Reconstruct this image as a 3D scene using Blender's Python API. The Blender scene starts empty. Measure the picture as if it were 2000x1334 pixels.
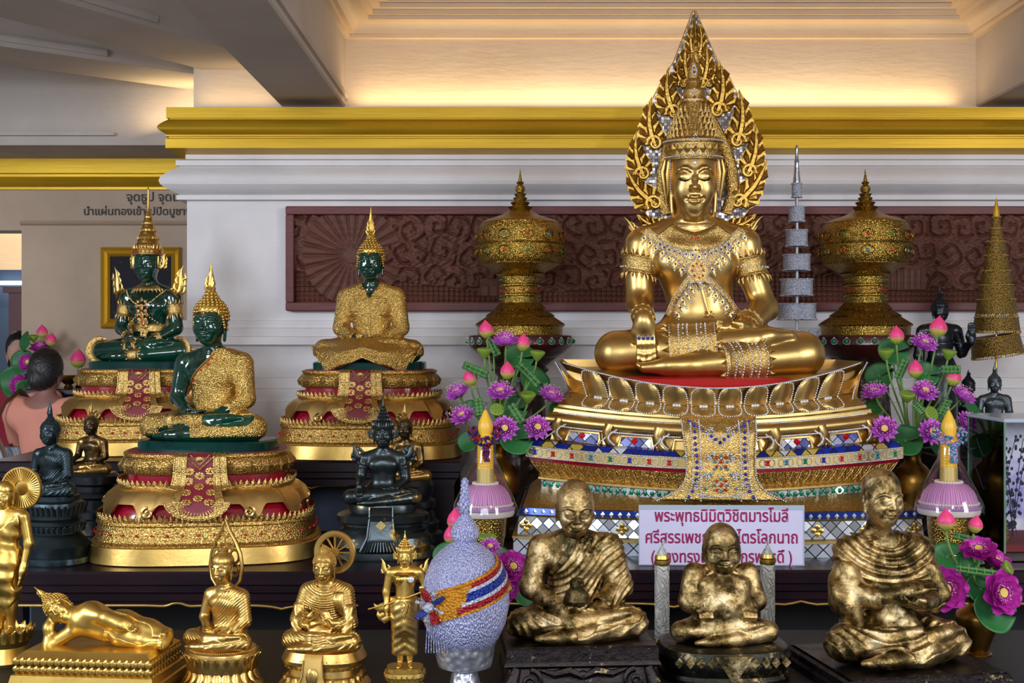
import bpy, math, random
import numpy as np
from mathutils import Vector, Matrix
random.seed(5); RNG=np.random.default_rng(5)
PI=math.pi; sin=math.sin; cos=math.cos
SC=bpy.context.scene; COL=SC.collection
F=np.float32
# ------------------------------------------------------------------ camera, light, exposure
FPX=2400.0; HZ=1.65; HY=667.0
cam=bpy.data.cameras.new('camera'); cam_o=bpy.data.objects.new('camera',cam); COL.objects.link(cam_o)
cam_o.location=(0,0,HZ); cam_o.rotation_euler=(PI/2,0,0)
cam.sensor_width=36; cam.lens=36*FPX/2000.0; cam.clip_start=0.05; cam.clip_end=60
SC.camera=cam_o
SC.view_settings.view_transform='Standard'; SC.view_settings.look='None'
SC.view_settings.gamma=1; SC.view_settings.use_curve_mapping=False
SC.view_settings.exposure=0.22
def W(px,py,Y):
    return Vector(((px-1000.0)*Y/FPX, Y, HZ-(py-HY)*Y/FPX))
def s2l(c):
    return tuple(((v/12.92) if v<=0.04045 else ((v+0.055)/1.055)**2.4) for v in c)
def rgb(r,g,b): return s2l((r/255.0,g/255.0,b/255.0))
world=bpy.data.worlds.new('world'); SC.world=world; world.use_nodes=True
def setup_world():
    nt=world.node_tree; nt.nodes.clear()
    out=nt.nodes.new('ShaderNodeOutputWorld'); bg=nt.nodes.new('ShaderNodeBackground')
    tc=nt.nodes.new('ShaderNodeTexCoord'); sep=nt.nodes.new('ShaderNodeSeparateXYZ')
    r=nt.nodes.new('ShaderNodeValToRGB'); mp=nt.nodes.new('ShaderNodeMapRange')
    mp.inputs[1].default_value=-1; mp.inputs[2].default_value=1
    nt.links.new(tc.outputs['Generated'],sep.inputs[0]); nt.links.new(sep.outputs[2],mp.inputs[0])
    nt.links.new(mp.outputs[0],r.inputs[0])
    e=r.color_ramp.elements
    e[0].position=0.36; e[0].color=(0.022,0.02,0.02,1)
    e[1].position=0.75; e[1].color=(0.10,0.085,0.07,1)
    x=e.new(0.50); x.color=(0.25,0.26,0.30,1)
    x=e.new(0.58); x.color=(0.24,0.24,0.26,1)
    nt.links.new(r.outputs[0],bg.inputs[0]); bg.inputs[1].default_value=1.0
    nt.links.new(bg.outputs[0],out.inputs[0])
setup_world()
def area(name,loc,target,sx,sy,power,color,spread=PI):
    l=bpy.data.lights.new(name,'AREA'); l.shape='RECTANGLE'; l.size=sx; l.size_y=sy
    l.energy=power; l.color=color; l.spread=spread
    o=bpy.data.objects.new(name,l); COL.objects.link(o); o.location=loc
    d=Vector(target)-Vector(loc); o.rotation_euler=d.to_track_quat('-Z','Y').to_euler()
    return o
COOL=(0.80,0.88,1.0)
# daylight through the windows and doorways of the hall behind and beside the camera
area('window_light_side',(-4.6,0.6,2.75),(-0.6,5.0,1.2),1.6,1.5,150,COOL)
area('window_light_front',(-0.8,-3.4,2.95),(0.2,5.0,1.3),2.8,1.7,165,COOL)
area('window_light_far',(4.6,-0.6,2.75),(0.8,5.0,1.3),1.7,1.6,135,(0.95,0.96,1.0))
area('lamp_spot',(1.3,0.2,2.75),(1.2,4.6,1.0),0.16,0.16,14,(1.0,0.93,0.82))
# ------------------------------------------------------------------ materials
MATS={}
class NT:
    def __init__(s,name):
        m=bpy.data.materials.new(name); m.use_nodes=True; s.m=m; s.t=m.node_tree
        s.b=s.t.nodes['Principled BSDF']; MATS[name]=m; s._tc=None
    def n(s,typ,**kw):
        x=s.t.nodes.new(typ)
        for k,v in kw.items(): setattr(x,k,v)
        return x
    def l(s,a,b): s.t.links.new(a,b)
    def set(s,**kw):
        names={'col':'Base Color','metal':'Metallic','rough':'Roughness','ior':'IOR','coat':'Coat Weight','coatr':'Coat Roughness','trans':'Transmission Weight','spec':'Specular IOR Level','sss':'Subsurface Weight','sssr':'Subsurface Radius','ssss':'Subsurface Scale','sheen':'Sheen Weight','alpha':'Alpha','em':'Emission Color','ems':'Emission Strength'}
        for k,v in kw.items():
            if k in('col','em'): v=(*v,1)
            s.b.inputs[names[k]].default_value=v
        return s
    def co(s,scale=1.0,rot=None):
        if s._tc is None: s._tc=s.n('ShaderNodeTexCoord')
        if scale==1.0 and rot is None: return s._tc.outputs['Object']
        mp=s.n('ShaderNodeMapping'); 
        mp.inputs['Scale'].default_value=scale if hasattr(scale,'__len__') else (scale,)*3
        if rot: mp.inputs['Rotation'].default_value=rot
        s.l(s._tc.outputs['Object'],mp.inputs[0]); return mp.outputs[0]
    def noise(s,scale,detail=4,rough=0.55,co=None,dist=0.0):
        x=s.n('ShaderNodeTexNoise'); x.inputs['Scale'].default_value=scale; x.inputs['Detail'].default_value=detail
        x.inputs['Roughness'].default_value=rough; x.inputs['Distortion'].default_value=dist
        s.l(co if co is not None else s.co(),x.inputs['Vector']); return x.outputs[0]
    def voro(s,scale,feature='F1',co=None,rand=1.0,out=0,metric='EUCLIDEAN'):
        x=s.n('ShaderNodeTexVoronoi'); x.feature=feature; x.inputs['Scale'].default_value=scale; x.distance=metric
        x.inputs['Randomness'].default_value=rand
        s.l(co if co is not None else s.co(),x.inputs['Vector']); return x.outputs[out]
    def ramp(s,fac,stops,interp='LINEAR'):
        r=s.n('ShaderNodeValToRGB'); r.color_ramp.interpolation=interp; e=r.color_ramp.elements
        while len(e)<len(stops): e.new(0.5)
        for k,(p,c) in enumerate(stops):
            e[k].position=p; e[k].color=(*c,1) if hasattr(c,'__len__') else (c,c,c,1)
        s.l(fac,r.inputs[0]); return r.outputs[0]
    def math(s,op,a,b=None,c=None):
        x=s.n('ShaderNodeMath',operation=op)
        for i,v in enumerate((a,b,c)):
            if v is None: continue
            if hasattr(v,'links'): s.l(v,x.inputs[i])
            else: x.inputs[i].default_value=v
        return x.outputs[0]
    def mix(s,f,a,b):
        x=s.n('ShaderNodeMix',data_type='RGBA')
        for v,i in ((f,0),(a,6),(b,7)):
            if hasattr(v,'links'): s.l(v,x.inputs[i])
            else: x.inputs[i].default_value=v if i==0 else (*v,1)
        return x.outputs[2]
    def bump(s,h,strength=0.5,dist=0.01,normal=None):
        x=s.n('ShaderNodeBump'); x.inputs['Strength'].default_value=strength; x.inputs['Distance'].default_value=dist
        s.l(h,x.inputs['Height'])
        if normal is not None: s.l(normal,x.inputs['Normal'])
        s.l(x.outputs[0],s.b.inputs['Normal']); return x.outputs[0]
    def to(s,o,name): s.l(o,s.b.inputs[name])
def mat(name): return MATS[name]
def make_mats():
    def plaster(name,c,c2,b=0.22):
        m=NT(name).set(rough=0.72,spec=0.25)
        n=m.noise(3.0,5); g=m.noise(22,4,co=m.co((0.4,0.4,1.6)))
        m.to(m.ramp(n,[(0.3,c),(0.72,c2)]),'Base Color'); m.bump(g,b,0.012)
    plaster('plaster_white',rgb(226,222,222),rgb(212,208,208))
    plaster('plaster_cream',rgb(226,208,186),rgb(218,198,174),0.3)
    plaster('plaster_tan',rgb(190,168,146),rgb(178,156,136))
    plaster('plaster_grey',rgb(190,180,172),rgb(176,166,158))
    m=NT('gold_paint').set(rough=0.42,metal=0.55)
    m.to(m.ramp(m.noise(9,5,co=m.co((0.2,1,2))),[(0.3,rgb(186,146,24)),(0.7,rgb(206,166,38))]),'Base Color'); m.bump(m.noise(30,4,co=m.co((0.15,1,3))),0.10,0.006)
    m=NT('floor_tile').set(rough=0.25)
    br=m.n('ShaderNodeTexBrick'); br.offset=0; br.inputs['Scale'].default_value=1.7; br.inputs['Mortar Size'].default_value=0.008; br.inputs['Brick Width'].default_value=1; br.inputs['Row Height'].default_value=1
    br.inputs[1].default_value=(*rgb(180,172,165),1); br.inputs[2].default_value=(*rgb(168,160,154),1); br.inputs[3].default_value=(*rgb(110,105,100),1)
    m.l(m.co(),br.inputs[0]); m.to(br.outputs[0],'Base Color')
    # gold leaf on statues, several degrees of polish
    def gold(name,c1,c2,r1,r2,bs=0.0,bscale=60,bd=0.004,det=4,metal=1.0):
        m=NT(name).set(metal=metal)
        n=m.noise(6,5); m.to(m.ramp(n,[(0.3,c1),(0.7,c2)]),'Base Color')
        mr=m.n('ShaderNodeMapRange'); mr.inputs[3].default_value=r1; mr.inputs[4].default_value=r2
        m.l(m.noise(14,4),mr.inputs[0]); m.to(mr.outputs[0],'Roughness')
        if bs: m.bump(m.noise(bscale,det),bs,bd)
        return m
    gold('gold_smooth',rgb(202,166,98),rgb(216,182,116),0.28,0.42,0.06,25,0.01)
    gold('gold_satin',rgb(196,160,86),rgb(212,176,104),0.28,0.42,0.10,40,0.006)
    gold('gold_bright',rgb(206,170,84),rgb(220,186,104),0.30,0.42,0.12,60,0.004)
    gold('gold_pale',rgb(206,178,110),rgb(218,192,128),0.32,0.45,0.10,40,0.004)
    gold('brass_vase',rgb(150,112,48),rgb(120,84,36),0.26,0.44,0.25,22,0.006)
    gold('silver',rgb(200,202,212),rgb(180,184,196),0.2,0.34,0.3,90,0.004)
    # chased / filigree gold: scroll-like relief
    def chased(name,c1,c2,cd,scale,strength=0.8,dist=0.008,rough=0.34):
        m=NT(name).set(metal=1.0,rough=rough)
        v=m.voro(scale,'F1'); v2=m.voro(scale*2.3,'SMOOTH_F1'); n=m.noise(scale*0.8,3,dist=1.5)
        w=m.math('SINE',m.math('MULTIPLY',v,9.0)); h=m.math('ADD',m.math('MULTIPLY',w,0.35),m.math('MULTIPLY',v2,0.9)); h=m.math('ADD',h,m.math('MULTIPLY',n,0.7))
        col=m.ramp(h,[(0.10,cd),(0.34,c1),(0.95,c2)]); m.to(col,'Base Color'); m.bump(h,strength,dist)
    chased('gold_filigree',rgb(190,154,86),rgb(222,190,122),rgb(110,76,38),150,0.42,0.003,0.33)
    chased('gold_robe',rgb(190,150,76),rgb(230,196,118),rgb(104,72,30),140,0.60,0.004,0.28)
    chased('gold_carved',rgb(180,142,74),rgb(214,178,104),rgb(96,64,30),105,0.5,0.004,0.36)
    chased('gold_antique',rgb(118,92,38),rgb(196,162,78),rgb(48,42,22),130,0.45,0.004,0.22)
    chased('gold_lotus',rgb(170,138,66),rgb(204,172,96),rgb(80,60,26),70,0.8,0.005,0.38)
    gold('gold_halo',rgb(176,138,62),rgb(206,168,88),0.26,0.42,0.5,70,0.006)
    m=NT('emerald').set(rough=0.07,spec=0.7,coat=0.6,coatr=0.03)
    m.to(m.ramp(m.noise(5,4),[(0.3,(0.001,0.026,0.020)),(0.6,(0.002,0.065,0.036)),(0.85,(0.005,0.20,0.085))]),'Base Color')
    m.set(trans=0.45,ior=1.45)
    m=NT('emerald_dark').set(rough=0.14,spec=0.35)
    m.to(m.ramp(m.noise(7,3),[(0.3,(0.001,0.020,0.018)),(0.8,(0.002,0.055,0.04))]),'Base Color')
    m=NT('red_lacquer').set(rough=0.16,coat=0.5); m.to(m.ramp(m.noise(6,4),[(0.3,rgb(120,8,30)),(0.7,rgb(158,14,40))]),'Base Color')
    m=NT('red_cloth').set(rough=0.5,col=rgb(122,22,40))
    m=NT('red_cushion').set(rough=0.3,coat=0.3,col=rgb(168,22,26))
    NT('ruby').set(rough=0.1,col=rgb(190,16,22),coat=0.6); NT('ruby_dark').set(rough=0.12,col=rgb(110,10,24),coat=0.6)
    NT('sapphire').set(rough=0.1,col=rgb(18,36,150),coat=0.6); NT('green_gem').set(rough=0.12,col=rgb(10,120,70),coat=0.6)
    NT('turquoise').set(rough=0.15,col=rgb(30,130,160),coat=0.6)
    NT('crystal').set(rough=0.12,col=rgb(226,230,240),metal=0.55,coat=0.5)
    NT('black_paint').set(rough=0.4,col=rgb(16,12,10)); NT('red_dot').set(rough=0.35,col=rgb(190,40,24))
    # dark bronzes
    def bronze(name,c1,c2,cg,lo,hi,rough,sc=7,bs=0.2):
        m=NT(name).set(metal=0.85)
        n=m.noise(sc,6,0.6); m2=m.ramp(n,[(lo,0.0),(hi,1.0)])
        base=m.mix(m.noise(18,3),c1,c2); m.to(m.mix(m2,base,cg),'Base Color')
        m.set(rough=rough); m.bump(m.noise(50,4),bs,0.004)
    bronze('bronze_black',rgb(40,44,50),rgb(58,62,66),rgb(150,112,50),0.62,0.72,0.30)
    bronze('bronze_green',rgb(44,54,60),rgb(60,74,78),rgb(120,110,60),0.70,0.78,0.33,9)
    bronze('bronze_gilt',rgb(58,50,40),rgb(80,66,44),rgb(170,132,70),0.48,0.60,0.28)
    bronze('bronze_grey',rgb(74,82,88),rgb(96,104,110),rgb(120,116,100),0.70,0.78,0.36)
    bronze('bronze_crown',rgb(50,58,62),rgb(72,80,80),rgb(190,150,70),0.60,0.68,0.30,10)
    # gold leaf patches pressed on dark bronze
    def leaf(name,dark1,dark2,lo,hi,sc=9):
        m=NT(name)
        n1=m.noise(sc,10,0.74); v=m.voro(sc*4.5,'F1',out=1,metric='CHEBYCHEV'); bw=m.n('ShaderNodeRGBToBW'); m.l(v,bw.inputs[0])
        f=m.math('ADD',m.math('ADD',m.math('MULTIPLY',n1,0.62),m.math('MULTIPLY',bw.outputs[0],0.09)),m.math('MULTIPLY',m.noise(6,3),0.30))
        msk=m.ramp(f,[(lo,0.0),(hi,1.0)])
        dk=m.mix(m.noise(22,4),dark1,dark2)
        gd=m.ramp(m.noise(16,6,0.7),[(0.32,rgb(124,98,54)),(0.48,rgb(178,148,94)),(0.60,rgb(214,190,140)),(0.72,rgb(242,228,196))])
        m.to(m.mix(msk,dk,gd),'Base Color'); m.set(metal=1.0)
        m.to(m.ramp(m.noise(30,4),[(0.3,0.26),(0.7,0.48)]),'Roughness')
        h=m.math('ADD',m.math('MULTIPLY',m.noise(62,6,0.66),1.0),m.math('MULTIPLY',msk,0.12)); m.bump(h,0.60,0.005)
    leaf('leaf_heavy',rgb(104,84,46),rgb(48,52,38),0.44,0.54,16)
    leaf('leaf_medium',rgb(78,66,40),rgb(46,52,40),0.46,0.62,15)
    leaf('leaf_sparse',rgb(60,58,50),rgb(46,48,46),0.55,0.66,17)
    leaf('leaf_wood',rgb(66,58,56),rgb(48,46,50),0.60,0.66,16)
    m=NT('dark_lacquer').set(rough=0.28,coat=0.4,coatr=0.12); m.to(m.ramp(m.noise(4,6,co=m.co((0.6,4,6))),[(0.3,rgb(26,10,18)),(0.7,rgb(46,18,26))]),'Base Color')
    m=NT('table_wood').set(rough=0.34,spec=0.3); m.to(m.ramp(m.noise(3,6,co=m.co((1,5,9))),[(0.3,rgb(14,7,18)),(0.7,rgb(36,15,22))]),'Base Color')
    NT('black_void').set(rough=0.6,col=rgb(14,14,18)); NT('panel_blue').set(rough=0.35,col=rgb(66,74,92))  # panel_blue: cabinet colour, also the shaded wall's tone on boards under raised tables
    m=NT('teak_carved').set(rough=0.55,spec=0.3); m.to(m.ramp(m.noise(7,6,co=m.co((1,6,9))),[(0.3,rgb(78,44,34)),(0.7,rgb(104,62,48))]),'Base Color')
    m=NT('teak_frame').set(rough=0.45,spec=0.3); m.to(m.ramp(m.noise(7,6,co=m.co((0.7,9,14))),[(0.3,rgb(88,44,44)),(0.7,rgb(116,62,58))]),'Base Color')
    m=NT('lacquer_brown').set(rough=0.3,coat=0.3); m.to(m.ramp(m.noise(9,5),[(0.3,rgb(44,16,14)),(0.7,rgb(74,26,22))]),'Base Color')
    m=NT('carved_dark').set(rough=0.42); m.to(m.ramp(m.noise(20,5),[(0.3,rgb(34,24,20)),(0.7,rgb(66,46,34))]),'Base Color'); m.bump(m.voro(26,'SMOOTH_F1'),0.9,0.02)
    # mirror mosaic
    def mosaic(name,scale,tints,rot=PI/4,mort=0.05,rough=0.16,mt=0.45):
        m=NT(name).set(metal=mt,rough=rough)
        br=m.n('ShaderNodeTexBrick'); br.offset=0; br.inputs['Scale'].default_value=scale; br.inputs['Mortar Size'].default_value=mort; br.inputs['Brick Width'].default_value=1; br.inputs['Row Height'].default_value=1; br.inputs['Mortar Smooth'].default_value=0
        co=m.co(1.0,(PI/2,0,0)); mp=m.n('ShaderNodeMapping'); mp.inputs['Rotation'].default_value=(0,0,rot); m.l(co,mp.inputs[0]); m.l(mp.outputs[0],br.inputs[0])
        br.inputs[1].default_value=(0,0,0,1); br.inputs[2].default_value=(1,1,1,1); br.inputs[3].default_value=(0.5,0.5,0.5,1)
        bw=m.n('ShaderNodeRGBToBW'); m.l(br.outputs[0],bw.inputs[0])
        st=[(i/len(tints),c) for i,c in enumerate(tints)]
        col=m.ramp(bw.outputs[0],st,'CONSTANT'); m.to(m.mix(br.outputs[1],col,(0.02,0.02,0.025)),'Base Color')
        # each tessera leans its own way
        sn=m.n('ShaderNodeVectorMath',operation='SNAP'); m.l(mp.outputs[0],sn.inputs[0]); sn.inputs[1].default_value=(1/scale,)*3
        wn=m.n('ShaderNodeTexWhiteNoise'); wn.noise_dimensions='2D'; m.l(sn.outputs[0],wn.inputs['Vector'])
        sb=m.n('ShaderNodeVectorMath',operation='SUBTRACT'); m.l(wn.outputs['Color'],sb.inputs[0]); sb.inputs[1].default_value=(.5,.5,.5)
        sc=m.n('ShaderNodeVectorMath',operation='SCALE'); m.l(sb.outputs[0],sc.inputs[0]); sc.inputs['Scale'].default_value=0.30
        ge=m.n('ShaderNodeNewGeometry'); ad=m.n('ShaderNodeVectorMath',operation='ADD'); m.l(ge.outputs['Normal'],ad.inputs[0]); m.l(sc.outputs[0],ad.inputs[1])
        no=m.n('ShaderNodeVectorMath',operation='NORMALIZE'); m.l(ad.outputs[0],no.inputs[0]); m.l(no.outputs[0],m.b.inputs['Normal'])
    wh=rgb(226,230,240); wl=rgb(200,206,224)
    mosaic('mosaic_pale',80,[rgb(168,156,150),rgb(138,128,126),rgb(190,180,176),rgb(118,108,108)],0.0,0.06,0.2,0.3)
    mosaic('mosaic_white',25,[wh,wl,rgb(214,220,236),wh])
    mosaic('mosaic_small',32,[wh,rgb(190,196,204),rgb(214,220,230),rgb(168,172,180)])
    mosaic('mosaic_blue',26,[rgb(26,44,150),rgb(30,52,170),rgb(216,190,90),rgb(226,230,240)])
    mosaic('mosaic_crystal',32,[wh,rgb(110,120,200),rgb(200,206,240),rgb(150,160,220)])
    NT('blue_glass').set(rough=0.12,metal=0.5,col=rgb(30,60,150)); NT('green_glass').set(rough=0.26,metal=0.5,col=rgb(20,120,80)); NT('mirror_white').set(rough=0.1,metal=0.6,col=rgb(230,234,244))
    # flowers
    m=NT('lotus_purple').set(rough=0.5,sss=0.15,sssr=(0.02,0.01,0.02)); m.to(m.ramp(m.noise(40,3),[(0.3,rgb(204,84,208)),(0.7,rgb(220,124,226))]),'Base Color')
    m=NT('lotus_magenta').set(rough=0.5,sss=0.15,sssr=(0.02,0.01,0.02)); m.to(m.ramp(m.noise(40,3),[(0.3,rgb(164,24,140)),(0.7,rgb(196,48,170))]),'Base Color')
    m=NT('lotus_bud').set(rough=0.45,sss=0.15,sssr=(0.02,0.01,0.01)); sp=m.n('ShaderNodeSeparateXYZ'); m.l(m.n('ShaderNodeTexCoord').outputs['Generated'],sp.inputs[0]); m.to(m.ramp(sp.outputs[2],[(0.0,rgb(150,170,60)),(0.30,rgb(180,170,80)),(0.42,rgb(226,70,130)),(1.0,rgb(236,60,126))]),'Base Color')
    NT('stamen_yellow').set(rough=0.6,col=rgb(220,190,90)); NT('stamen_tip').set(rough=0.6,col=rgb(240,200,220)); NT('pod_green').set(rough=0.5,col=rgb(120,150,52)); NT('pod_seed').set(rough=0.5,col=rgb(84,110,40))
    NT('stem_green').set(rough=0.5,col=rgb(112,146,76)); NT('sepal_green').set(rough=0.5,col=rgb(126,158,70))
    m=NT('leaf_green').set(rough=0.48); m.to(m.ramp(m.noise(8,4),[(0.3,rgb(24,92,44)),(0.7,rgb(44,118,58))]),'Base Color')
    m=NT('leaf_roll').set(rough=0.45); m.to(m.ramp(m.noise(30,4,co=m.co((1,1,6))),[(0.3,rgb(36,92,44)),(0.7,rgb(72,130,66))]),'Base Color')
    # candles, silver rice mound, paper
    m=NT('wax_yellow').set(rough=0.45,sss=0.2,sssr=(0.02,0.01,0.004)); v=m.voro(95,'F1',rand=0.15); m.to(m.ramp(v,[(0.1,rgb(250,214,90)),(0.6,rgb(234,180,30))]),'Base Color'); m.bump(v,0.7,0.004)
    NT('wax_plain').set(rough=0.35,sss=0.2,sssr=(0.02,0.01,0.004),col=rgb(236,188,60))
    m=NT('candle_white').set(rough=0.5,sss=0.1,sssr=(0.01,0.01,0.01)); m.to(m.ramp(m.noise(10,5),[(0.3,rgb(176,176,168)),(0.7,rgb(204,204,198))]),'Base Color'); m.bump(m.math('SINE',m.math('MULTIPLY',m.noise(9,2,dist=2.5),40.0)),0.8,0.006)
    m=NT('petal_skirt').set(rough=0.5); w=m.n('ShaderNodeTexGradient'); w.gradient_type='RADIAL'; m.l(m.co(),w.inputs[0]); st=m.math('SINE',m.math('MULTIPLY',w.outputs[0],420.0)); m.to(m.ramp(st,[(0.0,rgb(200,124,186)),(1.0,rgb(236,184,224))]),'Base Color'); m.bump(st,0.5,0.003)
    NT('lace_white').set(rough=0.7,col=rgb(226,214,206)); NT('lace_violet').set(rough=0.6,col=rgb(176,140,190)); NT('gilt_ribbon').set(rough=0.4,metal=0.6,col=rgb(220,196,120))
    m=NT('clear_film').set(rough=0.03,col=(1,1,1)); nt=m.t; gl=nt.nodes.new('ShaderNodeBsdfGlossy'); gl.inputs['Roughness'].default_value=0.06; tr=nt.nodes.new('ShaderNodeBsdfTransparent'); tr.inputs[0].default_value=(.95,.95,.96,1); mx=nt.nodes.new('ShaderNodeMixShader'); fr=nt.nodes.new('ShaderNodeFresnel'); fr.inputs[0].default_value=1.45; nt.links.new(m.math('ADD',m.math('MULTIPLY',fr.outputs[0],0.8),0.03),mx.inputs[0]); nt.links.new(tr.outputs[0],mx.inputs[1]); nt.links.new(gl.outputs[0],mx.inputs[2]); nt.links.new(mx.outputs[0],nt.nodes['Material Output'].inputs[0])
    m=NT('silver_bead').set(rough=0.34,metal=0.25); v=m.voro(150,'F1',co=m.co((1.7,1.7,0.8),(0.3,0.4,0.0))); m.to(m.ramp(v,[(0.1,rgb(206,210,240)),(0.75,rgb(150,154,204))]),'Base Color'); m.bump(v,1.0,0.006)
    for nm,c in (('bead_red',rgb(176,26,40)),('bead_blue',rgb(30,56,160)),('bead_white',rgb(214,220,240)),('bead_orange',rgb(226,150,30))):
        m=NT(nm).set(rough=0.35,metal=0.2); v=m.voro(150,'F1'); m.to(m.mix(m.math('MULTIPLY',v,0.8),c,tuple(x*0.35 for x in c)),'Base Color'); m.bump(v,1.0,0.006)
    m=NT('silver_chased').set(metal=0.75,rough=0.32); v=m.voro(60,'SMOOTH_F1'); m.to(m.ramp(v,[(0.05,rgb(206,208,220)),(0.8,rgb(130,132,146))]),'Base Color'); m.bump(v,0.9,0.006)
    m=NT('silver_lace').set(metal=0.45,rough=0.36); v=m.voro(230,'F1'); m.to(m.ramp(v,[(0.1,rgb(224,230,244)),(0.8,rgb(130,138,162))]),'Base Color'); m.bump(v,0.8,0.004)
    m=NT('gold_lace').set(metal=0.8,rough=0.4); v=m.voro(190,'F1'); m.to(m.ramp(v,[(0.1,rgb(176,142,66)),(0.8,rgb(84,64,34))]),'Base Color'); m.bump(v,0.8,0.004)
    NT('silver_rod').set(metal=0.9,rough=0.18,col=rgb(214,218,230))
    m=NT('sign_paper').set(rough=0.22,coat=0.5,coatr=0.05); m.to(m.ramp(m.noise(5,3),[(0.3,rgb(206,202,232)),(0.7,rgb(216,212,238))]),'Base Color')
    NT('sign_edge').set(rough=0.15,col=rgb(170,182,200)); NT('ink_magenta').set(rough=0.4,col=rgb(150,16,84)); NT('ink_black').set(rough=0.5,col=rgb(22,18,16))
    # people
    NT('skin').set(rough=0.5,sss=0.1,sssr=(0.02,0.008,0.005),col=rgb(150,104,92)); NT('skin_pale').set(rough=0.5,sss=0.1,sssr=(0.02,0.008,0.005),col=rgb(196,150,130))
    m=NT('hair_black').set(rough=0.35); m.to(m.ramp(m.noise(30,4,co=m.co((6,6,0.8))),[(0.3,rgb(16,14,18)),(0.7,rgb(36,30,34))]),'Base Color'); m.bump(m.noise(60,3,co=m.co((5,5,0.5))),0.5,0.006)
    m=NT('shirt_peach').set(rough=0.8,col=rgb(226,150,128)); m.bump(m.noise(6,3,co=m.co((2,2,1))),0.25,0.02)
    NT('shirt_red').set(rough=0.8,col=rgb(150,30,50)); NT('strap_leather').set(rough=0.5,col=rgb(104,66,50)); NT('ring_metal').set(rough=0.2,metal=1.0,col=rgb(200,190,180))
    m=NT('bag_weave').set(rough=0.8); v=m.voro(110,'F1',rand=0.0); m.to(m.ramp(v,[(0.25,rgb(196,206,216)),(0.6,rgb(110,120,136))]),'Base Color')
    m=NT('picture_print').set(rough=0.6,spec=0.2); 
    n=m.noise(9,6,co=m.co((1,1,2.5))); v=m.voro(44,'F1'); gl=m.math('MULTIPLY',m.ramp(v,[(0.05,1.0),(0.16,0.0)]),m.ramp(n,[(0.52,0.0),(0.62,1.0)])); m.to(m.mix(gl,m.ramp(n,[(0.3,rgb(14,14,24)),(0.6,rgb(24,20,32)),(0.8,rgb(60,30,52))]),rgb(180,140,120)),'Base Color')
    NT('gold_frame').set(metal=0.7,rough=0.35,col=rgb(214,168,48))
    m=NT('case_reflection_paint').set(rough=0.4); n=m.noise(7,6); m.to(m.ramp(n,[(0.32,rgb(120,120,200)),(0.45,rgb(200,184,240)),(0.6,rgb(250,240,255))]),'Base Color')  # bright window reflection in the case mirror, painted into the colour
    NT('twig_dark').set(rough=0.6,col=rgb(40,36,70)); NT('green_jar').set(rough=0.1,col=rgb(110,140,120)); NT('red_velvet').set(rough=0.8,col=rgb(130,20,30))
    m=NT('glass_pane').set(rough=0.02); nt=m.t; gl=nt.nodes.new('ShaderNodeBsdfGlossy'); gl.inputs['Roughness'].default_value=0.02; tr=nt.nodes.new('ShaderNodeBsdfTransparent'); tr.inputs[0].default_value=(.93,.96,.95,1); mx=nt.nodes.new('ShaderNodeMixShader'); fr=nt.nodes.new('ShaderNodeFresnel'); nt.links.new(fr.outputs[0],mx.inputs[0]); nt.links.new(tr.outputs[0],mx.inputs[1]); nt.links.new(gl.outputs[0],mx.inputs[2]); nt.links.new(mx.outputs[0],nt.nodes['Material Output'].inputs[0])
    NT('wood_red').set(rough=0.4,col=rgb(96,36,28)); NT('lamp_tube').set(em=(0.75,0.9,1.0),ems=6.0,col=(1,1,1)); NT('blue_grey').set(rough=0.5,col=rgb(70,86,108))
    NT('jade_dark').set(rough=0.35,col=rgb(50,56,60))
make_mats()
# ------------------------------------------------------------------ objects
def thing(name,label,cat,loc=(0,0,0),rot=0,group=None,scale=1.0):
    o=bpy.data.objects.new(name,None); COL.objects.link(o); o.location=loc; o.rotation_euler=(0,0,rot); o.scale=(scale,)*3
    o.empty_display_size=0.05; o['label']=label; o['category']=cat
    if group: o['group']=group
    return o
def tag(o,label,cat,group=None):
    o['label']=label; o['category']=cat
    if group: o['group']=group
    return o
def struct(o): o['kind']='structure'; return o
def dup(root,loc,rot=None,label=None,group=None,scale=None):
    r=root.copy(); COL.objects.link(r); r.location=loc
    if rot is not None: r.rotation_euler=(0,0,rot)
    if scale is not None: r.scale=(scale,)*3
    if label: r['label']=label
    if group: r['group']=group
    for ch in list(root.children):
        c=ch.copy(); COL.objects.link(c); c.parent=r
        for g in ch.children:
            d=g.copy(); COL.objects.link(d); d.parent=c
    return r
def link_mesh(name,V,Q,m,parent=None,smooth=True,mats=None,mi=None,label=None,flatangle=None):
    """V (n,3) array, Q: (m,4) array or list of tuples"""
    me=bpy.data.meshes.new(name); V=np.asarray(V,dtype=np.float32).reshape(-1,3)
    if isinstance(Q,np.ndarray):
        nf=len(Q); k=Q.shape[1]; me.vertices.add(len(V)); me.vertices.foreach_set('co',V.ravel())
        me.loops.add(nf*k); me.loops.foreach_set('vertex_index',Q.astype(np.int32).ravel())
        me.polygons.add(nf); me.polygons.foreach_set('loop_start',np.arange(0,nf*k,k,dtype=np.int32))
        me.update(calc_edges=True)
    else:
        me.from_pydata([tuple(map(float,v)) for v in V],[],Q); me.update()
    for x in (mats or [m]): me.materials.append(MATS[x] if isinstance(x,str) else x)
    if mi is not None: me.polygons.foreach_set('material_index',np.asarray(mi,dtype=np.int32))
    me.polygons.foreach_set('use_smooth',np.full(len(me.polygons),bool(smooth)))
    if flatangle is not None and smooth:
        try: me.set_sharp_from_angle(angle=flatangle)
        except Exception: pass
    o=bpy.data.objects.new(name,me); COL.objects.link(o)
    if parent is not None: o.parent=parent
    if label: o['label']=label
    return o
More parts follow.
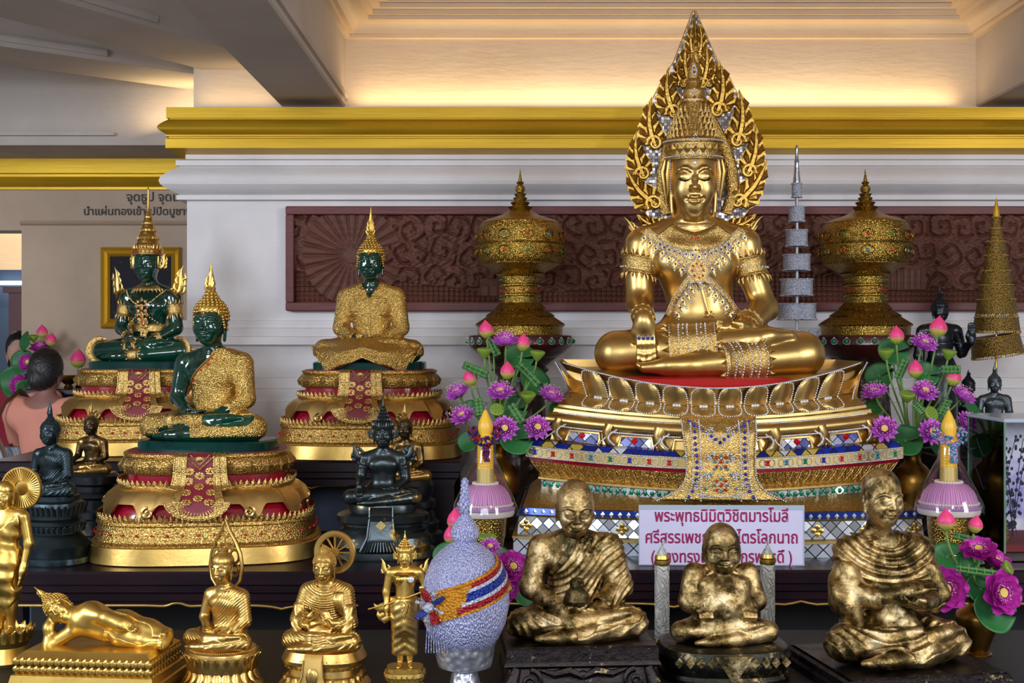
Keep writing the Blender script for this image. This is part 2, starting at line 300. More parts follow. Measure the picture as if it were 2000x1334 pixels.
def _ico(n):
    import bmesh
    b=bmesh.new(); bmesh.ops.create_icosphere(b,subdivisions=n,radius=1); V=np.array([v.co[:] for v in b.verts]); Q=[tuple(v.index for v in f.verts) for f in b.faces]; b.free(); return V,Q
ICO={n:_ico(n) for n in (1,2,3)}
class MB:
    def __init__(s): s.v=[]; s.f=[]; s.mi=[]; s.cur=0; s.M=None
    def add(s,V,Q):
        V=[Vector(v) for v in V]
        if s.M is not None: V=[s.M@v for v in V]
        o=len(s.v); s.v.extend(V); s.f.extend([tuple(i+o for i in q) for q in Q]); s.mi.extend([s.cur]*len(Q)); return s
    def box(s,lo,hi):
        x0,y0,z0=lo; x1,y1,z1=hi
        return s.add([(x0,y0,z0),(x1,y0,z0),(x1,y1,z0),(x0,y1,z0),(x0,y0,z1),(x1,y0,z1),(x1,y1,z1),(x0,y1,z1)],[(0,3,2,1),(4,5,6,7),(0,1,5,4),(1,2,6,5),(2,3,7,6),(3,0,4,7)])
    def cbox(s,lo,hi,b=0.004):
        """box with chamfered edges"""
        x0,y0,z0=lo; x1,y1,z1=hi; b=min(b,(x1-x0)/2.1,(y1-y0)/2.1,(z1-z0)/2.1)
        r=[]
        for (i,z) in ((b,z0),(0,z0+b),(0,z1-b),(b,z1)):
            c=b
            r.append([(x0+i+c,y0+i,z),(x1-i-c,y0+i,z),(x1-i,y0+i+c,z),(x1-i,y1-i-c,z),(x1-i-c,y1-i,z),(x0+i+c,y1-i,z),(x0+i,y1-i-c,z),(x0+i,y0+i+c,z)])
        return s.loft(r,cap=True)
    def loft(s,rings,cap=True,closed=True,capb=None):
        n=len(rings[0]); V=[p for r in rings for p in r]; Q=[]
        for i in range(len(rings)-1):
            for j in range(n if closed else n-1):
                k=(j+1)%n; Q.append((i*n+j,i*n+k,(i+1)*n+k,(i+1)*n+j))
        if cap: Q.append(tuple(range((len(rings)-1)*n,len(rings)*n)))
        if cap if capb is None else capb: Q.append(tuple(reversed(range(n))))
        return s.add(V,Q)
    def lathe(s,prof,n=32,c=(0,0,0),sx=1,sy=1,flute=None,cap=True):
        rings=[]
        for r,z in prof:
            ring=[]
            for j in range(n):
                a=2*PI*j/n; q=r*(1+flute(a,z)) if flute else r
                ring.append((c[0]+q*cos(a)*sx,c[1]+q*sin(a)*sy,c[2]+z))
            rings.append(ring)
        return s.loft(rings,cap)
    def sphere(s,c,r,n=2,sz=1.0):
        V,Q=ICO[n]; r=r if hasattr(r,'__len__') else (r,r,r*sz)
        return s.add([(c[0]+v[0]*r[0],c[1]+v[1]*r[1],c[2]+v[2]*r[2]) for v in V],Q)
    def tube(s,pts,rad,n=8,flat=1.0,up=None,cap=True):
        pts=[Vector(p) for p in pts]; m=len(pts); rad=rad if hasattr(rad,'__len__') else [rad]*m; rings=[]; u=None
        for i,p in enumerate(pts):
            t=(pts[min(i+1,m-1)]-pts[max(i-1,0)]); t=t.normalized() if t.length>1e-9 else Vector((0,0,1))
            if u is None:
                u=Vector(up) if up is not None else (Vector((0,0,1)) if abs(t.z)<0.9 else Vector((0,1,0)))
            u=(u-t*u.dot(t)); u=u.normalized() if u.length>1e-6 else t.orthogonal().normalized()
            w=t.cross(u); r=max(rad[i],1e-5)
            rings.append([p+w*(r*cos(2*PI*j/n))+u*(r*flat*sin(2*PI*j/n)) for j in range(n)])
        return s.loft(rings,cap)
    def prism(s,poly,y0,y1,axis='y'):
        n=len(poly)
        if axis=='y': a=[(p[0],y0,p[1]) for p in poly]; b=[(p[0],y1,p[1]) for p in poly]
        elif axis=='z': a=[(p[0],p[1],y0) for p in poly]; b=[(p[0],p[1],y1) for p in poly]
        else: a=[(y0,p[0],p[1]) for p in poly]; b=[(y1,p[0],p[1]) for p in poly]
        return s.add(a+b,[tuple(range(n)),tuple(reversed(range(n,2*n)))]+[(j,j+n,(j+1)%n+n,(j+1)%n) for j in range(n)])
    def mesh(s,V,Q): return s.add(V,[tuple(int(i) for i in q) for q in Q])
    def build(s,name,m,parent=None,smooth=True,label=None,flat=0.6,mats=None):
        import bmesh
        o=link_mesh(name,np.array([v[:] for v in s.v]),s.f,m,parent,smooth,mats=mats,mi=s.mi if mats else None,label=label)
        b=bmesh.new(); b.from_mesh(o.data); bmesh.ops.recalc_face_normals(b,faces=b.faces); b.to_mesh(o.data); b.free()
        if smooth and flat: o.data.set_sharp_from_angle(angle=flat)
        return o
def beads_np(P,R,n=1,sz=None):
    """many small balls as arrays"""
    V,Q=ICO[n]; P=np.asarray(P,float).reshape(-1,3); R=np.broadcast_to(np.asarray(R,float).reshape(-1,1,1) if np.ndim(R) else R,(len(P),1,1)); k=len(V)
    VV=V[None]*R
    if sz is not None: VV=VV*np.asarray(sz)[None,None,:]
    VV=VV+P[:,None,:]; QQ=(np.array(Q)[None]+(np.arange(len(P))*k)[:,None,None]).reshape(-1,3)
    return VV.reshape(-1,3),QQ
def beads(name,P,R,m,parent,n=1,label=None,sz=None):
    V,Q=beads_np(P,R,n,sz); return link_mesh(name,V,Q,m,parent,True,label=label)
def resample(pts,step):
    P=np.asarray(pts,float); d=np.r_[0,np.cumsum(np.linalg.norm(np.diff(P,axis=0),axis=1))]; n=max(2,int(d[-1]/step)+1); t=np.linspace(0,d[-1],n)
    return np.stack([np.interp(t,d,P[:,i]) for i in range(P.shape[1])],1)
def arc(c,r,a0,a1,n=12,plane='xz',y=0.0):
    o=[]
    for i in range(n):
        a=a0+(a1-a0)*i/(n-1); o.append((c[0]+r*cos(a),y,c[1]+r*sin(a)) if plane=='xz' else (c[0]+r*cos(a),c[1]+r*sin(a),y))
    return o
# ------------------------------------------------------------------ sculpting field: smooth unions meshed into one surface
def _arr(p): return np.asarray(p,dtype=F)
class Field:
    def __init__(s,lo,hi,vox,pad=0.02):
        s.v=float(vox); s.lo=_arr(lo); n=[int(math.ceil((hi[i]-lo[i])/vox))+1 for i in range(3)]; s.n=n; s.pad=pad
        s.ax=[(lo[i]+vox*np.arange(n[i])).astype(F) for i in range(3)]; s.d=np.full(n,1.0,F)
        s.R=np.eye(3); s.o=np.zeros(3); s.s=1.0
    def frame(s,o=(0,0,0),R=None,sc=1.0): s.o=np.array(o,float); s.R=np.eye(3) if R is None else np.array(R); s.s=sc
    def T(s,p): return s.R@(np.array(p,float)*s.s)+s.o
    def sub(s,lo,hi):
        sl=[]
        for i in range(3):
            a=max(0,int(math.floor((lo[i]-s.lo[i])/s.v))); b=min(s.n[i],int(math.ceil((hi[i]-s.lo[i])/s.v))+1)
            if b<=a: return None
            sl.append(slice(a,b))
        return tuple(sl),s.ax[0][sl[0]][:,None,None],s.ax[1][sl[1]][None,:,None],s.ax[2][sl[2]][None,None,:]
    def comb(s,sl,d,k,op):
        f=s.d[sl]
        if op=='u':
            if k>0: h=np.maximum(k-np.abs(f-d),0)/k; s.d[sl]=np.minimum(f,d)-h*h*k*0.25
            else: s.d[sl]=np.minimum(f,d)
        else:
            d=-d
            if k>0: h=np.maximum(k-np.abs(f-d),0)/k; s.d[sl]=np.maximum(f,d)+h*h*k*0.25
            else: s.d[sl]=np.maximum(f,d)
    def cap(s,a,b,ra,rb=None,k=0.03,op='u',sq=None):
        """tapered capsule; sq=(dir,factor) flattens it along a world direction"""
        a=s.T(a); b=s.T(b); ra=ra*s.s; rb=ra if rb is None else rb*s.s; k=k*s.s; m=k+max(ra,rb)+s.pad
        r=s.sub(np.minimum(a,b)-m,np.maximum(a,b)+m)
        if r is None: return s
        sl,x,y,z=r; ab=(b-a).astype(F); L=float(ab@ab)+1e-12
        px,py,pz=x-F(a[0]),y-F(a[1]),z-F(a[2])
        t=np.clip((px*ab[0]+py*ab[1]+pz*ab[2])/F(L),0,1)
        qx,qy,qz=px-t*ab[0],py-t*ab[1],pz-t*ab[2]
        if sq is not None:
            u=s.R@np.array(sq[0],float); u=u/np.linalg.norm(u); fct=sq[1]; dt=(qx*u[0]+qy*u[1]+qz*u[2])*(1/fct-1)
            qx,qy,qz=qx+dt*u[0],qy+dt*u[1],qz+dt*u[2]
        d=np.sqrt(qx*qx+qy*qy+qz*qz)-(ra+(rb-ra)*t)
        s.comb(sl,d.astype(F),F(k),op); return s
    def chain(s,P,R,k=0.02,op='u',sq=None):
        R=R if hasattr(R,'__len__') else [R]*len(P)
        for i in range(len(P)-1): s.cap(P[i],P[i+1],R[i],R[i+1],k,op,sq)
        return s
    def ell(s,c,r,k=0.03,op='u',rot=None):
        c=s.T(c); r=np.array(r if hasattr(r,'__len__') else (r,)*3,float)*s.s; k=k*s.s; M=s.R if rot is None else s.R@np.array(rot)
        ext=np.sqrt(((M*r[None,:])**2).sum(1))+k+s.pad
        q=s.sub(c-ext,c+ext)
        if q is None: return s
        sl,x,y,z=q; px,py,pz=x-F(c[0]),y-F(c[1]),z-F(c[2])
        l=[px*F(M[0,i])+py*F(M[1,i])+pz*F(M[2,i]) for i in range(3)]
        k0=np.sqrt(sum((l[i]/F(r[i]))**2 for i in range(3))); k1=np.sqrt(sum((l[i]/F(r[i]**2))**2 for i in range(3)))
        d=k0*(k0-1)/np.maximum(k1,1e-6); d=np.where(k0<0.05,-F(min(r)),d)
        s.comb(sl,d.astype(F),F(k),op); return s
    def box(s,c,h,rad=0.005,k=0.01,op='u',rot=None):
        c=s.T(c); h=np.array(h,float)*s.s; rad=rad*s.s; k=k*s.s; M=s.R if rot is None else s.R@np.array(rot)
        ext=np.abs(M)@h+k+rad+s.pad; q=s.sub(c-ext,c+ext)
        if q is None: return s
        sl,x,y,z=q; px,py,pz=x-F(c[0]),y-F(c[1]),z-F(c[2])
        l=[np.abs(px*F(M[0,i])+py*F(M[1,i])+pz*F(M[2,i]))-F(h[i]-rad) for i in range(3)]
        d=np.sqrt(sum(np.maximum(v,0)**2 for v in l))+np.minimum(np.maximum(np.maximum(l[0],l[1]),l[2]),0)-rad
        s.comb(sl,d.astype(F),F(k),op); return s
    def disp(s,fn,lo=None,hi=None):
        """add fn(x,y,z) to the distance (positive carves) in a box"""
        q=s.sub(lo if lo is not None else s.lo,hi if hi is not None else s.lo+s.v*np.array(s.n))
        if q is None: return s
        sl,x,y,z=q; s.d[sl]=s.d[sl]+fn(x,y,z).astype(F); return s
    def clone(s):
        g=Field.__new__(Field); g.__dict__.update(s.__dict__); g.d=s.d.copy(); return g
    def coords(s): return s.ax[0][:,None,None],s.ax[1][None,:,None],s.ax[2][None,None,:]
    def shell(s,off,region,disp=None,thick=None,k=0.004):
        """a garment: the body swelled by off, kept where region(x,y,z)<0"""
        g=s.clone(); x,y,z=g.coords(); d=g.d-F(off)
        if disp is not None: d=d+disp(x,y,z).astype(F)
        rg=region(x,y,z).astype(F)
        h=np.maximum(k-np.abs(d-rg),0)/k; g.d=np.maximum(d,rg)+h*h*k*0.25
        if thick is not None: g.d=np.maximum(g.d,-(s.d+F(thick)))
        return g
    def front(s,xz,off=0.0,sm=2):
        """points on the frontmost surface above (x,z) pairs, pushed forward by off"""
        xz=np.asarray(xz,float).reshape(-1,2); out=[]
        for x,z in xz:
            i=int(np.clip(round((x-s.lo[0])/s.v),0,s.n[0]-1)); k=int(np.clip(round((z-s.lo[2])/s.v),0,s.n[2]-1)); c=s.d[i,:,k]; w=np.nonzero(c<0)[0]
            if len(w)==0: out.append(np.nan); continue
            j=w[0]; t=0 if j==0 else c[j-1]/(c[j-1]-c[j]); out.append(s.lo[1]+(j-1+t)*s.v)
        y=np.array(out); ok=~np.isnan(y)
        if not ok.all(): y=np.interp(np.arange(len(y)),np.nonzero(ok)[0],y[ok]) if ok.any() else np.zeros(len(y))
        for _ in range(sm):
            if len(y)>2: y[1:-1]=np.minimum(y[1:-1],(y[:-2]+y[1:-1]*2+y[2:])/4)
        return np.stack([xz[:,0],y-off,xz[:,1]],1)
    def mesh(s,smooth=1):
        f=s.d.copy(); f[0]=f[-1]=1; f[:,0]=f[:,-1]=1; f[:,:,0]=f[:,:,-1]=1
        ins=f<0; n=f.shape
        c=np.zeros([m-1 for m in n],np.uint8)
        for i in (0,1):
            for j in (0,1):
                for k in (0,1): c+=ins[i:n[0]-1+i,j:n[1]-1+j,k:n[2]-1+k]
        act=np.nonzero((c>0)&(c<8)); N=len(act[0]); vid=np.full(c.shape,-1,np.int32); vid[act]=np.arange(N)
        pos=np.zeros((N,3)); cnt=np.zeros(N); ai,aj,ak=act
        cor={(i,j,k):f[ai+i,aj+j,ak+k].astype(float) for i in(0,1) for j in(0,1) for k in(0,1)}
        for ax in range(3):
            for u in (0,1):
                for v in (0,1):
                    a=[u,v]; a.insert(ax,0); b=[u,v]; b.insert(ax,1)
                    fa=cor[tuple(a)]; fb=cor[tuple(b)]; m=(fa<0)!=(fb<0); t=np.where(m,fa/np.where(m,fa-fb,1),0)
                    P=np.zeros((N,3)); P[:]=a; P[:,ax]=t; pos[m]+=P[m]; cnt[m]+=1
        pos/=cnt[:,None]; base=np.stack(act,1); V=(base+pos)*s.v+s.lo
        quads=[]
        for ax in range(3):
            a=[slice(1,-1)]*3; b=[slice(1,-1)]*3; a[ax]=slice(0,-1); b[ax]=slice(1,None)
            A=ins[tuple(a)]; B=ins[tuple(b)]; e=np.nonzero(A!=B)
            idx=[e[i]+(0 if i==ax else 1) for i in range(3)]; o=[i for i in range(3) if i!=ax]
            def cell(du,dv):
                q=list(idx); q[o[0]]=q[o[0]]-du; q[o[1]]=q[o[1]]-dv; return vid[tuple(q)]
            q=np.stack([cell(1,1),cell(0,1),cell(0,0),cell(1,0)],1); flip=A[e]
            if ax==1: flip=~flip
            q[~flip]=q[~flip][:,::-1]; quads.append(q)
        Q=np.concatenate(quads)
        for _ in range(smooth):
            S=np.zeros_like(V); C=np.zeros(len(V))
            for i in range(4):
                for j in (1,3):
                    S+=np.stack([np.bincount(Q[:,i],weights=V[Q[:,(i+j)%4],k],minlength=len(V)) for k in range(3)],1); C+=np.bincount(Q[:,i],minlength=len(V))
            V=V*0.5+0.5*S/np.maximum(C,1)[:,None]
        return V,Q
    def build(s,name,m,parent=None,smooth=1,label=None):
        V,Q=s.mesh(smooth); return link_mesh(name,V,Q,m,parent,True,label=label)
def rotm(ax,a):
    return np.array(Matrix.Rotation(a,3,ax))
# ------------------------------------------------------------------ figures
def head(f,c,a,tilt=0.0,yaw=0.0,ears=1.0,jaw=1.0,round_=1.0,nose=1.0,smile=1.0,old=0.0,tall=1.10):
    """a head in units of its half face width a, facing -y; c is its middle"""
    R0,o0,s0=f.R,f.o,f.s
    R=R0@rotm('Z',yaw)@rotm('X',tilt); f.frame(f.T(c),R,s0*a)
    def E(c,r,*k,**q): f.ell((c[0],c[1],c[2]*tall),(r[0],r[1],r[2]*tall),*k,**q)
    def C(P,*k,**q): f.chain([(p[0],p[1],p[2]*tall) for p in P],*k,**q)
    E((0,.18,.30),(1.02,1.16,1.16),.1); E((0,-.10,-.35),(.90*round_,.94,1.02*jaw),.35); E((0,-.56,-1.04*jaw),(.45,.36,.30),.35)
    for s in (-1,1):
        E((s*.48,-.62,-.45),(.36,.30,.38),.3)
        C([(s*.08,-1.00,.04),(s*.18,-1.02,.17),(s*.34,-.99,.25),(s*.52,-.93,.265),(s*.70,-.82,.20),(s*.85,-.66,.06)],[.035,.042,.045,.045,.04,.03],.10)
        E((s*.43,-.85,-.03),(.28,.17,.18),.06)
        C([(s*.16,-1.03,-.09),(s*.30,-1.06,-.145),(s*.45,-1.06,-.165),(s*.60,-.98,-.14),(s*.74,-.86,-.07)],[.022,.034,.038,.034,.022],.03,'s')
        C([(s*.20,-1.02,.07),(s*.42,-1.03,.125),(s*.66,-.88,.08)],[.018,.022,.018],.05,'s')
        E((s*.98,.16,-.10),(.13,.27,.44),.08); E((s*1.09,.10,-.02),(.06,.13,.26),.04,'s')
        if ears>0: C([(s*1.0,.15,-.42),(s*(1.0-.04*ears),.12,-.42-.62*ears)],[.15,.14],.08,sq=((1,0,0),.7))
        E((s*.14,-1.10,-.43),(.11,.11,.09),.08)
        E((s*.36,-.90,-.76),(.07,.06,.06),.08,'s')
        if old>0:
            C([(s*.28,-1.02,-.45),(s*.46,-.92,-.68),(s*.46,-.84,-.95)],.045*old,.08,'s'); C([(s*.2,-1.04,-.30),(s*.45,-1.0,-.34),(s*.66,-.86,-.24)],.03,.06,'s')
    C([(0,-.98,.14),(0,-1.08,-.1),(0,-1.24*nose,-.40)],[.075,.09,.125],.10)
    C([(-.30,-.95,-.725+.02*smile),(-.13,-1.04,-.705),(0,-1.045,-.725),(.13,-1.04,-.705),(.30,-.95,-.725+.02*smile)],[.03,.06,.06,.06,.03],.06)
    C([(-.20,-.97,-.845),(0,-1.01,-.875),(.20,-.97,-.845)],[.04,.07,.04],.06)
    C([(-.32,-1.0,-.76+.02*smile),(0,-1.11,-.79),(.32,-1.0,-.76+.02*smile)],.022,.03,'s')
    E((0,-1.08,-.58),(.05,.05,.10),.05,'s')
    f.frame(o0,R0,s0)
def hand(f,w,d,n,L=.17,curl=.25,side=1,thumb=.7,rel=None,k=.008,spread=1.0):
    """palm and five fingers: from wrist w along d, the palm faces n; side=+1 puts the thumb on the d x n side"""
    w=np.array(w,float); d=np.array(d,float); d/=np.linalg.norm(d); n=np.array(n,float); n-=d*(n@d); n/=np.linalg.norm(n); t=np.cross(d,n)*side
    pw=.20*L; M=np.stack([d,t,n],1)
    f.box(w+d*.30*L,(.27*L,.23*L,.085*L),.07*L,.012,rot=M)
    f.cap(w-d*.1*L,w+d*.12*L,.155*L,.17*L,.03)
    for i,(o,l) in enumerate(((.17,.88),(.057,1.0),(-.057,.95),(-.165,.78))):
        c=curl if rel is None else rel[i]
        b=w+d*.52*L+t*o*L; l1,l2,l3=.21*L*l,.15*L*l,.12*L*l; a=c*.5; p=b; P=[b-d*.06*L]
        for sl,da in ((l1,c*.6),(l2,c),(l3,c*.8)):
            P.append(p); p=p+(d*cos(a)+n*sin(a)+t*o*.35*spread)*sl; a+=da
        P.append(p); f.chain(P,[.058*L,.056*L,.052*L,.048*L,.040*L],k)
    b=w+d*.10*L+t*.18*L; m=b+(d*.6+t*.62*thumb+n*.25)*.22*L; e=m+(d*.9+t*.18*thumb+n*.2)*.2*L
    f.chain([b,m,e],[.085*L,.068*L,.05*L],.02)
POSE=dict(
 earth=dict(R=[(-.245,.08,.572),(-.285,.05,.325),(-.285,-.14,.245)],L=[(.245,.08,.572),(.285,.06,.31),(.165,-.11,.215)]),
 lap=dict(R=[(-.240,.08,.572),(-.282,.05,.31),(-.115,-.13,.215)],L=[(.240,.08,.572),(.282,.05,.31),(.135,-.12,.20)]),
 teach=dict(R=[(-.240,.08,.572),(-.295,-.02,.30),(-.10,-.17,.365)],L=[(.240,.08,.572),(.295,-.02,.28),(.14,-.16,.30)]),
)
def legs(f,r=.085,wide=1.0,feet=True,robe=False):
    for s in (-1,1): f.cap((s*.12,.10,.12),(s*.40*wide,-.09,.100),.125,.092,.05)
    # shank of the viewer's left leg lies on top, sole up on the far thigh
    f.chain([(-.405*wide,-.10,.098),(-.05,-.195,.125),(.17,-.205,.155)],[.092,.075,.052],.03)
    f.chain([(.405*wide,-.10,.090),(.08,-.245,.062),(-.12,-.28,.048)],[.090,.066,.047],.03)
    if feet:
        f.chain([(.16,-.205,.155),(.24,-.19,.172),(.335,-.165,.178)],[.048,.043,.026],.03,sq=((0,0.2,1),.8))
        f.chain([(-.11,-.28,.048),(-.19,-.285,.046),(-.29,-.28,.040)],[.046,.043,.026],.03,sq=((0,0.2,1),.85))
def seated(f,pose='lap',head_c=(0,.03,.86),head_a=.103,sw=1.0,belly=0.0,neck=(.062,.068),hd={},wide=1.0,hands=True,arm_r=(.075,.062,.056,.042),tors=1.0,legr=.085,only=None,lean=0.0):
    P=POSE[pose] if isinstance(pose,str) else pose
    f.ell((0,.09,.13),(.24,.16,.13),.05); legs(f,legr,wide)
    f.ell((0,.09,.26),(.165*tors,.115,.18),.07); f.ell((0,-.02,.13),(.22,.14,.08),.05); f.ell((0,.085,.46),(.182*tors,.118,.17),.07)
    for s in (-1,1): f.ell((s*.09*tors,.015,.50),(.10,.06,.075),.06); f.cap((s*.08,.09,.63),(s*.205*sw,.09,.585),.075,.076,.06)
    f.cap((0,.085,.56),(0,.085,.62),.11,.075,.06)
    hc=np.array(head_c); f.cap((hc[0]*.6,.085,.60),(hc[0],hc[1]+.035,hc[2]-head_a*.7),neck[1],neck[0],.05)
    for z in (.3,.55): f.ell((hc[0]*.8,.07,.62+(hc[2]-1.32*head_a-.62)*z),(neck[0]*1.12,neck[0]*1.12,.006),.012)
    if belly: f.ell((0,.0,.25),(.2+belly*.3,.16+belly*.5,.17),.06)
    for k in 'RL':
        a,b,c=[np.array(v,float) for v in P[k]]; a=a*np.array([sw,1,1])
        f.cap(a,b,arm_r[0],arm_r[1],.04); f.cap(b,c,arm_r[2],arm_r[3],.03)
    head(f,head_c,head_a,**hd)
    if hands and isinstance(pose,str):
        if pose=='earth':
            hand(f,(-.285,-.225,.235),(0.03,-.06,-1),(0,1,-.1),.19,.06,-1,.5); f.cap((-.285,-.14,.25),(-.285,-.225,.24),.042,.04,.02)
            hand(f,(.165,-.12,.212),(-1,-.18,-.05),(0,.1,1),.185,.16,-1,.6)
        elif pose=='lap':
            hand(f,(.135,-.13,.198),(-1,-.12,-.04),(0,.05,1),.17,.16,-1,.5); hand(f,(-.115,-.14,.222),(1,-.12,-.04),(0,.05,1),.17,.16,1,.5)
        elif pose=='teach':
            hand(f,(-.09,-.175,.37),(.75,-.15,.62),(.35,-.6,-.2),.15,.55,1,.7); hand(f,(.13,-.165,.305),(-.9,-.12,.35),(-.1,.5,.8),.15,.6,-1,.6)
def fold_fn(lines,amp,width):
    """creases along polylines: list of (P0,P1) pairs in figure space"""
    def fn(x,y,z):
        r=np.zeros(np.broadcast_shapes(x.shape,y.shape,z.shape),F)
        for a,b in lines:
            a=_arr(a); b=_arr(b); ab=b-a; L=float(ab@ab); t=np.clip(((x-a[0])*ab[0]+(y-a[1])*ab[1]+(z-a[2])*ab[2])/L,0,1)
            q=(x-a[0]-t*ab[0])**2+(y-a[1]-t*ab[1])**2+(z-a[2]-t*ab[2])**2
            r+=F(amp)*np.exp(-q/F(width*width))
        return r
    return fn
def stripes(dirv,freq,amp,phase=0.0,warp=0.0):
    d=_arr(dirv); 
    def fn(x,y,z):
        return F(amp)*np.sin(F(freq)*(x*d[0]+y*d[1]+z*d[2])+F(warp)*np.sin(F(freq*.23)*(z+x))+F(phase))
    return fn
def curls(parent,c,a,m,rows=9,size=.15,top=1.9,name='hair_curls',tilt=0.0,yaw=0.0,front=.68,base=.34,domer=1.08,n=1,bump_r=.5):
    """rows of snail curls over the skull and its crown bump, in head units"""
    R=rotm('Z',yaw)@rotm('X',tilt); P=[]
    prof=[(domer,base-.25),(domer+.03,base),(domer*.97,base+.30),(domer*.84,base+.62),(domer*.66,base+.86),(bump_r,base+1.02),(bump_r*.86,base+1.22),(bump_r*.6,base+1.42),(bump_r*.3,base+1.56)]
    pr=resample([(r,0,z) for r,z in prof],size*1.35)
    for i,(r,_,z) in enumerate(pr):
        k=max(5,int(2*PI*r/(size*1.55)))
        for j in range(k):
            an=2*PI*(j+.5*(i%2))/k; x=r*cos(an); y=r*sin(an)*1.12
            # hairline: leave the face and the ears clear
            if y<-.25 and z<front-.30*abs(x): continue
            if z<-.05 and y<.1: continue
            P.append((x,y+.14,z))
    # nape
    for i in range(3):
        for j in range(9):
            an=PI*(.12+.76*j/8); P.append((1.02*cos(an),1.18*sin(an)+.05,base-.35-.28*i))
    for s in (-1,1):
        for i in range(5): P.append((s*(1.0+.02*i),-.22+.02*i,front-.42-.17*i))
    P=(np.array(P)*a)@R.T+np.array(c)
    V,Q=beads_np(P,size*a*.70,n,(1,1,1)); core=MB()
    core.M=Matrix(np.vstack([np.hstack([R*a,np.array(c).reshape(3,1)]),[0,0,0,1]]).tolist())
    core.lathe([(r*.99,z) for r,z in prof],32,(0,.14,0),1,1.12,flute=lambda an,z:-.22 if (sin(an)<-.2 and z<front-.28*abs(cos(an))-.08) else 0)
    o=len(V); V2=np.array([v[:] for v in core.v]); F2=[tuple(q) for q in Q.tolist()]+[tuple(i+o for i in q) for q in core.f]
    return link_mesh(name,np.vstack([V,V2]),F2,m,parent,True)
def flame(parent,c,h,w,m,name='flame_finial'):
    """tapering flame on a crown bump"""
    mb=MB()
    mb.lathe([(w*.9,0),(w,.06*h),(w*.75,.11*h),(w*.95,.17*h),(w*.7,.24*h),(w*.8,.32*h),(w*.55,.45*h),(w*.42,.60*h),(w*.24,.78*h),(w*.08,.95*h),(0.0005,h)],14,c,1,.8,flute=lambda a,z:.12*cos(5*a+z/h*9))
    for s in (-1,1):
        for k,(z0,l) in enumerate(((.08,.3),(.22,.28),(.36,.24))):
            mb.tube([(c[0]+s*w*.5,c[1]-w*.4,c[2]+z0*h),(c[0]+s*w*(.95-.15*k),c[1]-w*.5,c[2]+(z0+l*.4)*h),(c[0]+s*w*(.55-.1*k),c[1]-w*.3,c[2]+(z0+l)*h)],[w*.22,w*.2,w*.03],6)
    return mb.build(name,m,parent)
def dot_row(P,step): return resample(P,step)
# ------------------------------------------------------------------ the setting
YW=6.2
def zat(py,Y): return HZ+(HY-py)*Y/FPX
def sweep(prof,path,name,m,flat=0.5,capends=True):
    """profile of (out, z) run along a plan path; out is to the right of travel... mitred corners"""
    n=len(path); nor=[]
    for i in range(n):
        a=Vector(path[max(i-1,0)]); b=Vector(path[i]); c=Vector(path[min(i+1,n-1)])
        d1=(b-a).normalized() if i>0 else (c-b).normalized(); d2=(c-b).normalized() if i<n-1 else d1
        n1=Vector((-d1.y,d1.x)); n2=Vector((-d2.y,d2.x)); k=1/(1+n1.dot(n2)) if n1.dot(n2)>-.99 else 1
        nor.append((n1+n2)*k)
    mb=MB(); mb.loft([[(p[0]+q.x*o,p[1]+q.y*o,z) for o,z in prof] for p,q in zip(path,nor)],cap=capends)
    o=mb.build(name,m,flat=flat); return struct(o)
def lettering(name,txt,size,off,ext,m,align='LEFT'):
    c=bpy.data.curves.new(name,'FONT'); c.body=txt; c.size=size; c.extrude=ext; c.bevel_depth=off; c.bevel_resolution=0; c.align_x=align; o=bpy.data.objects.new(name,c); COL.objects.link(o); bpy.context.view_layer.update()
    me=bpy.data.meshes.new_from_object(o.evaluated_get(bpy.context.evaluated_depsgraph_get())); bpy.data.objects.remove(o); bpy.data.curves.remove(c); me.materials.clear(); me.materials.append(mat(m)); o=bpy.data.objects.new(name,me); COL.objects.link(o); return o
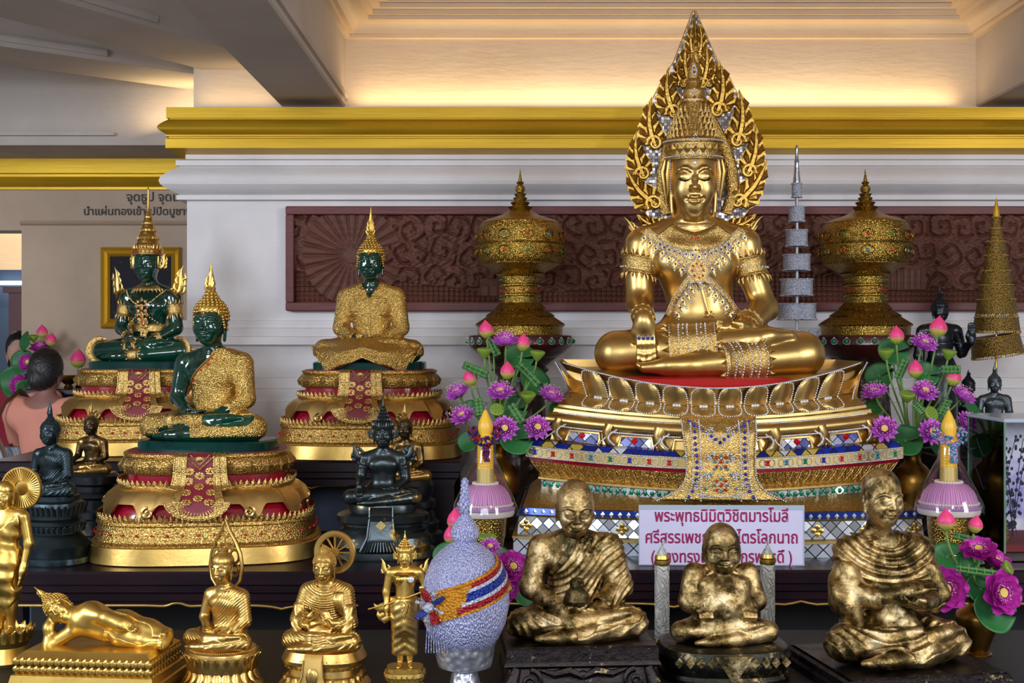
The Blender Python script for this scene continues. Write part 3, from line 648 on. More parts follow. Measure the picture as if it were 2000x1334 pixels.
def room():
    def slab(name,lo,hi,m): o=MB().box(lo,hi).build(name,m,smooth=False); return struct(o)
    slab('floor',(-7,-4,-.1),(5,12,0),'floor_tile')
    # shrine wall
    XE,XL=3.4,-1.64
    slab('wall_back',(XL,YW,0),(XE,YW+.25,zat(215,YW)),'plaster_white')
    slab('wall_back_upper',(XL,YW+.13,zat(215,YW)+.001),(XE,YW+.33,3.6),'plaster_cream')
    path=[(XE,YW),(XL,YW),(XL,7.38)]; z=lambda y,o=0.0: HZ+(HY-y)*(YW-o)/FPX
    tor=[(.03+.082*sin(PI*t/8),z(380-55*t/8,.03+.08*sin(PI*t/8))) for t in range(9)]
    sweep([(-.02,z(392)),(.0,z(392)),(.042,z(390,.04)),(.042,z(381,.04))]+tor+[(.045,z(323,.045)),(.045,z(313,.045)),(.006,z(311)),(.006,z(292)),(-.02,z(292))],path,'trim_torus','plaster_white')
    gt=[(.078+.04*sin(PI*t/6),z(262-28*t/6,.08+.04*sin(PI*t/6))) for t in range(7)]
    sweep([(-.02,z(303)),(.0,z(303)),(.085,z(289,.085)),(.085,z(271,.085)),(.072,z(270,.07)),(.072,z(267,.07)),(.085,z(266,.085)),(.085,z(263,.085))]+gt+[(.07,z(233,.07)),(.07,z(231,.07)),(.082,z(230,.085)),(.082,z(209,.085)),(-.02,z(209,.085)),(-.02,z(211))],path,'trim_cornice','gold_paint')
    # stepped base mouldings
    sweep([(-.02,z(625)),(.022,z(626)),(.022,z(640)),(.045,z(641,.03)),(.04,z(650,.03)),(.03,z(657,.03)),(.085,z(658,.08)),(.085,z(673,.08)),(.04,z(675,.03)),(.015,z(690)),(.008,z(706)),(.022,z(722)),(.055,z(737,.04)),(.10,z(738,.09)),(.10,z(757,.09)),(.115,z(759,.1)),(.115,z(784,.1)),(.13,z(786,.12)),(.13,0.0),(-.02,0)],path,'baseboard_back','plaster_white')
    # upper crown moulding and coffered bay between two beams
    zt=lambda y,o=0.0: HZ+(HY-y)*(YW+.13-o)/FPX
    cr=[(-.02,zt(77)),(.0,zt(77)),(.025,zt(74,.02)),(.025,zt(66,.02)),(.05,zt(65,.05))]+[(.05+.07*(1-cos(PI/2*t/6)),zt(65-25*sin(PI/2*t/6),.05+.07*(1-cos(PI/2*t/6)))) for t in range(1,7)]+[(.135,zt(38,.13)),(.135,zt(30,.13)),(.16,zt(28,.16)),(.16,zt(18,.16)),(.20,zt(14,.2)),(.20,zt(4,.2)),(.24,zt(2,.24)),(.24,3.62),(-.02,3.62)]
    bx=[(-1.19,-.858),(2.39,2.75)]
    zb=zat(203,YW+.05)
    sweep(cr,[(bx[1][0],2.0),(bx[1][0],YW+.13),(bx[0][1],YW+.13),(bx[0][1],2.0)],'trim_crown','plaster_cream')
    for i,(a,b) in enumerate(bx):
        pr=[(a,3.6),(a,zb+.008),(a+.008,zb),(b-.008,zb),(b,zb+.008),(b,zb+.03),(b+.014,zb+.034),(b+.018,zb+.05),(b+.014,zb+.066),(b,zb+.07),(b,3.6)]
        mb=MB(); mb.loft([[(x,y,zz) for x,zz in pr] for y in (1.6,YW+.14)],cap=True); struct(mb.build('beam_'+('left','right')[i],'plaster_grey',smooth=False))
    slab('ceiling',(-7,-1,3.6),(3.4,12,3.7),'plaster_cream')
    # ceiling over the left bay: beams fanning out from the corner of the shrine wall
    for i,(sx,sy,ang,w,L) in enumerate(((-1.51,6.05,239,.458,4.6),(-1.738,6.62,218.5,.42,5.2))):
        d=Vector((cos(math.radians(ang)),sin(math.radians(ang)))); nn=Vector((-d.y,d.x)); h=w/2; zl=3.05; c0=Vector((sx,sy))-d*.32; mb=MB()
        pr=[(-h,3.6),(-h,zl+.014),(-h+.014,zl),(h-.014,zl),(h,zl+.014),(h,3.6)]
        mb.loft([[((c0+d*t).x+nn.x*o,(c0+d*t).y+nn.y*o,zz) for o,zz in pr] for t in (0,L)],cap=True)
        p2=[(h-.004,zl+.055),(h+.012,zl+.055),(h+.016,zl+.045),(h+.012,zl+.02),(h-.004,zl+.02)]
        mb.loft([[((c0+d*t).x+nn.x*o,(c0+d*t).y+nn.y*o,zz) for o,zz in p2] for t in (.85,L)],cap=True)
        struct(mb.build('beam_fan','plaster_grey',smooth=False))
    # recessed wall on the left with lettering, doorway beyond
    YL=7.4; xo=(42-1000)/FPX*YL; zo=zat(450,YL)
    slab('wall_left',(xo,YL,0),(XL+.05,YL+.22,3.6),'plaster_tan')
    slab('wall_left_lintel',(-7,YL,zo),(xo,YL+.22,3.6),'plaster_tan')
    zl=lambda y,o=0.0: HZ+(HY-y)*(YL-o)/FPX
    pl=[(XL+.02,YL),(-6.5,YL)]
    sweep([(-.01,zl(372)),(.02,zl(371)),(.02,zl(366)),(.035,zl(365)),(.055,zl(356,.05)),(.04,zl(346,.04)),(.05,zl(345,.05)),(.05,zl(340,.05)),(.085,zl(338,.08)),(.085,zl(292,.08)),(-.01,zl(290))],pl,'trim_gold_left','gold_paint')
    sweep([(-.01,zl(441)),(.015,zl(440)),(.03,zl(436,.03)),(.015,zl(432)),(-.01,zl(431))],[(XL+.02,YL),(xo+.0,YL)],'trim_picture_rail','plaster_tan')
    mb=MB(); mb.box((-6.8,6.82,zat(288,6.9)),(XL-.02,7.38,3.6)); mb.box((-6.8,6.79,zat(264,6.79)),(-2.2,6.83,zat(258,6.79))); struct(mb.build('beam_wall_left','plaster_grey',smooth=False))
    # what shows through the doorway: a further lit room
    slab('wall_far',(-8,10.6,0),(-3.2,10.8,3.6),'plaster_cream')
    slab('wall_far_side',(-5.4,8.9,0),(-3.2,9.0,zat(527,8.9)),'blue_grey')
    mb=MB(); mb.box((-3.40,8.3,0),(-3.30,8.42,zat(566,8.3))); mb.box((-3.43,8.27,zat(572,8.3)),(-3.27,8.45,zat(560,8.3))); struct(mb.build('trim_doorpost','wood_red',smooth=False))
    o=MB().box((-3.72,8.80,zat(556,8.8)),(-3.46,8.84,zat(549,8.8))).build('ceiling_tube_lamp','lamp_tube',smooth=False); tag(o,'white glowing strip lamp high beyond the left doorway','lamp')
    # black lettering painted on the left wall
    for txt,px,py,hpx in (('จุดธูป จุดเทียน บูชา',247,393,24),('นำแผ่นทองเข้าไปปิดบูชาพระบรมสารีริกธาตุ',163,420,21)):
        o=lettering('trim_lettering',txt,hpx*YL/FPX,.0011,.001,'ink_black'); p=W(px,py,YL); o.location=(p.x,YL-.004,p.z); o.rotation_euler=(PI/2,0,0); o['kind']='structure'
    # cove lights lying in the trough behind the gold cornice
    for a,b,pw in ((XL+.03,-1.22,0.32),(-.80,2.28,5.4),(2.45,3.3,1.0)):
        area('cove_light',((a+b)/2,YW+.06,zat(206,YW)+.02),((a+b)/2,YW+.09,4),b-a,.05,pw,(1.0,.72,.36))
    area('cove_light_side',(XL-.04,YW+.5,zat(206,YW)+.03),(XL-.3,YW+.5,4),.05,.7,2.4,(1.0,.72,.36))
    area('hall_lamp',(-3.9,9.4,2.9),(-3.9,10.6,2.2),1.2,.3,26,(1.0,.85,.62))
    area('far_tube_light',(-3.59,8.78,2.02),(-3.59,8.0,1.2),.26,.03,1.2,(.75,.9,1.0))
def altar_table(name,label,x0,x1,y0,y1,zt,zap,m='table_wood',slab=.05,legs=True,scal=2,rot=0.0,board='black_void'):
    cx=(x0+x1)/2; t=thing(name,label,'table',(cx,y0,0),rot); hw=(x1-x0)/2; D=y1-y0
    def ring(o,z): return [(-hw+o,o,z),(hw-o,o,z),(hw-o,D-o,z),(-hw+o,D-o,z)]
    mb=MB(); mb.loft([ring(.03,zt-slab-.055),ring(.03,zt-slab-.03),ring(.012,zt-slab-.022),ring(.012,zt-slab),ring(0,zt-slab+.006),ring(0,zt-.008),ring(.006,zt)],cap=True); mb.build('table_top',m,t,flat=.4)
    def bottom(u):  # scalloped apron edge
        v=u*scal*2; w=abs((v%1)-.5)*2
        return zap+.012*(1-w**4)*1.0+(.020*math.exp(-((abs(u-.5)*2*hw)/.03)**2))
    n=96; top=[(-hw+.045+(2*hw-.09)*i/n,zt-slab-.05) for i in range(n+1)]; bot=[(-hw+.045+(2*hw-.09)*i/n,bottom(i/n)) for i in range(n+1)]
    mb=MB(); rings=[[(a[0],.045,a[1]),(a[0],.07,a[1]),(b[0],.07,b[1]),(b[0],.045,b[1])] for a,b in zip(top,bot)]; mb.loft(rings,cap=True); mb.build('apron',m,t,smooth=False)
    mb=MB(); mb.tube([(b[0],.043,b[1]+.002) for b in bot],.0045,6); mb.build('gilt_edge','gold_satin',t,label='thin gold line along the apron')
    for s in (-1,1):
        mb=MB(); mb.box((s*(hw-.06)-.012,.07,zap+.01),(s*(hw-.06)+.012,D-.07,zt-slab-.05)); mb.build('side_apron',m,t,smooth=False)
    if board: MB().box((-hw+.10,D*.5,.02),(hw-.10,D*.5+.02,zt-slab-.06)).build('shade_back_board',board,t,smooth=False)  # board added to darken below the table; the blue one paints wall shade
    if legs:
        for sx in (-1,1):
            for yy in (.085,D-.085):
                mb=MB(); prof=[(0,.05),(.0,.052),(.012,.045),(-.006,.036),(.004,.032),(.02,.034),(.028,.030)]
                zs=[zt-slab-.04,zap+.06,zap*.72,zap*.45,zap*.2,.05,0]
                mb.loft([[(sx*(hw-.09+o)+a*h,yy+b*h,z) for a,b in ((-1,-1),(1,-1),(1,1),(-1,1))] for (o,h),z in zip(prof,zs)],cap=True); mb.build('leg',m,t,flat=.5)
    return t
room()
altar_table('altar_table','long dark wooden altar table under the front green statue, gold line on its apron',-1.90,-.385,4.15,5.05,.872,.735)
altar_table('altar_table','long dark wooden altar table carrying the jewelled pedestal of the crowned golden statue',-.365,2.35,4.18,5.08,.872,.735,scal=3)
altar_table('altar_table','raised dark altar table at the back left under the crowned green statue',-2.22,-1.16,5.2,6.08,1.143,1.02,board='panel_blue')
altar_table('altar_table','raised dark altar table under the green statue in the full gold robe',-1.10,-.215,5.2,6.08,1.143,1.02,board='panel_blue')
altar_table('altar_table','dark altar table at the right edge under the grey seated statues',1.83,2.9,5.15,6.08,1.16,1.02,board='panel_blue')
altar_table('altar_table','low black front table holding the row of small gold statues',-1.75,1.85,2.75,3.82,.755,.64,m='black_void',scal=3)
# ------------------------------------------------------------------ shared ornament builders
def sup(a,b,n=2.8,k=96,c=(0,0)):
    o=[]
    for i in range(k):
        t=2*PI*i/k; ct,st=cos(t),sin(t); o.append((c[0]+a*math.copysign(abs(ct)**(2/n),ct),c[1]+b*math.copysign(abs(st)**(2/n),st)))
    return o
def ploft(name,rings,m,parent,n=2.8,k=96,flat=.5,cap=True,label=None):
    """stacked plan outlines: rings of (a,b,z)"""
    mb=MB(); mb.loft([[(x,y,z) for x,y in sup(a,b,n,k)] for a,b,z in rings],cap=cap); return mb.build(name,m,parent,flat=flat,label=label)
def ring_path(a,b,n,count,front=True):
    P=np.array([(x,y,0) for x,y in sup(a,b,n,400)]+[(a,0,0)]); d=np.r_[0,np.cumsum(np.linalg.norm(np.diff(P,axis=0),axis=1))]; t=np.linspace(0,d[-1],count,endpoint=False)
    return [(np.interp(q,d,P[:,0]),np.interp(q,d,P[:,1])) for q in t]
def teeth_row(name,a,b,z,h,count,m,parent,n=2.8,lean=.25,w=None):
    """a row of small upright petals round a plan outline"""
    mb=MB(); pts=ring_path(a,b,n,count); w=w or 2*PI*(a+b)/2/count*.55
    for i,(x,y) in enumerate(pts):
        q=pts[(i+1)%count]; p=pts[i-1]; t=Vector((q[0]-p[0],q[1]-p[1])).normalized(); o=Vector((t.y,-t.x)); d=w*.55
        P=[(x-t.x*w,y-t.y*w,z),(x+o.x*d,y+o.y*d,z+h*.1),(x+t.x*w,y+t.y*w,z),(x-o.x*d*.6,y-o.y*d*.6,z)]
        T=(x+o.x*h*lean,y+o.y*h*lean,z+h); Q=[(x-t.x*w*.8+o.x*h*lean*.5,y-t.y*w*.8+o.y*h*lean*.5,z+h*.5),(x+o.x*(d*1.3+h*lean*.5),y+o.y*(d*1.3+h*lean*.5),z+h*.5),(x+t.x*w*.8+o.x*h*lean*.5,y+t.y*w*.8+o.y*h*lean*.5,z+h*.5),(x-o.x*d*.5,y-o.y*d*.5,z+h*.5)]
        mb.add(P+Q+[T],[(j,(j+1)%4,(j+1)%4+4,j+4) for j in range(4)]+[(4+j,4+(j+1)%4,8) for j in range(4)])
    return mb.build(name,m,parent,flat=.8)
def axisM(p0,p1,up=(0,-1,0)):
    p0=Vector(p0); p1=Vector(p1); z=(p1-p0).normalized(); x=Vector(up).cross(z); x=x.normalized() if x.length>1e-4 else z.orthogonal().normalized(); y=z.cross(x)
    return Matrix(((x.x,y.x,z.x,p0.x),(x.y,y.y,z.y,p0.y),(x.z,y.z,z.z,p0.z),(0,0,0,1)))
def armband(parent,p0,p1,r0,r1,m,name='armband',teeth=14,th=.5,ends=(True,True)):
    L=(Vector(p1)-Vector(p0)).length; mb=MB(); mb.M=axisM(p0,p1); t=min(.10*L,.16*r0)
    f=lambda s:r0+(r1-r0)*s
    mb.lathe([(f(0)*.9,0),(f(0)+t,0),(f(.1)+t*1.3,.08*L),(f(.2)+t*.7,.16*L),(f(.5)+t*.9,.5*L),(f(.8)+t*.7,.84*L),(f(.9)+t*1.3,.92*L),(f(1)+t,L),(f(1)*.9,L)],28)
    for e,(on,zz,sg) in enumerate(((ends[0],0,-1),(ends[1],L,1))):
        if not on: continue
        r=f(e)+t*.9
        for j in range(teeth):
            a=2*PI*j/teeth; w=PI/teeth*.8; h=sg*th*L
            P=[(r*cos(a-w),r*sin(a-w),zz),(r*cos(a+w),r*sin(a+w),zz),((r+t)*cos(a),(r+t)*sin(a),zz+h*.3),((r-t)*cos(a),(r-t)*sin(a),zz+h*.1),((r+t*.6)*cos(a),(r+t*.6)*sin(a),zz+h)]
            mb.add(P,[(0,2,4),(2,1,4),(1,3,4),(3,0,4),(0,3,1,2)])
    return mb.build(name,m,parent,flat=.7)
def spiral(c,r,turns,a0,plane_x,plane_z,n=28,grow=.9):
    c=Vector(c); X=Vector(plane_x); Z=Vector(plane_z); o=[]
    for i in range(n):
        t=i/(n-1); a=a0+turns*2*PI*t; q=r*(1-grow*t); o.append(c+X*(q*cos(a))+Z*(q*sin(a)))
    return o
def kanok(mb,base,tip,w,side=1,nrm=(0,-1,0),depth=.5,curl=True,flames=3):
    """Thai flame ornament: a curling leaf rising from base to tip with side tongues"""
    b=Vector(base); t=Vector(tip); u=(t-b); L=u.length; u.normalize(); n=Vector(nrm).normalized(); s=n.cross(u)*side
    mb.tube([b,b+u*L*.18+s*w*.55,b+u*L*.42+s*w*.42,b+u*L*.66+s*w*.02,b+u*L*.84-s*w*.08,t],[w*.30,w*.50,w*.44,w*.30,w*.15,w*.01],8,depth,up=n)
    for k in range(flames):
        q=b+u*L*(.10+.22*k)+s*w*(.75-.15*k); e=q+u*L*(.26-.03*k)+s*w*(.30-.05*k)
        mb.tube([q,q+u*L*.10+s*w*.42,e-s*w*.05,e+u*L*.07-s*w*.12],[w*.24,w*.26,w*.13,w*.01],6,depth,up=n)
        q=b+u*L*(.16+.22*k)-s*w*(.12+.0*k); e=q+u*L*.22-s*w*(.34-.08*k)
        mb.tube([q,q+u*L*.09-s*w*.34,e,e+u*L*.07+s*w*.14],[w*.20,w*.22,w*.11,w*.01],6,depth,up=n)
    if curl: mb.tube(spiral(b+u*L*.10-s*w*.35,w*.48,1.4,0,s,u),[w*.20*(1-.6*i/27) for i in range(28)],6,depth,up=n)
def crown(parent,c,a,m,h=3.2,tilt=0.0,yaw=0.0,wings=True,mgem='ruby',name='crown'):
    """tall tiered crown in half-face-widths"""
    R=rotm('Z',yaw)@rotm('X',tilt); mb=MB(); mb.M=Matrix(np.vstack([np.hstack([R*a,np.array(c).reshape(3,1)]),[0,0,0,1]]).tolist())
    o=(0,.14,0)
    zb=.10; pr=[(1.02,.46),(1.20,.46),(1.22,.56),(1.14,.60),(1.16,.76),(1.22,.80),(1.20,.88),(1.08,.92)]; z=.92; r=1.06; k=0
    hs=[.36,.30,.27,.24,.21]; sc=(h-.9)/ (sum(hs)+1.0); zz=[]
    for q in hs:
        q*=sc; zz.append((r,z)); pr+=[(r*1.04,z+q*.10),(r*.98,z+q*.45),(r*.78,z+q*.70),(r*.80,z+q*.78),(r*.84,z+q*.86),(r*.74,z+q)]; z+=q; r*=.74
    pr+=[(r*.9,z+.05),(r*.62,z+.2*sc),(r*.44,z+.45*sc),(r*.30,z+.75*sc),(r*.36,z+.84*sc),(r*.28,z+.93*sc),(.005,z+1.0*sc)]
    mb.lathe(pr,36,o,1,1.08)
    for (rr,zq) in [(1.16,.88)]+zz[1:4]:
        n=int(18*rr)+6
        for j in range(n):
            an=2*PI*j/n; x,y=rr*1.02*cos(an)+o[0],rr*1.1*sin(an)+o[1]; w=.16*rr+.03; t=(-sin(an)*w*.5,cos(an)*w*.5)
            mb.add([(x-t[0],y-t[1],zq),(x+t[0],y+t[1],zq),(x+cos(an)*.09,y+sin(an)*.09,zq+.05),(x*.98,y*.98,zq+.02),(x+cos(an)*.03,y+sin(an)*.03,zq+.24*rr+.06)],[(0,2,4),(2,1,4),(1,3,4),(3,0,4),(0,3,1,2)])
    if wings:
        for s in (-1,1):
            kanok(mb,(s*1.12,.0,-.55),(s*1.52,.10,.62),.34,-s,(s*.5,-1,0),.45,True,3)
            mb.tube([(s*1.06,-.2,.34),(s*1.08,-.26,-.1),(s*1.0,-.2,-.5)],[.07,.08,.03],6)
    ob=mb.build(name,m,parent,flat=.7)
    P=[(1.20*cos(an),1.29*sin(an)+.14,.68) for an in np.linspace(-PI*.95,-PI*.05,11)]
    P=(np.array(P)*a)@R.T+np.array(c); g=beads('gem_stud_trim',P,.075*a,mgem,ob,1)
    return ob
# ------------------------------------------------------------------ tiered pedestal of the green statues
A0,B0=.415,.315
def emerald_pedestal(t):
    g=lambda da,db,z:(A0-da,B0-db,z)
    ped=ploft('pedestal',[g(0,0,0),g(-.004,-.004,.004),g(.004,.004,.06),g(.014,.014,.066)],'gold_satin',t,3.2)
    ploft('floral_band',[g(.012,.012,.06),g(.010,.010,.068),g(.022,.020,.076),g(.034,.032,.13),g(.026,.024,.136),g(.028,.026,.146),g(.05,.045,.150)],'gold_carved',ped,3.2)
    teeth_row('petal_trim',A0-.036,B0-.034,.146,.030,110,'gold_filigree',ped,3.2)
    P=[]
    for i,(x,y) in enumerate(ring_path(A0-.021,B0-.020,3.2,44)): P.append((x,y,.104))
    beads('ruby_stud_trim',P,.0055,'ruby',ped,1); 
    ploft('red_tier',[g(.05,.045,.14),g(.058,.052,.165),g(.075,.062,.20),g(.12,.09,.235)],'red_lacquer',ped,3.0)
    # gold mantle with arched lower edge and scroll feet
    k=240; base=sup(1,1,3.0,k); rings=[]; mb=MB()
    def bot(x,y):
        u=x; z=.208
        for c,w,d in ((.50,.085,.046),(-.50,.085,.046),(.86,.06,.040),(-.86,.06,.040)):
            z-=d*math.exp(-((u-c)/w)**4)
        return z
    prof=[(.052,.044,0.0),(.044,.036,0.0),(.046,.038,.012),(.060,.050,.45),(.082,.066,.78),(.112,.086,1.0),(.15,.11,1.06)]
    for da,db,q in prof:
        r=[]
        for x,y in base:
            zb=bot(x,y); z=zb+(.262-zb)*q; fl=(.208-zb)/.046*.012*(1-q)
            r.append(((A0-da+fl)*x,(B0-db+fl)*y,z))
        rings.append(r)
    mb.loft(rings,cap=False); mb.build('gold_mantle','gold_smooth',ped,flat=.6)
    mb=MB()
    for c in (-.5,.5):
        x=c*(A0-.045); y=-(B0-.03)*(1-abs(c)**3)**(1/3)-.006
        s=1 if c<0 else -1
        mb.tube(spiral((x+s*.012,y-.012,.182),.020,1.5,PI/2,(s,0,0),(0,0,1)),[.0075*(1-.6*i/27) for i in range(28)],6)
    for s in (-1,1): mb.tube(spiral((s*(A0-.052),-.04,.19),.020,1.5,PI/2,(0,-1,0),(0,0,1)),[.009*(1-.6*i/27) for i in range(28)],6)
    mb.build('scroll_trim','gold_smooth',ped,flat=.8)
    ploft('upper_collar',[g(.105,.082,.256),g(.10,.078,.262),g(.10,.078,.268),g(.12,.09,.270)],'gold_filigree',ped,3.0)
    teeth_row('petal_trim',A0-.104,B0-.082,.264,.026,86,'gold_filigree',ped,3.0)
    ploft('red_neck',[g(.13,.10,.262),g(.132,.10,.30),g(.135,.102,.325)],'red_lacquer',ped,3.0)
    ploft('lotus_cushion',[g(.135,.10,.302),g(.118,.088,.306),g(.106,.078,.322),g(.104,.076,.336),g(.112,.084,.356),g(.124,.094,.366),g(.118,.09,.369),g(.118,.09,.378),g(.128,.098,.380)],'gold_carved',ped,2.9)
    mb=MB()
    for i,(x,y) in enumerate(ring_path(1,1,2.9,30)):
        if y>.25: continue
        a=math.atan2(y*.7,x); c=Vector((x*(A0-.103),y*(B0-.075),.335)); o=Vector((x*.6,y,0)).normalized(); tt=Vector((-o.y,o.x,0))
        w=.024; P=[c-tt*w,c-Vector((0,0,.024)),c+tt*w,c+Vector((0,0,.026))-o*.010]; mb.add([p-o*.004 for p in P]+[c+o*.007],[(0,1,4),(1,2,4),(2,3,4),(3,0,4)])
    mb.build('petal_pattern','gold_filigree',ped,flat=.2)
    ploft('seat_pad',[g(.13,.10,.372),g(.13,.10,.382)],'red_cloth',ped,2.9)
    # hanging cloth
    yc=-(B0-.074); prof=[(yc+.035,.384),(yc+.010,.383),(yc-.004,.372),(yc-.008,.34),(yc-.006,.31),(yc-.018,.275),(yc-.044,.250),(yc-.066,.225),(yc-.074,.20),(yc-.080,.176)]
    wid=[.046,.047,.048,.049,.050,.053,.058,.066,.070,.060]
    pp=resample([(0,a,b) for a,b in prof],.006); ww=np.interp(pp[:,2],[p[1] for p in prof][::-1],wid[::-1])
    def sheet(f0,f1,off,z0=None,zz=1e9):
        rows=[]
        for (x,y,z),w in zip(pp,ww):
            if z>zz: continue
            rows.append([(f0*w+(f1-f0)*w*i/10,y-off,z) for i in range(11)]); 
        return rows
    mb=MB(); mb.loft(sheet(-.78,.78,.004),cap=False,closed=False); cl=mb.build('hanging_cloth','red_cloth',ped)
    mb=MB()
    for s in (-1,1):
        mb.loft(sheet(s*.74,s*1.0,.008),cap=False,closed=False); mb.loft(sheet(s*1.06,s*1.42,.003,zz=.40)[:int(len(pp)*.62)],cap=False,closed=False)
        mb.tube([(s*w*.76,y-.008,z) for (x,y,z),w in zip(pp,ww)],.0028,6); mb.tube([(s*w*1.03,y-.007,z) for (x,y,z),w in zip(pp,ww)],.0028,6)
        k=int(len(pp)*.62); mb.tube([(s*w*1.42,y-.003,z) for (x,y,z),w in list(zip(pp,ww))[:k]],.0028,6)
        y,z=pp[k][1],pp[k][2]; w=ww[k]; mb.tube([(s*w*1.06,y-.004,z),(s*w*1.5,y+.006,z+.004),(s*w*1.9,y+.022,z+.012)],[.004,.006,.001],6)
    # fan-shaped hem
    rows=[]
    for i in range(25):
        a=PI*(1.02+.96*i/24); rows.append([((.045+.035*q)*cos(a)*1.08,yc-.066-.014*q-.008,.226+(.030+.034*q)*sin(a)*1.0) for q in (0,.25,.5,.75,1.0)])
    mb.loft(rows,cap=False,closed=False)
    mb.tube([r[4] for r in rows],.003,6); mb.tube([r[0] for r in rows],.0028,6); mb.tube([r[2] for r in rows],.0015,5)
    for i in range(1,24): mb.tube([rows[i][0],(rows[i][2][0],rows[i][2][1]-.003,rows[i][2][2]),rows[i][4]],[.001,.0022,.001],5)
    mb.build('cloth_border','gold_filigree',ped,label='embossed gold border of the red cloth',flat=.8)
    mb=MB(); mb.tube([(-.040,yc-.012,.376),(0,yc-.016,.330),(.040,yc-.012,.376)],.0045,6,.6); mb.tube([(-.026,yc-.010,.380),(0,yc-.014,.346),(.026,yc-.010,.380)],.003,6,.6); mb.sphere((0,yc-.012,.365),(.012,.004,.010)); mb.build('chevron','gold_filigree',ped)
    G=[]; 
    def at(z): return np.interp(z,pp[::-1,2],pp[::-1,1])
    for zq,xs in ((.322,(-.028,.028)),(.306,(0,)),(.288,(-.030,.030)),(.271,(0,)),(.253,(-.033,.033)),(.234,(0,)),(.222,(-.030,.030))):
        for x in xs:
            mb=MB(); y=at(zq)-.006; mb.M=Matrix.Translation((x,y,zq))@Matrix.Rotation(-.0 if zq>.28 else -.7,4,'X')
            for j in range(8):
                a=2*PI*j/8; mb.sphere((.0095*cos(a),-.001,.0095*sin(a)),(.0058,.003,.0058),1)
            mb.sphere((0,-.001,0),(.008,.0035,.008),1); mb.build('rosette','gold_filigree',ped); G.append((x,y-.005,zq))
    beads('ruby_stud_pattern',G,.0038,'ruby',ped,1)
    for o in ped.children:
        if o.name.split('.')[0] in('hanging_cloth','cloth_border','chevron','rosette','ruby_stud_pattern'):
            for v in o.data.vertices: v.co.x*=1.28; v.co.y-=.35*v.co.x**2*.5
    return ped
SE=.485
def emerald_field(vox=.0032): 
    f=Field((-.53*SE,-.37*SE,-.02*SE),(.53*SE,.27*SE,1.10*SE),vox); f.frame(sc=SE); return f
EH=dict(head_c=(0,.02,.90),head_a=.118)
def capd(x,y,z,a,b,r):
    a=_arr(a); b=_arr(b); ab=b-a; L=float(ab@ab); t=np.clip(((x-a[0])*ab[0]+(y-a[1])*ab[1]+(z-a[2])*ab[2])/L,0,1)
    return np.sqrt((x-a[0]-t*ab[0])**2+(y-a[1]-t*ab[1])**2+(z-a[2]-t*ab[2])**2)-F(r)
def sk(p): return tuple(v*SE for v in p)
ZS=.372 # top of the pedestal
def slab_part(t,body):
    ploft('plinth_slab',[(.245,.165,ZS),(.25,.17,ZS+.004),(.25,.17,ZS+.040),(.243,.163,ZS+.046)],'emerald_dark',t,3.2)
def emerald_common(name,label,loc,rot,headk,turn=0.0):
    t=thing(name,label,'statue',loc,rot); ped=emerald_pedestal(t); ped.rotation_euler=(0,0,math.radians(turn)); slab_part(t,None)
    return t
def lift(o,dz): 
    o.location=(0,0,dz); return o
def emerald_face(t,body,z0,a,c):
    pass
def warp(t,fn):
    seen=set()
    def go(o,L):
        L=L+np.array(o.location)
        if o.type=='MESH' and o.data.name not in seen:
            seen.add(o.data.name); me=o.data; n=len(me.vertices); v=np.zeros(n*3,np.float32); me.vertices.foreach_get('co',v); v=v.reshape(-1,3)+L; v=fn(v)-L; me.vertices.foreach_set('co',v.astype(np.float32).ravel()); me.update()
        for c in o.children: go(c,L)
    for c in t.children: go(c,np.zeros(3))
def stretch(t,z0,k):
    def fn(v): v[:,2]+=k*np.maximum(0,v[:,2]-z0); return v
    warp(t,fn)
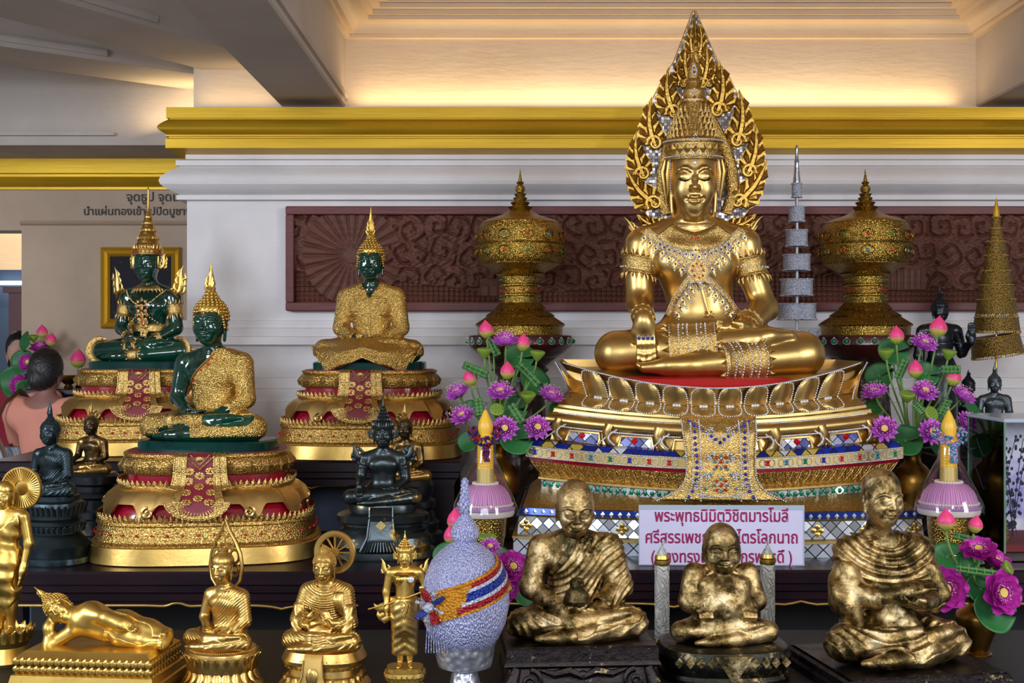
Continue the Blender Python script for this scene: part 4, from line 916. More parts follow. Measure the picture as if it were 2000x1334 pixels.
def make_emeralds():
    z0=ZS+.044; a=EH['head_a']*SE; hc=np.array(EH['head_c'])*SE
    def dot(t): 
        mb=MB(); mb.sphere((hc[0],hc[1]-1.03*a,hc[2]+.52*a+z0),(.10*a,.05*a,.16*a)); o=mb.build('forehead_jewel','gold_bright',t); mb=MB(); mb.sphere((hc[0],hc[1]-1.08*a,hc[2]+.52*a+z0),(.06*a,.04*a,.09*a)); mb.build('ruby','red_dot',o)
    # --- front: one-shoulder gold robe, curled gold hair
    p=W(408,1100,4.56)
    t=emerald_common('seated_buddha_statue','emerald green seated statue in a gold robe leaving one shoulder bare, nearest of the three',(p.x,4.56,.872),math.radians(-12),1,19)
    f=emerald_field(); seated(f,'lap',hd=dict(ears=1.1),**EH)
    lift(f.build('body','emerald',t),z0)
    def reg(x,y,z):
        pl=(z-.625*SE-1.35*x)/1.68; pl=np.minimum(pl,z-.20*SE)
        r=np.maximum(pl,z-.70*SE)
        for A,B,q in (((-.245,.08,.572),(-.282,.05,.31),.095),((-.282,.05,.31),(-.115,-.13,.215),.075),((-.2,-.15,.225),(.2,-.16,.21),.068),((.13,-.21,.155),(.36,-.16,.18),.075),((-.07,-.28,.05),(-.32,-.28,.04),.08),((-.22,.02,.62),(-.18,.0,.60),.11)):
            r=np.maximum(r,-capd(x,y,z,sk(A),sk(B),q*SE))
        return np.maximum(r,.028*SE-z)
    g=f.shell(.010*SE,reg,disp=stripes((.55,.1,.83),300,.0003),k=.006)
    rb=lift(g.build('robe','gold_robe',t),z0); P=[sk(q) for q in ((-.04,-.10,.53),(-.09,-.10,.45),(.05,-.08,.62),(.02,-.09,.575))]; beads('ruby_stud_pattern',[(q[0],q[1]+.015,q[2]) for q in P],.005,'ruby',rb,1)
    mb=MB(); mb.tube([tuple(q) for q in f.front([(x*SE,z*SE) for x,z in ((.06,.67),(.03,.64),(0,.605),(-.03,.57),(-.06,.535),(-.09,.497),(-.115,.46),(-.14,.42),(-.155,.39))],.008)],.0055,6,.6); mb.build('robe_hem','gold_satin',rb)
    armband(t,(sk((-.20,-.155,.135+z0/SE))),(sk((-.16,-.165,.142+z0/SE))),.087*SE,.085*SE,'gold_filigree','leg_cuff',12,.0,(False,False)); armband(t,sk((.10,-.24,.066+z0/SE)),sk((.06,-.247,.061+z0/SE)),.069*SE,.066*SE,'gold_filigree','leg_cuff',12,0,(False,False))
    curls(t,(hc[0],hc[1],hc[2]+z0),a,'gold_bright',size=.17,front=.70,base=.40); flame(t,(hc[0],hc[1]+.14*a,hc[2]+z0+1.78*a),2.1*a,.36*a,'gold_bright'); dot(t)
    # --- middle back: full gold robe
    p=W(722,888,5.5)
    t=emerald_common('seated_buddha_statue','emerald green seated statue in a full gold robe before the carved wood panel',(p.x,5.52,1.143),math.radians(-3),1)
    f=emerald_field(); seated(f,'lap',hd=dict(ears=1.0),sw=1.0,head_c=EH['head_c'],head_a=.112)
    lift(f.build('body','emerald',t),z0)
    def reg2(x,y,z):
        v=(z-.56*SE-1.5*np.abs(x))/1.8; v=np.maximum(v,-(y-.06*SE)); nk=np.maximum(np.minimum(v,1.0),-1.0)
        r=np.maximum(z-.715*SE,np.where(y<.06*SE,(z-.575*SE-1.55*np.abs(x))/1.85,z-.715*SE))
        r=np.maximum(r,-capd(x,y,z,sk((-.10,-.16,.215)),sk((.08,-.16,.21)),.045*SE))
        return np.maximum(r,.05*SE-z)
    g=f.shell(.012*SE,reg2,disp=stripes((0,.1,1),330,.0003),k=.006); rb=lift(g.build('robe','gold_robe',t),z0)
    mb=MB(); mb.tube([sk((0,-.07,.57)),sk((0.0,-.055,.45)),sk((0,-.04,.33)),sk((0,-.06,.24))],.0035,6,.5); lift(mb.build('button_trim','gold_carved',rb),0)
    # draped apron over the knees with two hanging points
    rows=[]; K=48
    for i in range(K+1):
        u=-1+2*i/K; x=u*.50*SE; zt=(.215-.05*u*u-.06*max(0,abs(u)-.8)/.2)*SE; 
        zb=((.045-.145*(abs(u)/.72) if abs(u)<.72 else -.10+.24*(abs(u)-.72)/.28))*SE; r=[]
        for j in range(13):
            v=j/12; z=zt+(zb-zt)*v; yy=-(.165+.215*min(1,v*2.0)*(1-.55*u*u)+.03*(1-u*u))*SE+.02*SE*abs(u)**3*4-.006*sin(26*v+7*abs(u))*SE
            r.append((x,yy,z))
        rows.append(r)
    mb=MB(); mb.loft(rows,cap=False,closed=False); o=mb.build('knee_drape','gold_robe',t); lift(o,z0); so=o.modifiers.new('s','SOLIDIFY'); so.thickness=.006
    mb=MB(); mb.tube([(r[-1][0],r[-1][1]-.001,r[-1][2]) for r in rows],.004,6); lift(mb.build('drape_hem','gold_filigree',o),0)
    beads('ruby_dot_pattern',[(r[11][0],r[11][1]-.004,r[11][2]) for r in rows[3:-3:2]]+[(r[8][0],r[8][1]-.004,r[8][2]) for r in rows[5:-5:3]],.0028,'ruby_dark',o,1)
    a2=.112*SE; curls(t,(hc[0],hc[1],hc[2]+z0),a2,'gold_bright',size=.17,front=.70,base=.40); flame(t,(hc[0],hc[1]+.14*a2,hc[2]+z0+1.82*a2),2.5*a2,.36*a2,'gold_bright'); dot(t); stretch(t,z0+.2*SE,.05)
    # --- back left: crowned, with jewellery
    p=W(290,872,5.75)
    t=emerald_common('seated_buddha_statue','emerald green seated statue wearing a tall gold crown and jewelled ornaments, at the back left',(p.x,5.72,1.143),math.radians(-10),1,19)
    f=emerald_field(); seated(f,'lap',hd=dict(ears=0),**EH); lift(f.build('body','emerald',t),z0)
    hz=(hc[0],hc[1],hc[2]+z0); crown(t,hz,a,'gold_satin',5.6); dot(t)
    Z=lambda q:(q[0]*SE,q[1]*SE,q[2]*SE+z0)
    for s in (-1,1):
        k='R' if s<0 else 'L'; A,B,C=POSE['lap'][k]; A=np.array(A);B=np.array(B)
        armband(t,Z(A+(B-A)*.25),Z(A+(B-A)*.58),.072*SE,.068*SE,'gold_filigree')
        mb=MB(); kanok(mb,Z((s*.275,.03,.60)),Z((s*.355,.04,.86)),.032,-s,(s*.3,-1,0),.5); mb.tube([Z((s*.22,-.03,.645)),Z((s*.27,-.02,.63)),Z((s*.318,.01,.57))],[.006,.012,.004],8,.6); mb.build('shoulder_flame','gold_satin',t,flat=.8)
        C=np.array(C); d=(C-B); armband(t,Z(C-d*.22),Z(C-d*.06),.05*SE,.046*SE,'gold_filigree','bracelet',10)
        # knee roundel
        mb=MB(); P=[Z((s*(.395+.105*cos(q)),-.10-.04*cos(q)-.03,.10+.115*sin(q))) for q in np.linspace(-PI*.62,PI*.62,26)]; mb.tube(P,[.006+.011*abs(sin(PI*i/25)) for i in range(26)],8,.45,up=(0,-1,0)); kanok(mb,Z((s*.48,-.14,.10)),Z((s*.58,-.12,.115)),.018,s,(0,-1,0),.5,False,1)
        kn=mb.build('knee_ornament','gold_filigree',t,flat=.8); beads('ruby_stud_trim',[(q[0],q[1]-.008,q[2]) for q in P[2:-2:3]],.0032,'ruby',kn,1)
    armband(t,Z((-.09,-.188,.121)),Z((.02,-.197,.140)),.076*SE,.066*SE,'gold_filigree','leg_cuff',12,.25); armband(t,Z((.06,-.245,.062)),Z((-.04,-.262,.055)),.064*SE,.056*SE,'gold_filigree','leg_cuff',12,.3)
    mb=MB(); mb.lathe([(.17*SE,.27*SE+z0),(.182*SE,.28*SE+z0),(.178*SE,.30*SE+z0),(.185*SE,.33*SE+z0),(.172*SE,.345*SE+z0)],36,(0,.085*SE,0),1,.74); kanok(mb,Z((0,-.07,.30)),Z((0,-.09,.19)),.02,1,(0,-1,0),.5); mb.build('belt','gold_filigree',t,flat=.7)
    mb=MB(); mb.lathe([(.07*SE,.69*SE+z0),(.10*SE,.685*SE+z0),(.15*SE,.655*SE+z0),(.155*SE,.64*SE+z0),(.12*SE,.64*SE+z0)],36,(0,.06*SE,0),1,.92)
    for j in range(26):
        q=2*PI*j/26; mb.tube([(.15*SE*cos(q),.06*SE+.138*SE*sin(q),.65*SE+z0),(.172*SE*cos(q),.06*SE+.16*SE*sin(q),.618*SE+z0)],[.006,.001],5)
    mb.build('collar','gold_filigree',t,flat=.7)
    def surf(x,z):  # front of the chest
        return -(.045+.05*max(0,1-((z-.5)/.2)**2)-.9*x*x)
    def on(x,z,o=.012): return Z((x,surf(x,z)-o,z))
    mb=MB(); jew=[]
    for s in (-1,1):
        P=resample([on(s*.20,.64,-.02),on(s*.15,.585),on(s*.09,.535),on(s*.03,.505)],.008)
        for q in P: mb.sphere(q,(.0042,.003,.0042),1)
    for zc,r in ((.495,.050),(.42,.046),(.352,.034)):
        for j in range(8):
            q=2*PI*j/8+PI/8*0; c=on(r*1.1*cos(q),zc+r*sin(q)*1.15); mb.sphere(c,(.0085,.0045,.0085),1); jew.append((c[0],c[1]-.004,c[2])) if j%2==0 else None
            c2=on(r*1.65*cos(q),zc+r*sin(q)*1.7,.008); 
            if r>.04: mb.tube([c,c2],[.006,.001],5)
        c=on(0,zc); mb.sphere(c,(.012,.006,.012),1); jew.append((c[0],c[1]-.006,c[2]))
    for s in (-1,1):
        for i in range(7):
            mb.sphere(on(s*(.03+.022*i),.43-.015*i,.006),(.0045,.003,.0045),1)
    co=mb.build('chest_ornament','gold_filigree',t,flat=.8); beads('ruby_stud_pattern',jew,.0042,'ruby',co,1); stretch(t,z0+.2*SE,.085)
make_emeralds()
# ------------------------------------------------------------------ jewelled boat-shaped pedestal
PX,PY,PZ=.778,4.95,.873
def bring(hw,ye,yc,z,sag,k=41,yb=.27):
    r=[]
    for i in range(k):
        u=-1+2*i/(k-1); r.append((u*hw,yc+(ye-yc)*abs(u)**1.25,z+sag*u*u))
    return r+[(hw,yb,z+sag),(-hw,yb,z+sag)]
def bl(name,rows,m,parent,cap=True,flat=.45,**k):
    mb=MB(); mb.loft([bring(*r) for r in rows],cap=cap); return mb.build(name,m,parent,flat=flat,**k)
def bpt(a,b,u,v,off=0.0):
    """a point on the front between two pedestal levels a (v=0) and b (v=1)"""
    def p(l): hw,ye,yc,z,sag=l; return Vector((u*hw,yc+(ye-yc)*abs(u)**1.25,z+sag*u*u))
    q=p(a).lerp(p(b),v); q.y-=off; return q
def big_pedestal():
    t=thing('jewelled_pedestal','large boat-shaped gold pedestal with pearl outlines and mirror mosaic under the crowned golden statue','pedestal',(PX,PY,PZ),math.radians(-3))
    s0=.012
    base=bl('base',[(.748,-.50,-.53,0,0),(.748,-.50,-.53,.048,s0)],'mosaic_white',t)
    bl('base_ledge',[(.752,-.505,-.535,.047,s0),(.752,-.505,-.535,.055,s0),(.738,-.485,-.515,.058,s0)],'gold_pale',base)
    bl('mosaic_band',[(.735,-.48,-.515,.055,s0),(.728,-.47,-.505,.128,s0)],'mosaic_small',base)
    bl('gilt_ledge',[(.732,-.475,-.51,.125,s0),(.735,-.478,-.512,.131,s0)],'gold_pale',base)
    bl('blue_strip',[(.728,-.472,-.506,.130,s0),(.722,-.468,-.505,.154,s0)],'blue_glass',base)
    mb=MB()
    for i in range(46):
        u=-.97+1.94*i/45; c=bpt((.728,-.472,-.506,.130,s0),(.722,-.468,-.505,.154,s0),u,.5,.002); mb.add([(c.x-.008,c.y,c.z),(c.x,c.y-.001,c.z-.010),(c.x+.008,c.y,c.z),(c.x,c.y-.001,c.z+.010),(c.x,c.y-.003,c.z)],[(0,1,4),(1,2,4),(2,3,4),(3,0,4)])
    mb.build('mirror_stud_trim','mirror_white',base,flat=.1)
    mb=MB()
    for i in range(9):
        u=-.96+1.92*i/8; c=bpt((.735,-.48,-.515,.055,s0),(.728,-.47,-.505,.128,s0),u,.5,.004)
        for j in range(4):
            q=PI/2*j; mb.sphere((c.x+.014*cos(q),c.y,c.z+.014*sin(q)),(.011,.004,.011),1)
        mb.sphere((c.x,c.y-.003,c.z),(.006,.004,.006),1)
    mb.build('flower_stud_trim','gold_bright',base)
    mid=bl('lower_slope',[(.718,-.465,-.505,.152,s0),(.70,-.42,-.50,.165,.015),(.668,-.33,-.485,.186,.018),(.655,-.27,-.475,.196,.02)],'gold_carved',t)
    bl('green_strip',[(.652,-.262,-.474,.194,.02),(.652,-.262,-.474,.226,.022)],'mosaic_small',mid)
    mb=MB()
    for i in range(52):
        u=-.98+1.96*i/51; c=bpt((.652,-.262,-.474,.194,.02),(.652,-.262,-.474,.226,.022),u,.5,.002); w=.0095
        mb.add([(c.x-w,c.y,c.z),(c.x-w*.4,c.y-.001,c.z-w),(c.x+w*.4,c.y-.001,c.z-w),(c.x+w,c.y,c.z),(c.x+w*.4,c.y-.001,c.z+w),(c.x-w*.4,c.y-.001,c.z+w),(c.x,c.y-.003,c.z)],[(j,(j+1)%6,6) for j in range(6)])
    mb.build('green_stud_trim','green_glass',mid,flat=.1)
    bl('gilt_ledge',[(.655,-.268,-.478,.225,.022),(.664,-.272,-.484,.229,.022),(.664,-.272,-.484,.236,.022),(.655,-.265,-.478,.240,.022)],'gold_pale',mid)
    lot=bl('carved_petal_band',[(.655,-.262,-.474,.238,.022),(.668,-.268,-.482,.262,.024),(.695,-.275,-.49,.298,.026)],'gold_carved',mid)
    mb=MB()
    for i in range(40):
        u=-.97+1.94*i/39; A=(.662,-.265,-.478,.242,.022);B=(.695,-.275,-.49,.298,.026); P=[bpt(A,B,u+.027*q,v,.003) for q,v in ((-1,.95),(-.8,.5),(0,.05),(.8,.5),(1,.95))]; mb.tube(P,.003,5)
        P=[bpt(A,B,u+.014*q,v,.003) for q,v in ((-1,.92),(0,.35),(1,.92))]; mb.tube(P,.0022,5)
    mb.build('petal_trim','gold_filigree',lot)
    bl('red_line',[(.697,-.277,-.492,.297,.026),(.700,-.279,-.494,.313,.026)],'red_lacquer',mid)
    J0=(.712,-.285,-.50,.312,.026); J1=(.712,-.285,-.50,.352,.027)
    sl=bl('jewelled_slab',[(.706,-.282,-.496,.310,.026),J0,J1,(.708,-.282,-.497,.354,.027),(.69,-.272,-.485,.356,.027)],'gold_pale',t)
    bl('tile_strip',[(.706,-.281,-.495,.354,.027),(.694,-.272,-.482,.371,.028)],'mosaic_blue',sl)
    P=[]; G={k:[] for k in('ruby','sapphire','turquoise','green_gem')}; N=40
    for i in range(N):
        u=-.975+1.95*i/(N-1)
        if abs(u)<.2: continue
        for j in range(12):
            q=2*PI*j/12; P.append(bpt(J0,J1,u+.015*cos(q),.5+.33*sin(q),.003)[:])
        col=('sapphire','turquoise','ruby','green_gem','ruby')[i%5]
        if i%2==0:
            for j in range(4): q=PI/4+PI/2*j; G[col].append(bpt(J0,J1,u+.024+.0075*cos(q),.5+.18*sin(q),.003)[:])
    for v in (.02,.98):
        for u in np.linspace(-.99,.99,230): P.append(bpt(J0,J1,u,v,.002)[:])
    beads('pearl_trim',P,.0032,'crystal',sl)
    for k,v in G.items(): beads('gem_stud_trim',v,.0062,k,sl)
    # scroll tier with mirror panels
    R0=(.618,-.242,-.450,.370,.030); R1=(.600,-.232,-.440,.432,.032)
    sc=bl('scroll_tier',[(.66,-.25,-.46,.372,.028),R0,R1],'gold_smooth',t)
    mb=MB()
    for u in (-.81,-.49,.49,.81): mb.loft([[bpt(R0,R1,u+a,v,.004) for a in np.linspace(-.095,.095,6)] for v in (.06,.74)],cap=False,closed=False)
    mb.build('mirror_panel_trim','mosaic_crystal',sc,flat=None)
    roll=[]; 
    for j in range(11):
        q=-PI*.5+PI*1.0*j/10; d=.030*cos(q); roll.append((.608+d,-.236-d*.8,-.445-d,.446+.026*sin(q),.033))
    bl('roll_moulding',roll+[(.60,-.232,-.44,.474,.033)],'gold_smooth',sc,flat=.8)
    P=[]; mb=MB(); 
    for u in (-.98,-.66,-.34,.34,.66,.98):
        s=1 if u<0 else -1; c=lambda a,v,o: bpt(R0,R1,u+a*s,v,o)
        mb.tube([c(.00,1.25,.030),c(-.012,.85,.034),c(-.006,.50,.026),c(.018,.18,.026),c(.05,.03,.022)],[.028,.024,.019,.017,.008],8,.7)
        mb.tube([c(.02,.98,.012),c(.10,.90,.014),c(.21,.90,.014),c(.29,.90,.012)],[.012,.008,.008,.006],6,.6)
        for a in np.linspace(0,1,16):
            q=Vector(c(-.035+.03*sin(a*PI*1.2),1.2-1.1*a,.042)); P.append(q[:]); q=Vector(c(.045-.04*sin(a*PI),1.0-.85*a,.04)); P.append(q[:])
        mb.tube([c(.075,.06,.006),c(.085,.68,.006),c(.27,.70,.006),c(.285,.06,.006)],.007,6)
    mb.build('scroll_leg_trim','gold_smooth',sc,flat=.8)
    for u in np.linspace(-.99,.99,180):
        if abs(u)<.22: continue
        P.append(bpt(R0,R1,u,.86,.040)[:]); P.append(bpt(R0,R1,u,1.62,.018)[:])
    beads('pearl_trim',P,.0042,'crystal',sc)
    P=[]
    for u in (-.81,-.49,.49,.81):
        c=bpt(R0,R1,u,.42,.006); P.append(c[:])
    mb=MB()
    for c in P: mb.add([(c[0]-.018,c[1],c[2]),(c[0],c[1],c[2]-.014),(c[0]+.018,c[1],c[2]),(c[0],c[1],c[2]+.014),(c[0],c[1]-.006,c[2])],[(0,1,4),(1,2,4),(2,3,4),(3,0,4)])
    mb.build('red_diamond_stud_trim','ruby',sc,flat=.1)
    bl('stepped_ledge',[(.61,-.23,-.44,.470,.033),(.605,-.23,-.437,.478,.034),(.605,-.23,-.437,.486,.034),(.590,-.222,-.43,.490,.035),(.588,-.22,-.43,.500,.035)],'gold_pale',t)
    # lotus: lower and upper petals with boat-shaped lip
    L0=(.582,-.215,-.425,.500,.036); L1=(.545,-.19,-.395,.536,.040); L2=(.556,-.18,-.40,.585,.080); L3=(.585,-.20,-.42,.605,.095)
    lo=bl('lotus_tier',[(.575,-.205,-.415,.496,.035),L0,(.572,-.208,-.42,.515,.038),L1,(.542,-.185,-.39,.552,.052),L2,L3,(.575,-.19,-.41,.606,.095),(.53,-.15,-.36,.585,.085)],'gold_smooth',t,flat=.7)
    P=[];Bk=[]; mb=MB()
    for i in range(10):
        u=-.80+1.6*i/9; w=.076
        out=[(-1,0.02),(-1.02,.35),(-.95,.68),(-.72,.90),(-.35,.97),(0,.98),(.35,.97),(.72,.90),(.95,.68),(1.02,.35),(1,.02)]
        up=[bpt(L1,L3,u+w*a,b,.012+.014*(1-a*a)) for a,b in out]; P+=[tuple(q) for q in resample([q[:] for q in up],.0088)]
        rows=[]
        for v in (0.02,.3,.6,.85,.97):
            ww=w*(1 if v<.6 else (1-.45*((v-.6)/.37)**2)); rows.append([bpt(L1,L3,u+ww*a,v,.002+.016*(1-a*a)) for a in (-1,-.6,-.2,.2,.6,1)])
        mb.loft(rows,cap=False,closed=False)
        lowo=[bpt(L1,L0,u+w*a,b*.98,.014+.012*(1-a*a)) for a,b in out]; P+=[tuple(q) for q in resample([q[:] for q in lowo],.0088)]
        rows=[]
        for v in (0.02,.3,.6,.85,.97):
            ww=w*(1 if v<.6 else (1-.45*((v-.6)/.37)**2)); rows.append([bpt(L1,L0,u+ww*a,v,.002+.018*(1-a*a)) for a in (-1,-.6,-.2,.2,.6,1)])
        mb.loft(rows,cap=False,closed=False)
        for d in (-.018,0,.018): Bk.append(bpt(L1,L3,u+d,.0,.026)[:])
    for u in np.linspace(-.97,.97,190):
        P.append(bpt(L1,L3,u,1.0,.004)[:])
    mb.build('petal_pattern','gold_smooth',lo,flat=.9); beads('pearl_trim',P,.0035,'crystal',lo); beads('crystal_stud_trim',Bk,.0075,'crystal',lo)
    # upturned end petals
    for s in (-1,1):
        mb=MB(); rows=[]
        for v in np.linspace(0,1,9):
            z=.560+.135*v; x=s*(.535+.062*v**1.4); wd=.16*(1-v)**.6+.001; rows.append([(x+s*.012*(1-q*q)*(1-v),-.20+.02*v+wd*q+.05,z+.02*q*q*0) for q in (-1,-.6,-.2,.2,.6,1)])
        mb.loft(rows,cap=False,closed=False); mb.loft([[bpt(L1,L3,s*q,.05,.003),bpt(L1,L3,s*q,.5,.01),Vector((s*(.545+.045*(q-.82)/.18),-.19-.02*(1-q),.60+.095*((q-.82)/.18)**1.3))] for q in np.linspace(.82,1.0,8)],cap=False,closed=False); mb.build('end_petal','gold_smooth',lo,flat=.9)
        P=[(s*(.540+.060*v**1.4),-.215+.03*v,.56+.135*v) for v in np.linspace(0,1,22)]; beads('pearl_trim',P,.0042,'crystal',lo)
    # draped panel in front
    prof=[(-.40,.494),(-.435,.492),(-.458,.478),(-.487,.44),(-.497,.40),(-.512,.365),(-.528,.34),(-.532,.30),(-.530,.265),(-.528,.235),(-.530,.205)]
    wz=[(.494,.138),(.44,.134),(.38,.127),(.33,.124),(.29,.128),(.26,.142),(.235,.170),(.215,.215),(.205,.235)]
    pp=resample([(0,a,b) for a,b in prof],.008); zz=[q[0] for q in wz][::-1]; wv=[q[1] for q in wz][::-1]
    Wd=lambda z:float(np.interp(z,zz,wv)); Yd=lambda z:float(np.interp(z,[p[1] for p in prof][::-1],[p[0] for p in prof][::-1]))
    at=lambda a,z,o=0.0:(a*Wd(z),Yd(z)-o,z)
    mb=MB(); mb.loft([[(q*Wd(z),y-.006,z) for q in np.linspace(-1,1,17)] for _,y,z in pp],cap=False,closed=False); o=mb.build('draped_panel','gold_filigree',t,flat=.8); sd=o.modifiers.new('s','SOLIDIFY'); sd.thickness=.010; sd.offset=1
    P=[];S=[];T=[];Rb=[]
    zs=np.linspace(.49,.206,40)
    for s in (-1,1):
        for a in (.98,.80,.58):
            q=resample([at(s*a*(1 if a>.9 else (.124/Wd(z))**(.6 if a>.7 else 1)),z,.009) for z in zs],.0085); P+=[tuple(x) for x in q]
        for z in np.linspace(.47,.22,13): S.append(at(s*.69*(.124/Wd(z))**.4,z,.010))
        ch=resample([at(s*.92,.486,.010),at(0,.40,.012)],.009); P+=[tuple(x) for x in ch]; ch=resample([at(s*.62,.486,.010),at(0,.428,.012)],.009); P+=[tuple(x) for x in ch]
        ch=resample([at(s*.78,.486,.012),at(0,.413,.014)],.018); S+=[tuple(x) for x in ch]
    P+=[tuple(x) for x in resample([at(a,.232-.012*(1-(a/.5)**2),.010) for a in np.linspace(-.5,.5,13)],.0085)]
    mb=MB()
    for zc,r in ((.445,.02),(.36,.018),(.335,.03),(.265,.035)):
        for s in (-1,1):
            sp=[at(0,zc)for _ in (0,)]; c=Vector(at(0,zc,.010)); 
            for k,(dx,dz) in enumerate(((.045,.02),(.075,-.005),(.05,-.03))):
                P+=[tuple(x) for x in resample([q[:] for q in spiral(c+Vector((s*dx*r/.03,-.003,dz*r/.03)),r*.5,1.1,PI/2*k,(s,0,0),(0,0,1),16)],.008)]
    for zc in (.345,.262): 
        c=Vector(at(0,zc,.012)); Rb.append(c[:])
        for j in range(8): q=2*PI*j/8; P.append((c.x+.013*cos(q),c.y,c.z+.013*sin(q))); (Rb if j%2 else T).append((c.x+.023*cos(q),c.y,c.z+.023*sin(q)))
    for q in ((.3,.30),(-.3,.30),(.18,.32),(-.18,.32),(.35,.25),(-.35,.25),(.25,.37),(-.25,.37),(.2,.45),(-.2,.45)): T.append(at(q[0],q[1],.010))
    P=[(p[0],p[1]-.013,p[2]) for p in P];S=[(p[0],p[1]-.011,p[2]) for p in S];T=[(p[0],p[1]-.011,p[2]) for p in T];Rb=[(p[0],p[1]-.012,p[2]) for p in Rb]; beads('pearl_trim',P,.0036,'crystal',o); beads('sapphire_stud_trim',S,.0072,'sapphire',o); beads('turquoise_stud_pattern',T,.006,'turquoise',o); beads('ruby_stud_pattern',Rb,.0066,'ruby',o)
    # red seat cushion
    o=ploft('seat_cushion',[(.37,.19,.575),(.40,.215,.590),(.405,.22,.612),(.395,.21,.634),(.36,.18,.642)],'red_cushion',t,2.4); o.location=(-.03,-.09,0)
    return t
# ------------------------------------------------------------------ the crowned golden statue
SB=.91
def big_crown(t,c,a,R):
    mb=MB(); mb.M=Matrix(np.vstack([np.hstack([R*a,np.array(c).reshape(3,1)]),[0,0,0,1]]).tolist()); o=(0,.14,0)
    mb.lathe([(1.05,.70),(1.26,.70),(1.29,.80),(1.23,.84),(1.26,1.36),(1.33,1.40),(1.34,1.50),(1.26,1.56),(1.10,1.62),(.96,1.95),(.78,2.35),(.62,2.75),(.50,3.05),(.60,3.10),(.62,3.2),(.52,3.26),(.44,3.3),(.50,3.42),(.48,3.6),(.34,3.72),(.30,3.8),(.38,3.9),(.36,4.0),(.24,4.1),(.28,4.2),(.26,4.45),(.12,4.8),(.004,5.1)],40,o,1,1.04)
    for k,(r,z,n) in enumerate(((1.12,1.56,30),(1.01,1.84,27),(.89,2.10,24),(.77,2.35,20),(.66,2.6,17))):
        for j in range(n):
            an=2*PI*(j+.5*(k%2))/n; x,y=r*cos(an),r*1.04*sin(an)+.14; w=PI*r/n*.95; tt=Vector((-sin(an)*w,cos(an)*w,0)); p=Vector((x,y,z)); ou=Vector((cos(an),sin(an),0))
            mb.add([p-tt,p+tt,p+ou*.10+Vector((0,0,.08)),p-ou*.03+Vector((0,0,.03)),p+ou*.02+Vector((0,0,.40))],[(0,2,4),(2,1,4),(1,3,4),(3,0,4),(0,3,1,2)])
    ob=mb.build('crown','gold_filigree',t,flat=.7)
    mb=MB(); mb.M=Matrix(np.vstack([np.hstack([R*a,np.array(c).reshape(3,1)]),[0,0,0,1]]).tolist())
    for j in range(11):
        an=-PI*(.05+.9*j/10); x,y=1.26*cos(an),1.31*sin(an)+.14; tt=Vector((-sin(an),cos(an),0)); p=Vector((x,y,1.10)); ou=Vector((cos(an),sin(an),.05)); w=.19
        mb.add([p-tt*w,p-Vector((0,0,.22))-ou*.04,p+tt*w,p+Vector((0,0,.22))+ou*.04,p+ou*.08],[(0,1,4),(1,2,4),(2,3,4),(3,0,4)])
    mb.build('diamond_stud_trim','gold_bright',ob,flat=.1)
    return ob
def fleaf(mb,base,tip,w,side=1,y0=0.0):
    """broad serrated flame with a coiled foot, standing off a plane"""
    b=Vector(base); tp=Vector(tip); u=tp-b; L=u.length; u.normalize(); s=Vector((u.z,0,-u.x))*side; up=Vector((0,-1,0))
    def wp(v): return w*(sin(PI*min(1,v/.30)*.5) if v<.30 else (1-(v-.30)/.70)**.85)
    sp=lambda v: b+u*L*v+s*(w*.35*sin(PI*v)*1.0-w*.25*v)
    R_=[];L_=[]
    for i in range(25):
        v=i/24; k=wp(v); saw=1-.28*((v*6)%1); R_.append(sp(v)+s*k*saw); L_.append(sp(v)-s*k*(1-.28*((v*6+.5)%1)))
    pts=R_+L_[::-1]; n=len(pts); mb.add([p for p in pts]+[p+up*.012 for p in pts],[tuple(range(n,2*n))]+[(j,(j+1)%n,(j+1)%n+n,j+n) for j in range(n)])
    for k,sg in ((.55,1),(-.55,-1)):
        for q in range(4):
            v=.10+.19*q; a=sp(v)+s*wp(v)*k*.5; e=sp(min(.98,v+.20))+s*wp(min(.98,v+.2))*k*1.5; mb.tube([a+up*.010,a*.5+e*.5+up*.026+s*sg*w*.10,e+up*.012],[w*.10,w*.20,w*.03],6,.8,up=up)
    mb.tube([sp(v)+up*.018 for v in (.12,.3,.5,.7,.85,1.0)],[w*.16,w*.22,w*.20,w*.15,w*.09,w*.01],6,.9,up=up)
    mb.tube(spiral(sp(.13)+up*.022,w*.52,1.5,0,s,u),[w*.16*(1-.6*i/27) for i in range(28)],6,.9,up=up)
